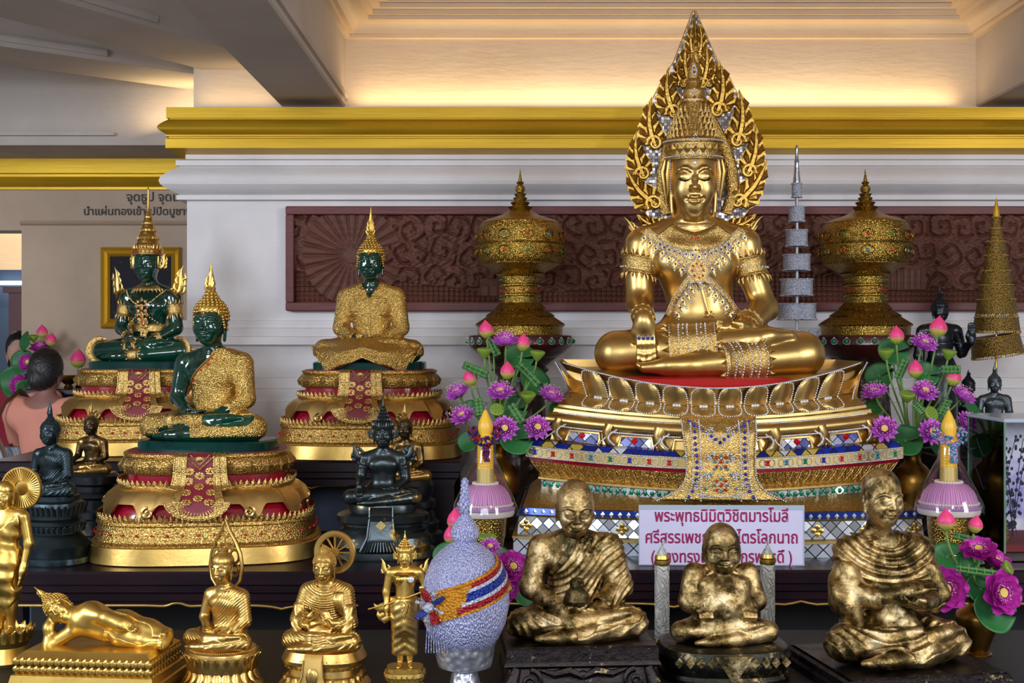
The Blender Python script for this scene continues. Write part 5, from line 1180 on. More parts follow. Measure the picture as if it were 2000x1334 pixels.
def big_buddha():
    bz=PZ+.640; X0=.790
    t=thing('crowned_buddha_statue','large golden seated statue with crown, jewelled straps and pointed flame halo','statue',(X0,4.98,bz),math.radians(-3))
    f=Field((-.53*SB,-.37*SB,-.02*SB),(.53*SB,.27*SB,1.08*SB),.0040); f.frame(sc=SB)
    hc=(-.0,.035,.868); a=.104
    seated(f,'earth',head_c=hc,head_a=a,hd=dict(ears=1.25,smile=1.3,tilt=.06,yaw=-.04,tall=1.24),neck=(.066,.075),tors=.98)
    for i,dz in enumerate((0,.010,.019,.027,.034)): f.cap((-.27,-.28+.004*i,.038+dz*.4),(-.305-.004*i,-.28,.036+dz*.5),.010,.009,.006)
    body=f.build('body','gold_smooth',t)
    h3=np.array(hc)*SB; A=a*SB; Z=lambda q:(q[0]*SB,q[1]*SB,q[2]*SB)
    R=rotm('Z',-.04)@rotm('X',.06); hp=lambda p: tuple(R@(np.array((p[0],p[1],p[2]*(1.24 if p[2]<.3 else 1)))*A)+h3)
    for s in (-1,1):
        mb=MB(); mb.tube([hp(q) for q in ((s*.17,-1.035,-.10),(s*.32,-1.055,-.155),(s*.47,-1.045,-.175),(s*.61,-.975,-.15),(s*.73,-.88,-.085))],[.012*A,.034*A,.042*A,.034*A,.010*A],6); mb.build('eye_line','black_paint',t)
    mb=MB(); mb.sphere(hp((0,-1.05,.52)),(.08*A,.05*A,.13*A)); mb.build('forehead_jewel','crystal',t)
    cr=big_crown(t,tuple(h3),A,R)
    P=[]; G=[]
    for zq,rr in ((.80,1.31),(1.46,1.36)): P+=[hp((rr*cos(q),.14+rr*1.04*sin(q),zq)) for q in np.linspace(-PI*1.02,PI*.02,52)]
    for (zc,sz,yo) in ((1.22,.40,-1.32),(3.35,.24,-.42),(4.4,.18,-.30)):
        P+=[hp((sz*.55*sin(q)*(1 if cos(q)<0 else (1-abs(cos(q))*.75)),yo-.05,zc+sz*1.1*cos(q))) for q in np.linspace(0,2*PI,22)[:-1]]; G.append(hp((0,yo-.05,zc-.1)))
    for s in (-1,1): P+=[hp((s*(1.06-.02*q),-.34-.1*sin(q*PI),.75-1.2*q)) for q in np.linspace(0,1,16)]
    beads('pearl_trim',P,.0032,'crystal',cr); beads('ruby_stud_trim',G,.006,'ruby_dark',cr)
    mb=MB()
    for s in (-1,1):
        mb=MB(); mb.tube([hp((s*1.10,.02,.70)),hp((s*1.16,.0,.1)),hp((s*1.12,.08,-.4)),hp((s*1.18,.15,-.7))],[.08*A,.10*A,.08*A,.02*A],8,.7)
        mb.tube([hp((s*1.24,.2,.8)),hp((s*1.36,.25,.2)),hp((s*1.28,.3,-.3)),hp((s*1.20,.3,-.8))],[.06*A,.13*A,.10*A,.02*A],8,.7)
        mb.build('ear_flange','gold_satin',t,flat=.8)
    # collar, crossed straps and medallion laid on the chest
    fr=lambda pts,off,step=.01: [tuple(q) for q in f.front([(p[0],p[2]) for p in resample([(x*SB,0,z*SB) for x,z in pts],step)],off)]
    M=(.0,.455)
    L=[(-.225,.635),(-.18,.600),(-.11,.540),(-.04,.478),M]; Rr=[(.225,.635),(.18,.600),(.11,.540),(.04,.478),M]
    DL=[M,(-.06,.40),(-.12,.335),(-.16,.265)]; DR=[M,(.06,.40),(.12,.335),(.16,.265)]
    P=[];Sp=[]; mb=MB(); dr=MB()
    def strap(pts,w,side):
        q=fr(pts,.004,.008); mb.tube(q,w,8,.28,up=(0,-1,0))
        for o in (-.85,-.25,.25,.85):
            for i in range(0,len(q)):
                p=Vector(q[i]); d=(Vector(q[min(i+1,len(q)-1)])-Vector(q[max(i-1,0)])); n=Vector((-d.z,0,d.x)).normalized(); P.append((p+n*w*o+Vector((0,-.005,0)))[:]) if abs(o)>.5 or i%2==0 else None
        for i in range(2,len(q)-2,4):
            p=Vector(q[i]); d=(Vector(q[i+1])-Vector(q[i-1])); n=Vector((-d.z,0,d.x)).normalized()*side; c=p+n*(w+.018); yy=f.front([(c.x,c.z)],.004)[0]; c=Vector(yy)
            drop(c,(n*.5+Vector((0,0,-.7))).normalized(),.022)
    def drop(c,dirv,r):
        u=Vector(dirv); v=Vector((u.z,0,-u.x)); 
        for j in range(14):
            q=2*PI*j/14; k=.62*sin(q)*(1 if cos(q)<.0 else (1-.8*cos(q))); P.append((c+v*r*.62*k*1.5-u*r*(-cos(q))*1.0+Vector((0,-.003,0)))[:])
        Sp.append((c-u*r*.25+Vector((0,-.003,0)))[:]); dr.tube([c-u*r*.9,c-u*r*.2,c+u*r*.9],[r*.2,r*.55,r*.05],8,.3,up=(0,-1,0))
    strap(L,.017,-1); strap(Rr,.017,1); strap(DL,.015,1); strap(DR,.015,-1)
    ch=mb.build('crossed_strap','gold_filigree',t,flat=.8)
    # broad collar
    mb=MB(); rows=[]
    for v in np.linspace(0,1,5):
        rows.append([tuple(q) for q in f.front([((hc[0]*.6+(.10+.085*v)*sin(an))*SB,(.655-.012*v-.062*cos(an)*(.55+1.15*v)+.02*abs(sin(an))*(1-v))*SB) for an in np.linspace(-1.25,1.25,33)],.006)])
    mb.loft(rows,cap=False,closed=False); co=mb.build('collar','gold_filigree',t,flat=.9); sd=co.modifiers.new('s','SOLIDIFY'); sd.thickness=.006; sd.offset=1
    for r in (rows[0],rows[4],rows[2]): P+=[tuple(q) for q in resample(r,.0085)]
    for i in range(3,31,2):
        c=Vector(rows[4][i]); k=1.5 if i==17 or i==16 else 1; dd=Vector((c.x*0.6/.2*.25,0,-1)).normalized(); c=c+dd*.018*k; c=Vector(f.front([(c.x,c.z)],.005)[0]); drop(c,dd,.017*k)
    c=Vector(rows[3][16])+dd*.0; c=Vector(f.front([(hc[0]*.6*SB,.535*SB)],.006)[0]); drop(c,(0,0,-1),.032)
    # medallion
    c=Vector(f.front([(M[0]*SB,M[1]*SB)],.010)[0]); mb=MB(); Rb=[c[:]]
    def star(r,k,o,ph=0): return [(c.x+(r if j%2==0 else r*k)*sin(PI*j/o+ph)*.92,c.z+(r if j%2==0 else r*k)*cos(PI*j/o+ph)*1.12) for j in range(2*o)]
    mb.prism(star(.066,.60,8),c.y-.004,c.y+.010); mb.prism([(c.x,c.z+.052),(c.x+.047,c.z),(c.x,c.z-.056),(c.x-.047,c.z)],c.y-.010,c.y); me=mb.build('medallion','gold_filigree',t,smooth=False)
    P+=[(x,c.y-.008,z) for x,_,z in [tuple(q) for q in resample([(p[0],0,p[1]) for p in star(.066,.60,8)+star(.066,.60,8)[:1]],.0085)]]
    P+=[(q[0],c.y-.013,q[2]) for q in resample([(c.x,0,c.z+.052),(c.x+.047,0,c.z),(c.x,0,c.z-.056),(c.x-.047,0,c.z),(c.x,0,c.z+.052)],.0085)]
    for j in range(8): q=2*PI*j/8; P.append((c.x+.013*cos(q),c.y-.013,c.z+.013*sin(q))); Rb.append((c.x+.024*cos(q),c.y-.012,c.z+.027*sin(q)))
    Rb+=[tuple(f.front([(x*SB,z*SB)],.012)[0]) for x,z in ((0,.605),(0,.59),(-.015,.597),(.014,.597))]
    mb=MB()
    for s in (-1,1): kanok(mb,c+Vector((s*.05,0,.02)),c+Vector((s*.085,.012,.115)),.022,-s,(0,-1,0),.5)
    mb.tube([c+Vector((.005,.004,-.06)),c+Vector((.007,-.006,-.14)),c+Vector((.012,-.004,-.17))],[.006,.006,.004],6,.5); 
    for s in (-1,1): mb.tube(spiral(c+Vector((.012+s*.014,-.004,-.172)),.013,1.2,PI/2,(s,0,0),(0,0,1)),[.004*(1-.5*i/27) for i in range(28)],6)
    mb.build('flame_trim','gold_smooth',me,flat=.8)
    beads('pearl_trim',P,.0028,'crystal',ch); beads('sapphire_stud_trim',Sp,.0052,'sapphire',ch); dr.build('pendant_trim','gold_satin',ch,flat=.8); beads('ruby_stud_pattern',Rb,.0052,'ruby',me)
    # shoulders, arms, wrists, shins
    for s,k in ((-1,'R'),(1,'L')):
        a_,b_,c_=[np.array(v) for v in POSE['earth'][k]]; d=b_-a_
        ab=armband(t,Z(a_+d*.22),Z(a_+d*.52),.0735*SB,.070*SB,'gold_filigree','armband',18,.42); P=[]
        for q in np.linspace(-PI,0,14): P.append(Z((a_+d*.37)+np.array([.084*cos(q),.084*sin(q),0])))
        beads('pearl_trim',P,.0045,'crystal',ab)
        mb=MB(); kanok(mb,Z((s*.24,.06,.625)),Z((s*.325,.07,.70)),.018,-s,(0,-1,0),.5,False,2); mb.tube([Z((s*.17,.0,.655)),Z((s*.235,.03,.64)),Z((s*.275,.05,.60))],[.006,.014,.005],8,.5); mb.build('shoulder_flame','gold_satin',t,flat=.8)
    armband(t,Z((-.285,-.165,.258)),Z((-.285,-.212,.246)),.047*SB,.043*SB,'gold_filigree','bracelet',12,.3); 
    B=np.array(POSE['earth']['L'][1]);C=np.array(POSE['earth']['L'][2]); d=C-B; armband(t,Z(C-d*.22),Z(C-d*.02),.052*SB,.047*SB,'gold_filigree','bracelet',16,.3)
    P=[]
    for x in (-.315,-.296,-.277,-.258): P.append(Z((x,-.262,.165)))
    beads('finger_ring_stud_trim',P,.0065,'sapphire',t,2); P=[(q[0]+dx,q[1]+.002,q[2]+dz) for q in P for dx,dz in ((.006,.004),(-.006,.004),(0,.008),(.004,-.004),(-.004,-.004))]; beads('finger_ring_pearl_trim',P,.0028,'crystal',t)
    def anklet(A0,A1,r0,r1):
        A0=np.array(A0);A1=np.array(A1); o=armband(t,Z(A0),Z(A1),r0*SB,r1*SB,'gold_filigree','shin_guard',20,.16); ax=(A1-A0)/np.linalg.norm(A1-A0); e1=np.cross(ax,[0,0,1]);e1/=np.linalg.norm(e1); e2=np.cross(e1,ax); P=[]
        for v in (.03,.22,.40,.60,.78,.97):
            r=(r0+(r1-r0)*v)+.014
            for q in np.linspace(0,2*PI,44): P.append(Z(A0+(A1-A0)*v+(e1*cos(q)+e2*sin(q))*r))
        for v in (.31,.69):
            for q in np.linspace(0,2*PI,20): P.append(Z(A0+(A1-A0)*v+(e1*cos(q)+e2*sin(q))*(r0+(r1-r0)*v+.014)))
        beads('pearl_trim',P,.0040,'crystal',o)
    anklet((-.17,-.163,.117),(.03,-.198,.136),.093,.080); anklet((.20,-.193,.074),(.02,-.256,.060),.086,.071)
    def lean(o):
        me=o.data; n=len(me.vertices); v=np.zeros(n*3,np.float32); me.vertices.foreach_get('co',v); v=v.reshape(-1,3); z=v[:,2]/SB
        v[:,2]+=.03*SB*np.clip(z-.2,0,9); w=np.clip((z-.16)/.40,0,1); v[:,0]=v[:,0]*(1-.04*np.clip((z-.25)/.1,0,1))-.056*SB*w*w*(3-2*w)*1.0; me.vertices.foreach_set('co',v.ravel()); me.update()
    for o in t.children:
        lean(o)
        for q in o.children: lean(q)
    # flame-shaped halo of mirror mosaic
    Yh=.145; c0=(1357,5.125)
    def L2(px,py): w=W(px,py,5.125); return (w.x-X0,w.z-bz)
    out=[(1353,15),(1378,70),(1404,128),(1424,150),(1442,182),(1455,218),(1474,252),(1482,290),(1495,326),(1492,365),(1478,400),(1452,436),(1400,452),(1310,452),(1262,436),(1232,400),(1218,365),(1217,338),(1234,300),(1240,262),(1252,228),(1264,196),(1282,165),(1297,140),(1312,118),(1333,65)]
    po=[L2(*p) for p in out]; mb=MB(); pc=(sum(p[0] for p in po)/len(po),sum(p[1] for p in po)/len(po)); po=[(pc[0]+(p[0]-pc[0])*.94,pc[1]+(p[1]-pc[1])*(.94 if p[1]<pc[1]+.2 else .99)) for p in po]; mb.prism(po,Yh,Yh+.03); ha=mb.build('flame_halo','mosaic_pale',t,smooth=False)
    mb=MB(); mb.tube([(p[0],Yh+.012,p[1]) for p in po+po[:1]],.006,6); mb.build('halo_rim','gold_halo',ha,flat=.8)
    mb=MB()
    K=[((1392,232),(1408,122),46),((1430,292),(1446,178),44),((1450,350),(1476,246),42),((1424,404),(1498,320),46),((1318,234),(1294,134),46),((1280,294),(1262,190),44),((1258,352),(1233,258),42),((1286,404),(1214,334),46),((1300,446),(1238,424),30),((1412,446),(1474,424),30)]
    for b,e,w in K:
        b2=L2(*b); e2=L2(*e); sd=1 if b[0]>1357 else -1; fleaf(mb,(b2[0],Yh-.002,b2[1]),(e2[0],Yh-.004,e2[1]),w/469*.70,sd)
    for s in (-1,1):
        for (b,e,w) in (((1355+s*8,178),(1355+s*24,84),36),((1355+s*4,120),(1355+s*10,45),24),((1355+s*22,172),(1355+s*40,122),26)):
            b2=L2(*b); e2=L2(*e); fleaf(mb,(b2[0],Yh-.002,b2[1]),(e2[0],Yh-.004,e2[1]),w/469*.66,s)
    b2=L2(1354,120); e2=L2(1353,18); mb.tube([(b2[0],Yh-.02,b2[1]-.06),(b2[0],Yh-.025,b2[1]),(e2[0],Yh,e2[1])],[.02,.018,.001],8,.6)
    mb.build('halo_flame_trim','gold_halo',ha,flat=.8)
    mb=MB(); P=[L2(*q) for q in ((1300,418),(1290,380),(1291,335),(1302,290),(1322,245),(1340,212),(1354,180),(1368,212),(1388,245),(1412,290),(1424,335),(1426,380),(1414,418))]; pr=resample([(x,Yh-.02,z) for x,z in P],.012); mb.tube(pr,.026,10,.5,up=(0,-1,0)); mb.build('halo_inner_arch','gold_carved',ha,flat=.8)
    c=[L2(1355,y) for y in (165,128)]; beads('ruby_stud_trim',[(x,Yh-.04,z) for x,z in c],.007,'ruby_dark',ha)
    return t
big_pedestal(); big_buddha()
T1Z=.755
# ------------------------------------------------------------------ smaller statues
def lotus_petals(name,a,b,z,h,count,m,parent,n=2.0,up=True,fat=.55,lean=.35,c=(0,0)):
    mb=MB(); pts=ring_path(a,b,n,count); w=2*PI*(a+b)/2/count*.52
    for i,(x,y) in enumerate(pts):
        q=pts[(i+1)%count]; p=pts[i-1]; t=Vector((q[0]-p[0],q[1]-p[1],0)).normalized(); o=Vector((t.y,-t.x,0)); s=1 if up else -1
        rows=[]
        for v in (0,.2,.45,.7,.88,1.0):
            ww=w*(1-max(0,(v-.45)/.55)**2.2*.98)*(0.8+.2*min(1,v*3)); of=o*(h*lean*v**1.5); cc=Vector((x+c[0],y+c[1],z+s*h*v))+of
            rows.append([cc-t*ww+o*0,cc-t*ww*.55+o*w*fat*.75*(1-v*.6),cc+o*w*fat*(1-v*.6),cc+t*ww*.55+o*w*fat*.75*(1-v*.6),cc+t*ww-o*0])
        mb.loft(rows,cap=False,closed=False)
    return mb.build(name,m,parent,flat=.9)
def robe_shell(f,S,kind,pose,off=.012,freq=170,amp=.0045,rarm_r=.085,zneck=.68,fold='diag',wide=1.0,feet=True,low=.03):
    P=POSE[pose] if isinstance(pose,str) else pose
    sk=lambda p: tuple(v*S for v in p)
    def reg(x,y,z):
        if kind=='one':
            r=(z-.615*S-1.35*x)/1.68; r=np.minimum(r,z-.20*S); r=np.maximum(r,z-zneck*S)
            for A,B,q in ((P['R'][0],P['R'][1],rarm_r*1.12),(P['R'][1],P['R'][2],rarm_r*.9),((-.22,.02,.62),(-.18,.0,.60),.11)): r=np.maximum(r,-capd(x,y,z,sk(A),sk(B),q*S))
        else:
            v=np.sqrt(x*x+((z-.75*S)*.8)**2+((y-.02*S)*.45)**2)
            r=np.maximum(z-(zneck+.03)*S,.105*S-v)
        for k in 'RL':
            c=np.array(P[k][2]); d=c-np.array(P[k][1]); d/=np.linalg.norm(d); r=np.maximum(r,-capd(x,y,z,sk(c+d*.01),sk(c+d*.16),.085*S))
        if feet:
            for A,B,q in (((.17*wide,-.21,.160),(.36,-.16,.18),.07),((-.10*wide,-.28,.05),(-.32,-.28,.04),.075)): r=np.maximum(r,-capd(x,y,z,sk(A),sk(B),q*S))
        return np.maximum(r,low*S-z)
    def dsp(x,y,z):
        X,Y_,Zz=x/S,y/S,z/S
        if fold=='diag': ph=(Zz*.80-X*.62-Y_*.2)*freq*.62+2.2*np.sin(9*X+5*Zz)
        elif fold=='u': ph=np.sqrt((X*.9)**2+(Zz-.80)**2)*freq*.75+0*Y_
        else: ph=(X*1.0+.15*Zz)*freq*.6+1.2*np.sin(7*Zz)+0*Y_
        leg=(np.hypot(X,Y_+.0)*1.0-Zz*.6)*freq*.55+1.5*np.sin(8*X)
        w=np.clip((Zz-.19)/.05,0,1); s=np.sin(ph)*w+np.sin(leg)*(1-w)
        return (amp*S*(np.abs(s)*1.6-.8))
    return f.shell(off*S,reg,disp=dsp,k=.006*S+.0012)
def figure(t,S,z0,m,pose='lap',robe=None,mrobe=None,vox=None,head_c=(0,.02,.90),head_a=.118,hd={},x0=(0,0),robekw={},**kw):
    vox=vox or S/150; f=Field((-.55*S,-.42*S,-.02*S),(.55*S,.30*S,1.12*S),vox,pad=.03*S); f.frame(sc=S); seated(f,pose,head_c=head_c,head_a=head_a,hd=hd,**kw)
    b=f.build('body',m,t); b.location=(x0[0],x0[1],z0)
    if robe:
        g=robe_shell(f,S,robe,pose,wide=kw.get('wide',1.0),**robekw); r=g.build('robe',mrobe or m,t); r.location=(x0[0],x0[1],z0)
    return f,(head_c[0]*S+x0[0],head_c[1]*S+x0[1],head_c[2]*S+z0),head_a*S
def tiers(t,name,rows,m,n=2.6,k=72,flat=.5,parent=None): return ploft(name,rows,m,parent or t,n,k,flat)
# --- dark bronzes on the altar tables
def dark_seated(label,px,pyseat,Y,ztab,S,m,pose,rot,ped,crown_=None,finial=2.0,wide=1.0,hair=.15,cat='statue',mp=None,n=2.6,robe=None,hd={},sw=1.0):
    x=(px-1000)*Y/FPX; zs=HZ+(HY-pyseat)*Y/FPX-ztab
    t=thing('bronze_buddha_statue',label,cat,(x,Y,ztab),rot); f,hc,a=figure(t,S,zs,m,pose,wide=wide,robe=robe,hd=hd,sw=sw)
    if crown_: crown(t,hc,a,m,crown_,mgem=m)
    else: curls(t,hc,a,m,size=hair); flame(t,(hc[0],hc[1]+.14*a,hc[2]+1.78*a),finial*a,.34*a,m)
    rows=[]; H=zs+.004
    for w,v in ped: rows.append((w*S,w*S*.72,H*v))
    pd=tiers(t,'pedestal',rows,mp or m,n)
    return t,f,S,zs,hc,a,pd
PED1=[(.72,0),(.73,.02),(.72,.10),(.66,.12),(.68,.20),(.70,.27),(.62,.33),(.55,.40),(.50,.44),(.50,.50),(.58,.53),(.61,.58),(.56,.63),(.47,.66),(.47,.72),(.55,.76),(.60,.83),(.58,.90),(.50,.93),(.50,1.0)]
def dark_statues():
    t,f,S,zs,hc,a,pd=dark_seated('dark green bronze seated statue in front of the person in the peach top',95,968,4.35,.872,.25,'bronze_green','lap',-.3,[(w*.86,v) for w,v in PED1],finial=2.3,wide=1.0,hair=.13,robe='one')
    lotus_petals('petal_trim',.49*S,.35*S,zs*.48,zs*.10,36,'bronze_green',pd,2.6); lotus_petals('petal_trim',.50*S,.36*S,zs*.74,zs*.16,36,'bronze_green',pd,2.6)
    t,f,S,zs,hc,a,pd=dark_seated('small black bronze seated statue with gilded chest beside the crowned green statue',176,924,4.87,.872,.21,'bronze_gilt','earth',-.25,[(.60,0),(.60,.06),(.55,.08),(.55,.30),(.50,.32),(.52,.42),(.47,.46),(.47,.60),(.54,.64),(.50,.68),(.44,.72),(.44,.80),(.54,.84),(.54,.95),(.48,1.0)],finial=2.2,hair=.12,mp='bronze_black')
    t,f,S,zs,hc,a,pd=dark_seated('dark bronze crowned seated statue with flared shoulder pieces on a tiered cloth-hung base',748,984,4.47,.872,.285,'bronze_crown','earth',.05,[(.66,0),(.67,.03),(.66,.14),(.60,.18),(.63,.24),(.60,.40),(.54,.48),(.55,.54),(.50,.60),(.50,.64),(.57,.68),(.58,.80),(.53,.84),(.42,.86),(.42,.97),(.41,1.0)],crown_=4.2)
    Z=lambda q:(q[0]*S,q[1]*S,q[2]*S+zs)
    for s in (-1,1):
        mb=MB(); kanok(mb,Z((s*.26,.03,.60)),Z((s*.40,.02,.76)),.03*S/.3,-s,(0,-1,0),.5,False,2); mb.build('shoulder_flame','bronze_crown',t,flat=.8)
        A,B=[np.array(v) for v in POSE['earth']['L' if s>0 else 'R'][:2]]; armband(t,Z(A+(B-A)*.3),Z(A+(B-A)*.5),.075*S,.072*S,'bronze_crown',teeth=10)
    mb=MB(); w=.17*S; ys=(-.36*S,-.40*S,-.47*S,-.50*S); zsn=(zs*1.0,zs*.80,zs*.45,zs*.20); ww=(w*.85,w*.85,w*1.0,w*1.5)
    mb.loft([[(q*b,y,z) for q in np.linspace(-1,1,9)] for y,z,b in zip(ys,zsn,ww)],cap=False,closed=False)
    for s in (-1,1): mb.tube([(s*b,y,z) for y,z,b in zip(ys,zsn,ww)],.004,5)
    for i in range(13): q=-1+i/6; mb.tube([(q*w*1.05,-.478*S,zs*.36),(q*w*1.5,-.505*S,zs*.19)],.0035,5)
    o=mb.build('hanging_cloth','bronze_crown',pd); sd=o.modifiers.new('s','SOLIDIFY'); sd.thickness=.005
    mb=MB(); mb.prism([(-.0,.042),(.02,.024),(.0,.006),(-.02,.024)],-.455*S,-.452*S); o2=mb.build('gold_leaf_patch','gold_pale',pd,smooth=False); o2.location=(0,-.004,zs*.55)
    t,f,S,zs,hc,a,pd=dark_seated('small dark bronze seated statue with gilded face behind the crowned bronze one',790,938,4.83,.872,.225,'bronze_gilt','earth',-.1,[(.66,0),(.66,.12),(.58,.16),(.60,.30),(.55,.34),(.50,.50),(.54,.56),(.54,.66),(.46,.70),(.50,.80),(.52,.92),(.47,1.0)],finial=2.0,hair=.12,mp='bronze_black')
    # right end of the altar
    t,f,S,zs,hc,a,pd=dark_seated('grey bronze seated statue on a tiered base beside the glass case',1943,836,5.32,1.16,.30,'bronze_grey','earth',-.22,[(.62,0),(.62,.08),(.56,.16),(.58,.25),(.54,.4),(.46,.6),(.5,.75),(.46,1.0)],finial=2.0,hair=.13,robe='one',robekw=dict(amp=.002) if False else None) if False else dark_seated('grey bronze seated statue on a tiered base beside the glass case',1943,836,5.32,1.16,.215,'bronze_grey','earth',-.22,[(.62,0),(.62,.08),(.56,.16),(.58,.25),(.54,.4),(.46,.6),(.5,.75),(.46,1.0)],finial=1.9,hair=.13,robe='one')
    dark_seated('black bronze seated statue seen as a dark bust behind the purple lotuses',1893,842,5.80,1.16,.235,'bronze_black','lap',.15,[(.60,0),(.60,.2),(.54,.3),(.5,.7),(.52,1.0)],finial=1.1,hair=.12)
def standing(f,arm_l,arm_r,head_a=.052,robe=True,legs_=True,female=False,stride=.0,width=1.0):
    """a standing figure one unit tall from the soles to the crown of the head"""
    for s in (-1,1):
        f.chain([(s*.045,.0,.49),(s*.042,-.005,.28),(s*.040,.005,.06)],[.060,.046,.028],.03); f.ell((s*.042,.0,.20),(.04,.04,.09),.03)
        f.chain([(s*.042,.008,.03),(s*.050,-.045,.018),(s*.053,-.075,.014)],[.026,.022,.016],.015,sq=((0,0,1),.8)); 
    f.ell((0,.0,.50),(.098,.07,.08),.04); f.ell((0,.0,.61),(.078,.056,.09),.04); f.ell((0,.0,.72),(.100*width,.064,.09),.04)
    for s in (-1,1): f.cap((s*.03,.01,.80),(s*.105*width,.01,.785),.040,.042,.04)
    if female:
        for s in (-1,1): f.ell((s*.045,-.045,.735),(.036,.032,.034),.015)
    f.cap((0,.012,.78),(0,.006,.86),.036,.030,.02)
    head(f,(0,-.004,.925),head_a,ears=1.0)
    for A in (arm_l,arm_r): f.chain(A[:2],[.037,.031],.03); f.chain(A[1:3],[.029,.021],.02)
def standing_statues():
    # dark standing statue behind the right bouquet
    Y=5.5; x=(1836-1000)*Y/FPX; H=.625
    t=thing('standing_bronze_statue','dark bronze standing statue with one palm raised, behind the right lotus bouquet','statue',(x,Y,1.161),.12)
    f=Field((-.32*H,-.2*H,.0),(.32*H,.16*H,1.08*H),.0036); f.frame(sc=H)
    standing(f,[(-.135,.01,.775),(-.165,.0,.60),(-.15,-.03,.46)],[(.135,.01,.775),(.17,.0,.62),(.19,-.09,.70)])
    hand(f,(.19,-.09,.71),(0,-.05,1),(0,-1,0),.13,.08,-1,.6); hand(f,(-.15,-.03,.455),(0,-.1,-1),(0.6,-.2,0),.12,.2,-1,.5)
    b=f.build('body','bronze_black',t); b.location=(0,0,.05)
    def reg(x,y,z): return np.maximum(np.maximum(z-.70*H,.06*H-z),np.abs(x)-.16*H)
    g=f.clone(); g.frame(sc=H); g.cap((0,0,.50),(0,0,.08),.085,.115,.05); g=g.shell(.006,reg,k=.006); r=g.build('robe','bronze_black',t); r.location=(0,0,.05)
    hz=(0,-.004*H,.925*H+.05); a=.052*H; curls(t,hz,a,'bronze_black',size=.16); flame(t,(0,.14*a,hz[2]+1.78*a),1.7*a,.36*a,'bronze_black'); ploft('base',[(.085,.085,0),(.085,.085,.03),(.08,.08,.035),(.08,.08,.052)],'bronze_black',t,2.2)
    # gold standing figure at the left edge with a disc halo
    Y=3.42; x=(10-1000)*Y/FPX; zb=HZ+(HY-1236)*Y/FPX; H=.415; z1=zb-T1Z
    t=thing('standing_gold_statue','golden standing robed statue with a ribbed disc halo at the left edge','statue',(x,Y,T1Z+.001),-.15)
    f=Field((-.30*H,-.2*H,0),(.30*H,.2*H,1.08*H),.0018); f.frame(sc=H)
    standing(f,[(-.13,.01,.775),(-.16,.0,.60),(-.12,-.09,.56)],[(.13,.01,.775),(.165,.01,.60),(.14,-.02,.43)],head_a=.058,width=1.0)
    hand(f,(.14,-.02,.43),(-.1,-.1,-1),(-.8,0,0),.12,.15,1,.4); hand(f,(-.12,-.09,.56),(.6,-.2,.6),(0,-1,.1),.12,.25,1,.6)
    b=f.build('body','gold_bright',t); b.location=(0,0,z1)
    def reg(x,y,z):
        zz=.40*H-.10*np.sin((x/H+.12)*11); r=np.maximum(zz-z,(z-.70*H-.9*np.maximum(x,-.08*H))/1.3); r=np.maximum(r,z-.83*H)
        r=np.maximum(r,-capd(x,y,z,(.14*H,.01*H,.80*H),(.17*H,.01*H,.60*H),.055*H)); return np.maximum(r,-capd(x,y,z,(.17*H,.01*H,.60*H),(.13*H,-.03*H,.34*H),.05*H))
    def dsp(x,y,z): return (.0013)*np.sin(np.sqrt((x/H-.16)**2+((z/H-.95)*.75)**2+0*y)*95+14*x/H)
    g=f.clone(); g.frame(sc=H); g.cap((-.02,0,.50),(-.02,-.0,.38),.085,.10,.05); g=g.shell(.006,reg,disp=dsp,k=.005); r=g.build('robe','gold_bright',t); r.location=(0,0,z1)
    hz=np.array((0,-.004*H,.925*H+z1)); a=.058*H; mb=MB(); mb.lathe([(1.0*a,.2*a),(1.08*a,.5*a),(1.02*a,.9*a),(.8*a,1.3*a),(.4*a,1.55*a),(.01*a,1.6*a)],24,(hz[0],hz[1]+.14*a,hz[2]),1,1.1); mb.build('hair','gold_bright',t)
    mb=MB(); mb.M=Matrix.Translation((.020,.05,hz[2]+.012))@Matrix.Rotation(PI/2,4,'X')
    R=.060; mb.lathe([(R*.3,0),(R*.9,-.002),(R*.93,.006),(R,.006),(R,-.006),(R*.3,-.006)],48)
    for i in range(44): q=2*PI*i/44; mb.tube([(R*.35*cos(q),R*.35*sin(q),.001),(R*.92*cos(q+.12),R*.92*sin(q+.12),.002)],.0022,5)
    mb.build('disc_halo','gold_bright',t,flat=.6)
    ba=ploft('lotus_base',[(.066,.066,0),(.070,.070,.01),(.064,.064,.03),(.060,.060,.05),(.068,.068,.07),(.074,.074,.09),(.070,.070,z1-.01),(.060,.060,z1+.002)],'gold_bright',t,2.0); lotus_petals('petal_trim',.066,.066,.066,.036,18,'gold_bright',ba)
    beads('stud_pattern',[(r*cos(q),r*sin(q),z1+.003) for r in (.02,.032,.044,.056) for q in np.linspace(0,2*PI,int(r*500))[:-1]],.0028,'gold_bright',ba)
    # slim crowned deity with a bow
    Y=3.14; x=(791-1000)*Y/FPX; zf=HZ+(HY-1303)*Y/FPX; H=(1303-1072)*Y/FPX*1.02; z1=zf-T1Z
    t=thing('standing_deity_statue','slim golden crowned standing deity with skirt wings holding a rod','statue',(x,Y,T1Z+.001),.05)
    f=Field((-.32*H,-.2*H,0),(.32*H,.2*H,1.08*H),.0020); f.frame(sc=H)
    standing(f,[(-.125,.01,.775),(-.155,.01,.62),(-.15,-.02,.50)],[(.125,.01,.775),(.165,.01,.66),(.15,-.07,.62)],head_a=.060,female=True,width=.92)
    hand(f,(-.15,-.02,.50),(.1,-.1,-1),(.6,-.3,0),.11,.9,-1,.5); hand(f,(.15,-.07,.62),(-.1,-.6,.5),(0,.3,1),.10,.8,-1,.5)
    b=f.build('body','gold_bright',t); b.location=(0,0,z1)
    def reg(x,y,z): return np.maximum(np.maximum(z-.585*H,.10*H-z),np.abs(x)-.125*H)
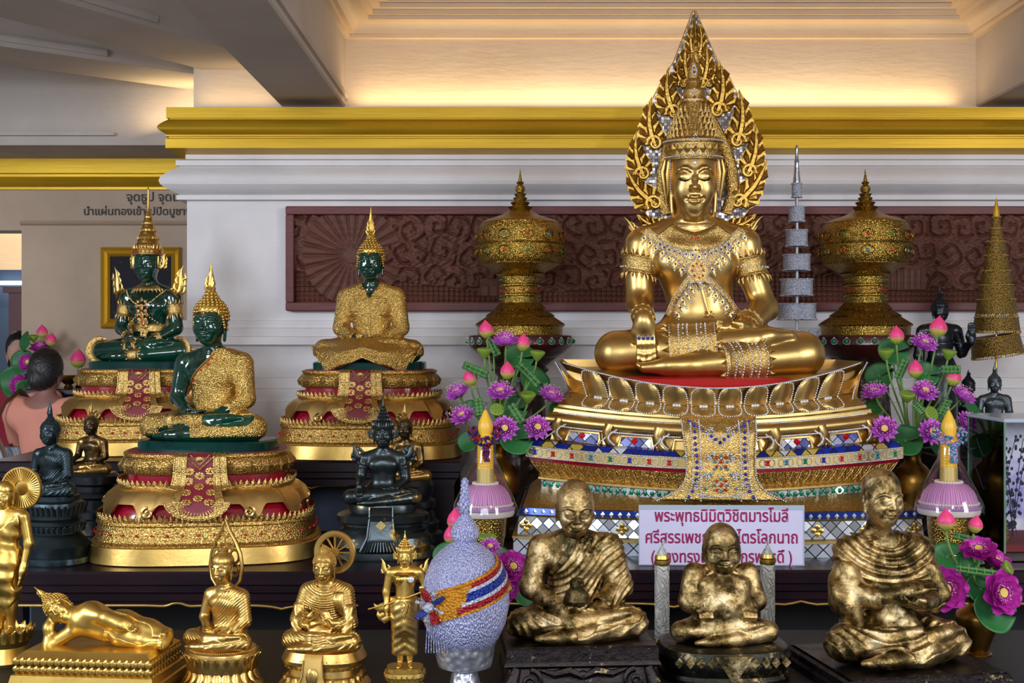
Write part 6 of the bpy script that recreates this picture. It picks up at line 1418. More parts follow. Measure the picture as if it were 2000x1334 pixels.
    g=f.clone(); g.frame(sc=H); g.cap((0,0,.54),(0,0,.36),.085,.092,.05); 
    for s in (-1,1): g.cap((s*.045,0,.36),(s*.05,0,.13),.055,.05,.01)
    g=g.shell(.004,reg,disp=lambda x,y,z: .0007*np.sin(z*300+6*np.abs(x)/H*9)+0*y,k=.004); r=g.build('skirt','gold_satin',t); r.location=(0,0,z1)
    Z=lambda q:(q[0]*H,q[1]*H,q[2]*H+z1)
    for s in (-1,1):
        mb=MB(); kanok(mb,Z((s*.10,.02,.40)),Z((s*.26,.03,.52)),.028*H/.3*1.4,s,(0,-1,0),.4,False,2); mb.build('skirt_wing','gold_bright',t,flat=.8)
        mb=MB(); kanok(mb,Z((s*.13,.0,.79)),Z((s*.20,.0,.90)),.014,-s,(0,-1,0),.5,False,1); mb.build('shoulder_flame','gold_bright',t,flat=.8)
    crown(t,Z((0,-.004,.925)),.060*H,'gold_bright',3.4,mgem='gold_bright')
    mb=MB(); mb.lathe([(.075*H,.79*H+z1),(.10*H,.775*H+z1),(.088*H,.76*H+z1)],28,(0,-.004,0),1,.72); mb.build('collar','gold_satin',t,flat=.7); mb=MB(); mb.lathe([(.09*H,.565*H+z1),(.10*H,.56*H+z1),(.10*H,.54*H+z1),(.092*H,.535*H+z1)],28,(0,0,0),1,.8); kanok(mb,Z((0,-.10,.56)),Z((0,-.11,.40)),.012,1,(0,-1,0),.5,True,2); mb.build('belt','gold_satin',t,flat=.7)
    mb=MB(); mb.tube([Z((-.30,-.05,.49)),Z((-.15,-.055,.53)),Z((.04,-.10,.60)),Z((.19,-.12,.66))],.0022,6); mb.build('rod','gold_bright',t)
    mb=MB(); mb.sphere(Z((.052,-.076,.735)),(.0085,.003,.0085)); mb.build('white_chip','crystal',t,label='pale worn patch on the chest')
    ba=ploft('base',[(.052,.044,0),(.050,.042,z1*.25),(.044,.037,z1*.35),(.046,.039,z1*.6),(.053,.045,z1*.7),(.052,.044,z1*.85),(.046,.040,z1*.9),(.046,.040,z1+.002)],'gold_bright',t,3.0); lotus_petals('petal_trim',.047,.040,z1*.55,z1*.25,22,'gold_bright',ba,3.0)
def gold_seated():
    # flame halo
    Y=3.2; x=(434-1000)*Y/FPX; zs=HZ+(HY-1264)*Y/FPX-T1Z; S=.225
    t=thing('seated_gold_statue','golden seated statue with an openwork flame halo on a round lotus base','statue',(x,Y,T1Z+.001),math.radians(-22))
    f,hc,a=figure(t,S,zs,'gold_satin','lap',robe='one',wide=.84,sw=.92,head_c=(0,.0,.92),head_a=.115,vox=.0016,hd=dict(tilt=.05))
    mb=MB(); mb.lathe([(1.0*a,.25*a),(1.10*a,.45*a),(1.06*a,.85*a),(.85*a,1.25*a),(.55*a,1.45*a),(.5*a,1.55*a),(.55*a,1.75*a),(.4*a,1.98*a),(.1*a,2.06*a),(.001,2.07*a)],36,(hc[0],hc[1]+.14*a,hc[2]),1,1.08,flute=lambda q,z:.025*sin(q*26)); mb.build('hair','gold_satin',t)
    mb=MB(); yb=.042; c=Vector((hc[0]-.017,yb,hc[2]))
    o=[(0,.118),(.012,.088),(.030,.062),(.044,.030),(.050,-.005),(.044,-.040),(.030,-.058)]; fullp=[(-p,q) for p,q in o[::-1]]+o[1:]
    mb.tube([(c.x+p,yb,c.z+q) for p,q in fullp],.006,8,.8)
    for s in (-1,1):
        for (p,q,r) in ((.012,.060,.014),(.026,.022,.014),(.026,-.014,.013)): mb.tube([(c.x+s*p+r*cos(an),yb,c.z+q+r*1.25*sin(an)) for an in np.linspace(0,2*PI,18)],.004,6)
    kanok(mb,(c.x,yb,c.z+.085),(c.x,yb,c.z+.128),.012,1,(0,-1,0),.6,False,2); mb.build('flame_halo','gold_satin',t,flat=.8)
    ba=ploft('lotus_base',[(.105,.095,0),(.107,.097,.008),(.100,.09,.014),(.095,.086,.022),(.085,.078,.036),(.088,.08,.044),(.094,.085,.064),(.097,.088,zs-.014),(.094,.086,zs-.004),(.085,.078,zs+.002)],'gold_satin',t,2.1); lotus_petals('petal_trim',.086,.078,zs-.050,.040,22,'gold_satin',ba,lean=.42); lotus_petals('petal_trim',.086,.078,zs-.052,.030,22,'gold_satin',ba,up=False,lean=.5)
    beads('stud_pattern',[((.097-.003*i)*cos(q),(.088-.003*i)*sin(q),zs-.012+.0042*i) for i in range(4) for q in np.linspace(0,2*PI,100)[:-1]],.0024,'gold_satin',ba)
    # wheel halo, teaching
    x=(634-1000)*Y/FPX; zs=HZ+(HY-1266)*Y/FPX-T1Z; S=.247
    t=thing('seated_gold_statue','golden seated statue in a draped robe before a spoked wheel halo','statue',(x,Y,T1Z+.001),math.radians(-10))
    f,hc,a=figure(t,S,zs,'gold_satin','teach',robe='both',wide=.80,sw=.90,head_c=(0,-.01,.865),head_a=.108,vox=.0016,hd=dict(tilt=.10),robekw=dict(fold='u',amp=.006))
    curls(t,hc,a,'gold_satin',size=.105,front=.62,base=.36,tilt=.10,bump_r=.55); 
    g=Field((-.34*S,-.36*S,.02*S),(.34*S,.02*S,.50*S),.0018,pad=.02*S); g.frame(sc=S)
    for s in (-1,1): g.chain([(s*.27,.0,.42),(s*.285,-.05,.24),(s*.24,-.12,.16)],[.07,.075,.05],.04); g.chain([(s*.285,-.03,.28),(s*.17,-.13,.27)],[.06,.045],.03)
    g.chain([(.0,-.09,.30),(0,-.17,.15),(0,-.255,.05)],[.13,.13,.10],.05,sq=((0,1,0),.32)); g.disp(lambda x,y,z: .0035*S*1.3*np.sin(np.sqrt(x*x+(z-.55*S)**2+0*y)/S*70))
    o=g.build('robe_drape','gold_satin',t); o.location=(0,0,zs)
    mb=MB(); c=Vector((hc[0]+.010,.055,hc[2]+.026)); mb.M=Matrix.Translation(c)@Matrix.Rotation(PI/2,4,'X'); R=.0575
    mb.lathe([(R*.72,-.004),(R*.72,.004),(R*.75,.005),(R*.97,.005),(R,.003),(R,-.003),(R*.97,-.005),(R*.75,-.005),(R*.72,-.004)],56,cap=False)
    for i in range(12): q=2*PI*i/12; mb.tube([(R*.15*cos(q),R*.15*sin(q),0),(R*.75*cos(q),R*.75*sin(q),0)],[.0022,.0035],6)
    mb.lathe([(.012,-.004),(.012,.004)],16); mb.build('wheel_halo','gold_satin',t,flat=.6)
    mb=MB(); mb.loft([[tuple(q) for q in f.front([((.16+.05*u+.015*v)*S,(.60-.24*v)*S) for u in (-1,-.5,0,.5,1)],.010*S*2,sm=1)] for v in np.linspace(0,1,9)],cap=False,closed=False); o=mb.build('shoulder_sash','gold_satin',t); o.location=(0,0,zs); sd=o.modifiers.new('s','SOLIDIFY'); sd.thickness=.003
    ba=ploft('pedestal',[(.118,.095,0),(.119,.096,.006),(.112,.09,.016),(.100,.082,.030),(.096,.078,.034),(.092,.074,.036),(.090,.073,.052),(.094,.076,.055),(.106,.086,.066),(.109,.088,.076),(.104,.084,zs-.010),(.098,.08,zs+.002)],'gold_satin',t,2.6); lotus_petals('petal_trim',.096,.077,.056,.026,26,'gold_satin',ba,2.6); lotus_petals('petal_trim',.100,.082,.034,.022,26,'gold_satin',ba,2.6,up=False)
    mb=MB(); mb.loft([[(q*w,y,z) for q in np.linspace(-1,1,7)] for y,z,w in ((-.085,zs+.003,.024),(-.094,zs-.01,.024),(-.099,.045,.027),(-.103,.025,.034))],cap=False,closed=False); mb.sphere((0,-.101,.045),(.016,.005,.024)); 
    for s in (-1,1): mb.tube([(s*.024,-.094,zs-.01),(s*.027,-.1,.045),(s*.036,-.106,.024)],.003,6)
    mb.build('hanging_cloth','gold_satin',ba,flat=.8)
    # reclining statue
    Y=3.2; K=Y/FPX; px0=190; x=(px0-1000)*K; zt=HZ+(HY-1256)*K-T1Z
    t=thing('reclining_gold_statue','golden reclining statue resting its head on one hand, on a petal-edged plinth','statue',(x,Y,T1Z+.001),math.radians(-6))
    f=Field((-.20,-.075,-.01),(.24,.075,.16),.0018,pad=.01); Lp=lambda px,py,y=0.0:((px-px0)*K,y,(1256-py)*K)
    f.chain([Lp(165,1212),Lp(205,1222),Lp(245,1224)],[.036,.034,.036],.03,sq=((0,1,0),.85)); f.chain([Lp(180,1200),Lp(165,1214)],[.032,.034],.03)
    f.chain([Lp(245,1222),Lp(295,1232),Lp(330,1240)],[.036,.026,.019],.02); f.chain([Lp(245,1238,-.02),Lp(295,1246,-.02),Lp(332,1250,-.02)],[.024,.018,.015],.015)
    f.box(Lp(334,1243,-.01),(.006,.028,.022),.005,.008)
    f.chain([Lp(178,1196,-.012),Lp(222,1202,-.035),Lp(250,1210,-.04)],[.022,.018,.013],.012); hand(f,Lp(248,1209,-.042),(1,-.1,-.32),(0,.6,-.8),.05,.15,1,.4,k=.003)
    f.chain([Lp(155,1226,-.01),Lp(104,1258,-.03),Lp(100,1222,-.025)],[.020,.017,.012],.012); f.cap(Lp(100,1226,-.025),Lp(104,1206,-.01),.014,.012,.01)
    f.cap(Lp(150,1208),Lp(128,1200),.020,.018,.02)
    A=.0285; head(f,Lp(112,1192,-.004),A,ears=.9) if False else None
    R0=f.R; f.frame(Lp(112,1190,-.004),rotm('Y',-math.radians(52)),1.0); head(f,(0,0,0),A,ears=.8); f.frame()
    b=f.build('body','gold_bright',t); b.location=(0,0,zt)
    def reg(x,y,z): 
        px=x/K+px0; r=np.maximum(212-px+.35*(z/K-20),px-332)*K; r=np.maximum(r,-capd(x,y,z,Lp(170,1190,-.02),Lp(250,1210,-.05),.03)); return np.maximum(r,-capd(x,y,z,Lp(245,1210,-.05),Lp(290,1226,-.05),.034))
    g=f.shell(.003,reg,disp=lambda x,y,z:.0014*np.exp(-((z-.018)/.003)**2)+.0014*np.exp(-((z-.045+.15*(x-.05))/.003)**2)+0*y,k=.003); r=g.build('robe','gold_bright',t); r.location=(0,0,zt)
    em=bpy.data.objects.new('hair_curls',None); 
    hcpos=Lp(112,1190,-.004); Rm=Matrix.Rotation(-math.radians(52),4,'Y')
    o=curls(t,(0,0,0),A,'gold_bright',size=.16,front=.58,base=.34); o.data.transform(Matrix.Translation((hcpos[0],hcpos[1],hcpos[2]))@Rm); o.location=(0,0,zt); bpy.data.objects.remove(em)
    o=flame(t,(0,.14*A,1.75*A),1.3*A,.32*A,'gold_bright'); o.data.transform(Matrix.Translation((hcpos[0],hcpos[1],hcpos[2]))@Rm); o.location=(0,0,zt)
    mb=MB(); rr=lambda e,z:[(-.150-e,-.088-e,z),(.168+e,-.088-e,z),(.168+e,.085+e,z),(-.150-e,.085+e,z)]
    mb.loft([rr(.036,0),rr(.036,.030),rr(.030,.032),rr(.026,.050),rr(.014,.056),rr(.020,.060),rr(.012,.070),rr(.004,.074),rr(.014,.080),rr(.018,zt-.014),rr(.008,zt-.008),rr(.0,zt-.002)],cap=True); pl=mb.build('plinth','gold_bright',t,flat=.4)
    mb=MB()
    for z0,e,h in ((.064,.019,.016),(zt-.026,.019,.018)):
        for i in range(20): mb.sphere((-.165+.348*i/19,-.088-e,z0),(.011,.006,h*.62),1)
        for i in range(10): mb.sphere((.168+e,-.09+.18*i/9,z0),(.006,.011,h*.62),1)
    mb.build('petal_trim','gold_bright',pl)
    mb=MB(); mb.box((.006,-.1265,.008),(.016,-.1240,.020)); mb.build('chip','blue_grey',pl,label='small blue-grey chip in the gilding')
def monks():
    # gilded elder, left of the sign
    Y=3.3; x=(1125-1000)*Y/FPX; zs=HZ+(HY-1240)*Y/FPX-T1Z; S=.395
    t=thing('gilded_monk_statue','seated bald monk statue patched with gold leaf, left of the paper sign','statue',(x,Y,T1Z+.001),math.radians(4))
    P=dict(R=[(-.238,.07,.585),(-.305,.03,.32),(-.105,-.16,.205)],L=[(.238,.07,.585),(.305,.03,.32),(.12,-.16,.195)])
    f,hc,a=figure(t,S,zs,'leaf_heavy',P,robe='one',wide=.92,sw=1.0,head_c=(-.01,-.05,.865),head_a=.122,vox=.0026,hd=dict(tilt=.16,ears=.25,old=1.0,round_=1.02,smile=-.8),arm_r=(.085,.078,.072,.05),robekw=dict(amp=.006,freq=110,rarm_r=.085),neck=(.072,.085),legr=.09,tors=1.05)
    g=Field((-.24*S,-.32*S,.10*S),(.24*S,-.05*S,.36*S),.0022,pad=.01); g.frame(sc=S)
    hand(g,(.12,-.17,.195),(-1,-.12,.05),(0,.1,1),.18,.5,-1,.6); hand(g,(-.105,-.17,.21),(1,-.15,.02),(0,.2,1),.18,.5,1,.6); o=g.build('hands','leaf_heavy',t); o.location=(0,0,zs)
    mb=MB(); mb.lathe([(.03,0),(.036,.012),(.03,.03),(.018,.045),(.020,.06),(.012,.07),(.001,.072)],20,(-.006,-.17*S,.24*S+zs)); mb.build('held_relic','leaf_medium',t)
    mb=MB(); mb.tube([tuple(q) for q in f.front([(-.02*S+.0,.66*S),(-.05*S,.58*S),(-.11*S,.50*S),(-.17*S,.42*S)],.008)],[.010,.011,.010,.008],8,.6); o=mb.build('robe_hem','leaf_medium',t); o.location=(0,0,zs)
    mb=MB(); q=lambda e,z,d=0:[(-.193-e,-.14-e,z),(.193+e,-.14-e,z),(.193+e,.13+e,z),(-.193-e,.13+e,z)]
    mb.loft([q(.006,0),q(.006,.02),q(.002,.03),q(-.004,zs-.055),q(.010,zs-.045),q(.006,zs-.036),q(.004,zs-.034),q(.004,zs-.004),q(-.002,zs+.002)],cap=True); pd=mb.build('pedestal','leaf_wood',t,flat=.4)
    mb=MB()
    for s in (-1,1):
        mb.tube(spiral((s*.135,-.147,zs-.085),.030,1.4,PI/2,(s,0,0),(0,0,1)),[.009*(1-.5*i/27) for i in range(28)],6); mb.tube([(s*.17,-.143,zs-.05),(s*.185,-.15,zs-.09),(s*.175,-.15,.02)],[.012,.02,.014],8)
        mb.tube([(0,-.147,zs-.075),(s*.035,-.15,zs-.058),(s*.075,-.15,zs-.066),(s*.11,-.147,zs-.055)],[.008,.013,.011,.005],6)
    mb.sphere((0,-.148,zs-.068),(.012,.008,.012)); mb.build('carved_scroll_trim','leaf_wood',pd,flat=.8)
    # fat monk
    Y=3.32; x=(1411-1000)*Y/FPX; zs=HZ+(HY-1250)*Y/FPX-T1Z; S=.292
    t=thing('gilded_fat_monk_statue','plump big-bellied seated monk statue covered in gold leaf, between the two carved candles','statue',(x,Y,T1Z+.001),math.radians(2))
    P=dict(R=[(-.25,.07,.60),(-.31,.0,.36),(-.19,-.15,.30)],L=[(.25,.07,.60),(.31,.0,.36),(.20,-.15,.29)])
    f=Field((-.55*S,-.46*S,-.02*S),(.55*S,.34*S,1.12*S),.0022,pad=.02*S); f.frame(sc=S)
    seated(f,P,head_c=(-.01,-.02,.845),head_a=.162,hd=dict(tall=1.0,ears=.35,round_=1.18,jaw=.94,smile=1.5,nose=.95),sw=1.0,tors=1.2,arm_r=(.105,.10,.092,.065),neck=(.10,.12),legr=.10)
    f.ell((0,-.05,.35),(.27,.23,.24),.10); f.ell((0,-.285,.30),(.02,.02,.02),.02,'s')
    for s in (-1,1): f.ell((s*.11,-.105,.53),(.12,.07,.08),.06); f.ell((s*.19,-.20,.285),(.075,.06,.06),.02)
    for s in (-1,1):
        for i in range(4): f.chain([(s*(.15+.035*i),-.255,.31-.006*i),(s*(.15+.033*i),-.268,.265),(s*(.15+.031*i),-.245,.235)],[.018,.018,.015],.008)
        f.chain([(s*.26,-.19,.31),(s*.13,-.235,.33)],[.028,.018],.012)
    b=f.build('body','leaf_heavy',t); b.location=(0,0,zs)
    pd=tiers(t,'pedestal',[(.172,.15,0),(.173,.151,.012),(.170,.145,.022),(.162,.135,.026),(.158,.13,zs-.075),(.166,.136,zs-.065),(.176,.143,zs-.045),(.178,.144,zs-.025),(.168,.138,zs-.006),(.15,.12,zs+.001)],'leaf_sparse',2.8)
    mb=MB(); mb.prism([(-.050,zs-.008),(.050,zs-.008),(0,zs-.082)],-.150,-.138); mb.prism([(-.032,zs-.010),(.032,zs-.010),(0,zs-.060)],-.153,-.149)
    for i in range(11):
        xx=-.14+.028*i
        if abs(xx)<.05: continue
        mb.prism([(xx-.012,zs-.028),(xx,zs-.042),(xx+.012,zs-.028),(xx,zs-.014)],-.146+.25*xx*xx*2.2,-.138+.25*xx*xx*2.2)
    mb.build('carved_diamond_trim','leaf_medium',pd,smooth=False)
    # elder with hands before the chest, right
    Y=3.27; x=(1738-1000)*Y/FPX; zs=HZ+(HY-1282)*Y/FPX-T1Z; S=.465
    t=thing('gilded_monk_statue','draped elder monk statue with gold leaf, hands before the chest, right of the sign','statue',(x,Y,T1Z+.001),math.radians(10))
    P=dict(R=[(-.215,.07,.585),(-.275,.0,.35),(-.02,-.20,.415)],L=[(.205,.07,.585),(.25,-.02,.34),(.05,-.19,.345)])
    f,hc,a=figure(t,S,zs,'leaf_heavy',P,robe='both',wide=.80,sw=1.0,head_c=(-.06,-.03,.915),head_a=.104,vox=.0028,hd=dict(ears=.5,old=.8,tilt=.04,yaw=.10,smile=-.8,jaw=1.06),arm_r=(.078,.070,.060,.042),robekw=dict(fold='u',amp=.009,freq=90,zneck=.665),neck=(.066,.078),tors=1.0)
    g=Field((-.36*S,-.40*S,.10*S),(.34*S,.04*S,.56*S),.0024,pad=.01); g.frame(sc=S)
    g.chain([(-.16,-.15,.37),(-.03,-.255,.415)],[.05,.034],.02); g.chain([(.19,-.13,.345),(.08,-.25,.345)],[.05,.034],.02); hand(g,(-.03,-.255,.415),(.85,-.12,.32),(.2,.3,-.6),.19,.45,1,.7); hand(g,(.08,-.25,.345),(-.95,-.18,.06),(0,.3,.8),.185,.55,-1,.6); o=g.build('hands','leaf_heavy',t); o.location=(0,0,zs)
    g=Field((-.42*S,-.34*S,.04*S),(.42*S,.16*S,.56*S),.0028,pad=.02*S); g.frame(sc=S); g.chain([(-.255,.02,.50),(-.275,-.02,.34),(-.235,-.06,.17)],[.085,.10,.05],.05); g.chain([(-.255,-.02,.35),(-.14,-.13,.375)],[.085,.065],.04); g.chain([(.235,.02,.48),(.255,-.03,.34)],[.08,.085],.04); g.chain([(0,-.02,.24),(.02,-.10,.19)],[.16,.10],.05)
    g.disp(lambda x,y,z:.0050*np.sin((x*.75+z*.55-y*.3)/S*50)); o=g.build('robe_sleeve','leaf_heavy',t); o.location=(0,0,zs)
    mb=MB(); q=lambda e,z:[(-.20-e,-.19-e,z),(.215+e,-.19-e,z),(.215+e,.17+e,z),(-.20-e,.17+e,z)]
    mb.loft([q(.018,0),q(.018,.02),q(.014,.028),q(.014,.045),q(.008,.052),q(.008,zs-.022),q(.0,zs-.016),q(.0,zs-.002)],cap=True); mb.build('pedestal','leaf_wood',t,flat=.4)
dark_statues(); standing_statues(); gold_seated(); monks()
# ------------------------------------------------------------------ flowers
def petal_strip(mb,az,r0,L,w,el0,el1,cup=.5,tip=.12,off=0.0,seg=5):
    """one petal from the axis: starts at radius r0, lifts from el0 to el1 along its length"""
    d=Vector((cos(az),sin(az),0)); t=Vector((-sin(az),cos(az),0)); p=d*r0+Vector((0,0,off)); rows=[]
    for i in range(seg+1):
        v=i/seg; e=el0+(el1-el0)*v; ww=w*(sin(PI*min(.98,.18+.74*v))**.8)*(1 if v<.75 else 1-(1-tip)*((v-.75)/.25)**1.6); n=Vector((-d.x*sin(e),-d.y*sin(e),cos(e)))
        rows.append([p-t*ww+n*ww*cup,p-t*ww*.5+n*ww*cup*.25,p,p+t*ww*.5+n*ww*cup*.25,p+t*ww+n*ww*cup]); p=p+(d*cos(e)+Vector((0,0,sin(e))))*(L/seg)
    mb.loft(rows,cap=False,closed=False)
BLOOM={}
def bloom_meshes(style):
    if style in BLOOM: return BLOOM[style]
    mb=MB(); st=MB(); 
    if style=='full':
        for n,L,w,e0,e1,ph in ((12,.052,.0105,.15,.55,0),(14,.050,.0095,.35,.95,.2),(14,.046,.0085,.6,1.25,.1),(12,.040,.0075,.9,1.5,.3),(10,.032,.006,1.1,1.65,.0)):
            for i in range(n): petal_strip(mb,2*PI*i/n+ph+random.uniform(-.08,.08),.006,L*random.uniform(.92,1.05),w,e0,e1,.45)
        R,zz,tz=.013,.030,.012
    else:
        for n,L,w,e0,e1,ph in ((7,.078,.042,-.05,.55,0),(7,.072,.038,.25,.95,.45),(6,.060,.030,.6,1.35,.2)):
            for i in range(n): petal_strip(mb,2*PI*i/n+ph,.010,L,w,e0,e1,.40,.62,0,7)
        R,zz,tz=.017,.022,.013
    A=mb.build('bloom','lotus_purple' if style=='full' else 'lotus_magenta',None); 
    P=[]; k=40 if style=='full' else 64
    for i in range(k):
        q=2*PI*i/k+random.uniform(-.05,.05); r1=R*random.uniform(1.2,2.4 if style!='full' else 3.0); z1=zz+random.uniform(.0,.012 if style!='full' else .016); st.tube([(R*.7*cos(q),R*.7*sin(q),.008),(r1*cos(q),r1*sin(q),z1)],.0008,4); P.append((r1*cos(q),r1*sin(q),z1))
    B=st.build('stamen_fringe','lotus_magenta',None); V,Q=beads_np(P,.0019,1); C=link_mesh('stamen_tip_fringe',V,Q,'stamen_tip'); 
    c=MB(); c.lathe([(R*.5,.002),(R*.9,tz+.004),(R,tz+.010),(R*.95,tz+.013),(R*.4,tz+.011),(.0005,tz+.011)],18); D=c.build('seed_center','stamen_yellow',None)
    ms=[o.data for o in (A,B,C,D)]
    for o in (A,B,C,D): bpy.data.objects.remove(o)
    BLOOM[style]=ms; return ms
def stem_path(a,b,axis,bend=.25,n=12):
    a=Vector(a); b=Vector(b); L=(b-a).length; c1=a-Vector(axis)*L*.30; c2=b+Vector((0,0,1))*L*.28+Vector((random.uniform(-.02,.02),0,0)); o=[]
    for i in range(n):
        t=i/(n-1); o.append(a*(1-t)**3+c1*3*t*(1-t)**2+c2*3*t*t*(1-t)+b*t**3)
    return o
def blossom(kind,label,pos,axis,R,mouth,group):
    """one lotus with its own stem reaching into the vase"""
    ax=Vector(axis).normalized(); names=dict(full='lotus_flower',open='lotus_flower',bud='lotus_bud',pod='lotus_pod')
    t=thing(names[kind],label,dict(full='flower',open='flower',bud='flower bud',pod='seed pod')[kind],pos,0,group); q=Vector((0,0,1)).rotation_difference(ax); rot=q.to_euler()
    def child(name,me,sc=1.0,par=None):
        o=bpy.data.objects.new(name,me); COL.objects.link(o); o.parent=par or t; 
        if par is None: o.rotation_euler=rot; o.scale=(sc,)*3
        return o
    if kind in('full','open'):
        ms=bloom_meshes(kind); sc=R/(.060 if kind=='full' else .078); b=child('bloom',ms[0],sc); child('stamen_fringe',ms[1],1,b); child('stamen_tip_fringe',ms[2],1,b); child('seed_center',ms[3],1,b)
        key='sepal'+kind
        if key not in BLOOM:
            mb=MB()
            for i in range(5): petal_strip(mb,2*PI*i/5,.004,.026 if kind=='full' else .04,.012,-.3,.15,.3)
            o=mb.build('sepal_trim','sepal_green',None); BLOOM[key]=o.data; bpy.data.objects.remove(o)
        child('sepal_trim',BLOOM[key],1,b)
    elif kind=='bud':
        if 'bud' not in BLOOM:
            mb=MB(); mb.lathe([(.004,0),(.015,.005),(.0215,.014),(.0235,.022),(.022,.031),(.0165,.041),(.009,.049),(.003,.055),(.0003,.059)],24,flute=lambda a,z:.045*cos(5*a+z*60))
            for i in range(5): petal_strip(mb,2*PI*i/5+.3,.010,.034,.010,.75,1.75,.45,.1,.0,6)
            o=mb.build('bud','lotus_bud',None); BLOOM['bud']=o.data; bpy.data.objects.remove(o)
        child('bud',BLOOM['bud'],R/.0235)
    else:
        if 'pod' not in BLOOM:
            mb=MB(); mb.lathe([(.004,-.012),(.012,-.004),(.022,.010),(.027,.018),(.0275,.022),(.024,.025),(.0005,.025)],28); o=mb.build('pod','pod_green',None); BLOOM['pod']=o.data; bpy.data.objects.remove(o)
            V,Q=beads_np([(0,0,.025)]+[(.010*cos(q),.010*sin(q),.025) for q in np.linspace(0,2*PI,7)[:-1]]+[(.019*cos(q),.019*sin(q),.0245) for q in np.linspace(0,2*PI,11)[:-1]],.0026,1); o=link_mesh('seed_dot_pattern',V,Q,'pod_seed'); BLOOM['seed']=o.data; bpy.data.objects.remove(o)
        b=child('pod',BLOOM['pod'],R/.0275); child('seed_dot_pattern',BLOOM['seed'],1,b)
    m=Vector(mouth)-Vector(pos); sp=stem_path(-ax*.004,m,ax); mb=MB(); mb.tube(sp,.0038,7); mb.build('stem','stem_green',t); return t
def leaf(label,pos,nrm,R,mouth,group):
    t=thing('lotus_leaf',label,'leaf',pos,0,group); n=Vector(nrm).normalized(); rows=[]
    for r in np.linspace(.02,1,7):
        rows.append([(R*r*cos(a)*(1+.06*sin(3*a)),R*r*sin(a),R*(.22*r*r-.05+.07*r*r*sin(3*a+1))) for a in np.linspace(.12,2*PI-.12,33)])
    mb=MB(); mb.loft(rows,cap=False,closed=False)
    o=mb.build('blade','leaf_green',t); o.rotation_euler=Vector((0,0,1)).rotation_difference(n).to_euler(); sd=o.modifiers.new('s','SOLIDIFY'); sd.thickness=.0015
    m=Vector(mouth)-Vector(pos); mb=MB(); mb.tube(stem_path((0,0,0),m,n),.0032,7); mb.build('stem','stem_green',t); return t
def rolled(label,p0,p1,mouth,group,r=.009):
    p0=Vector(p0);p1=Vector(p1); t=thing('rolled_lotus_leaf',label,'leaf',p0,0,group); d=p1-p0; u=d.normalized(); s=u.cross(Vector((0,1,0))).normalized()
    mb=MB()
    for k in (-1,1): mb.tube([s*r*.85*k-u*0,s*r*.85*k+d*.5,s*r*.85*k+d],[r*.8,r,r*.9],10)
    mb.build('rolled_blade','leaf_roll',t); mb=MB()
    for i in range(5): c=d*(.1+.2*i); mb.tube([c+s*r*2.0*cos(a)*.95+Vector((0,1,0))*r*1.1*sin(a) for a in np.linspace(0,2*PI,12)],.0012,5)
    mb.build('tie_trim','sepal_green',t); m=Vector(mouth)-p0; mb=MB(); mb.tube(stem_path(d*.45,m,(0,0,1)),.003,6); mb.build('stem','stem_green',t); return t
def vase(label,loc,H,R,group=None,m='brass_vase'):
    t=thing('brass_vase',label,'vase',loc,0,group); mb=MB(); mb.lathe([(R*.62,0),(R*.64,.02*H),(R*.50,.06*H),(R*.62,.18*H),(R*.9,.45*H),(R,.62*H),(R*.93,.72*H),(R*.6,.80*H),(R*.40,.84*H),(R*.36,.90*H),(R*.42,.97*H),(R*.55,1.0*H),(R*.52,1.005*H),(R*.34,.97*H),(R*.30,.85*H)],40,cap=False); mb.build('body',m,t,flat=.9); 
    mb=MB(); mb.lathe([(R*.68,0),(R*.68,.02*H),(R*.63,.024*H)],36); mb.build('foot_ring',m,t); return t
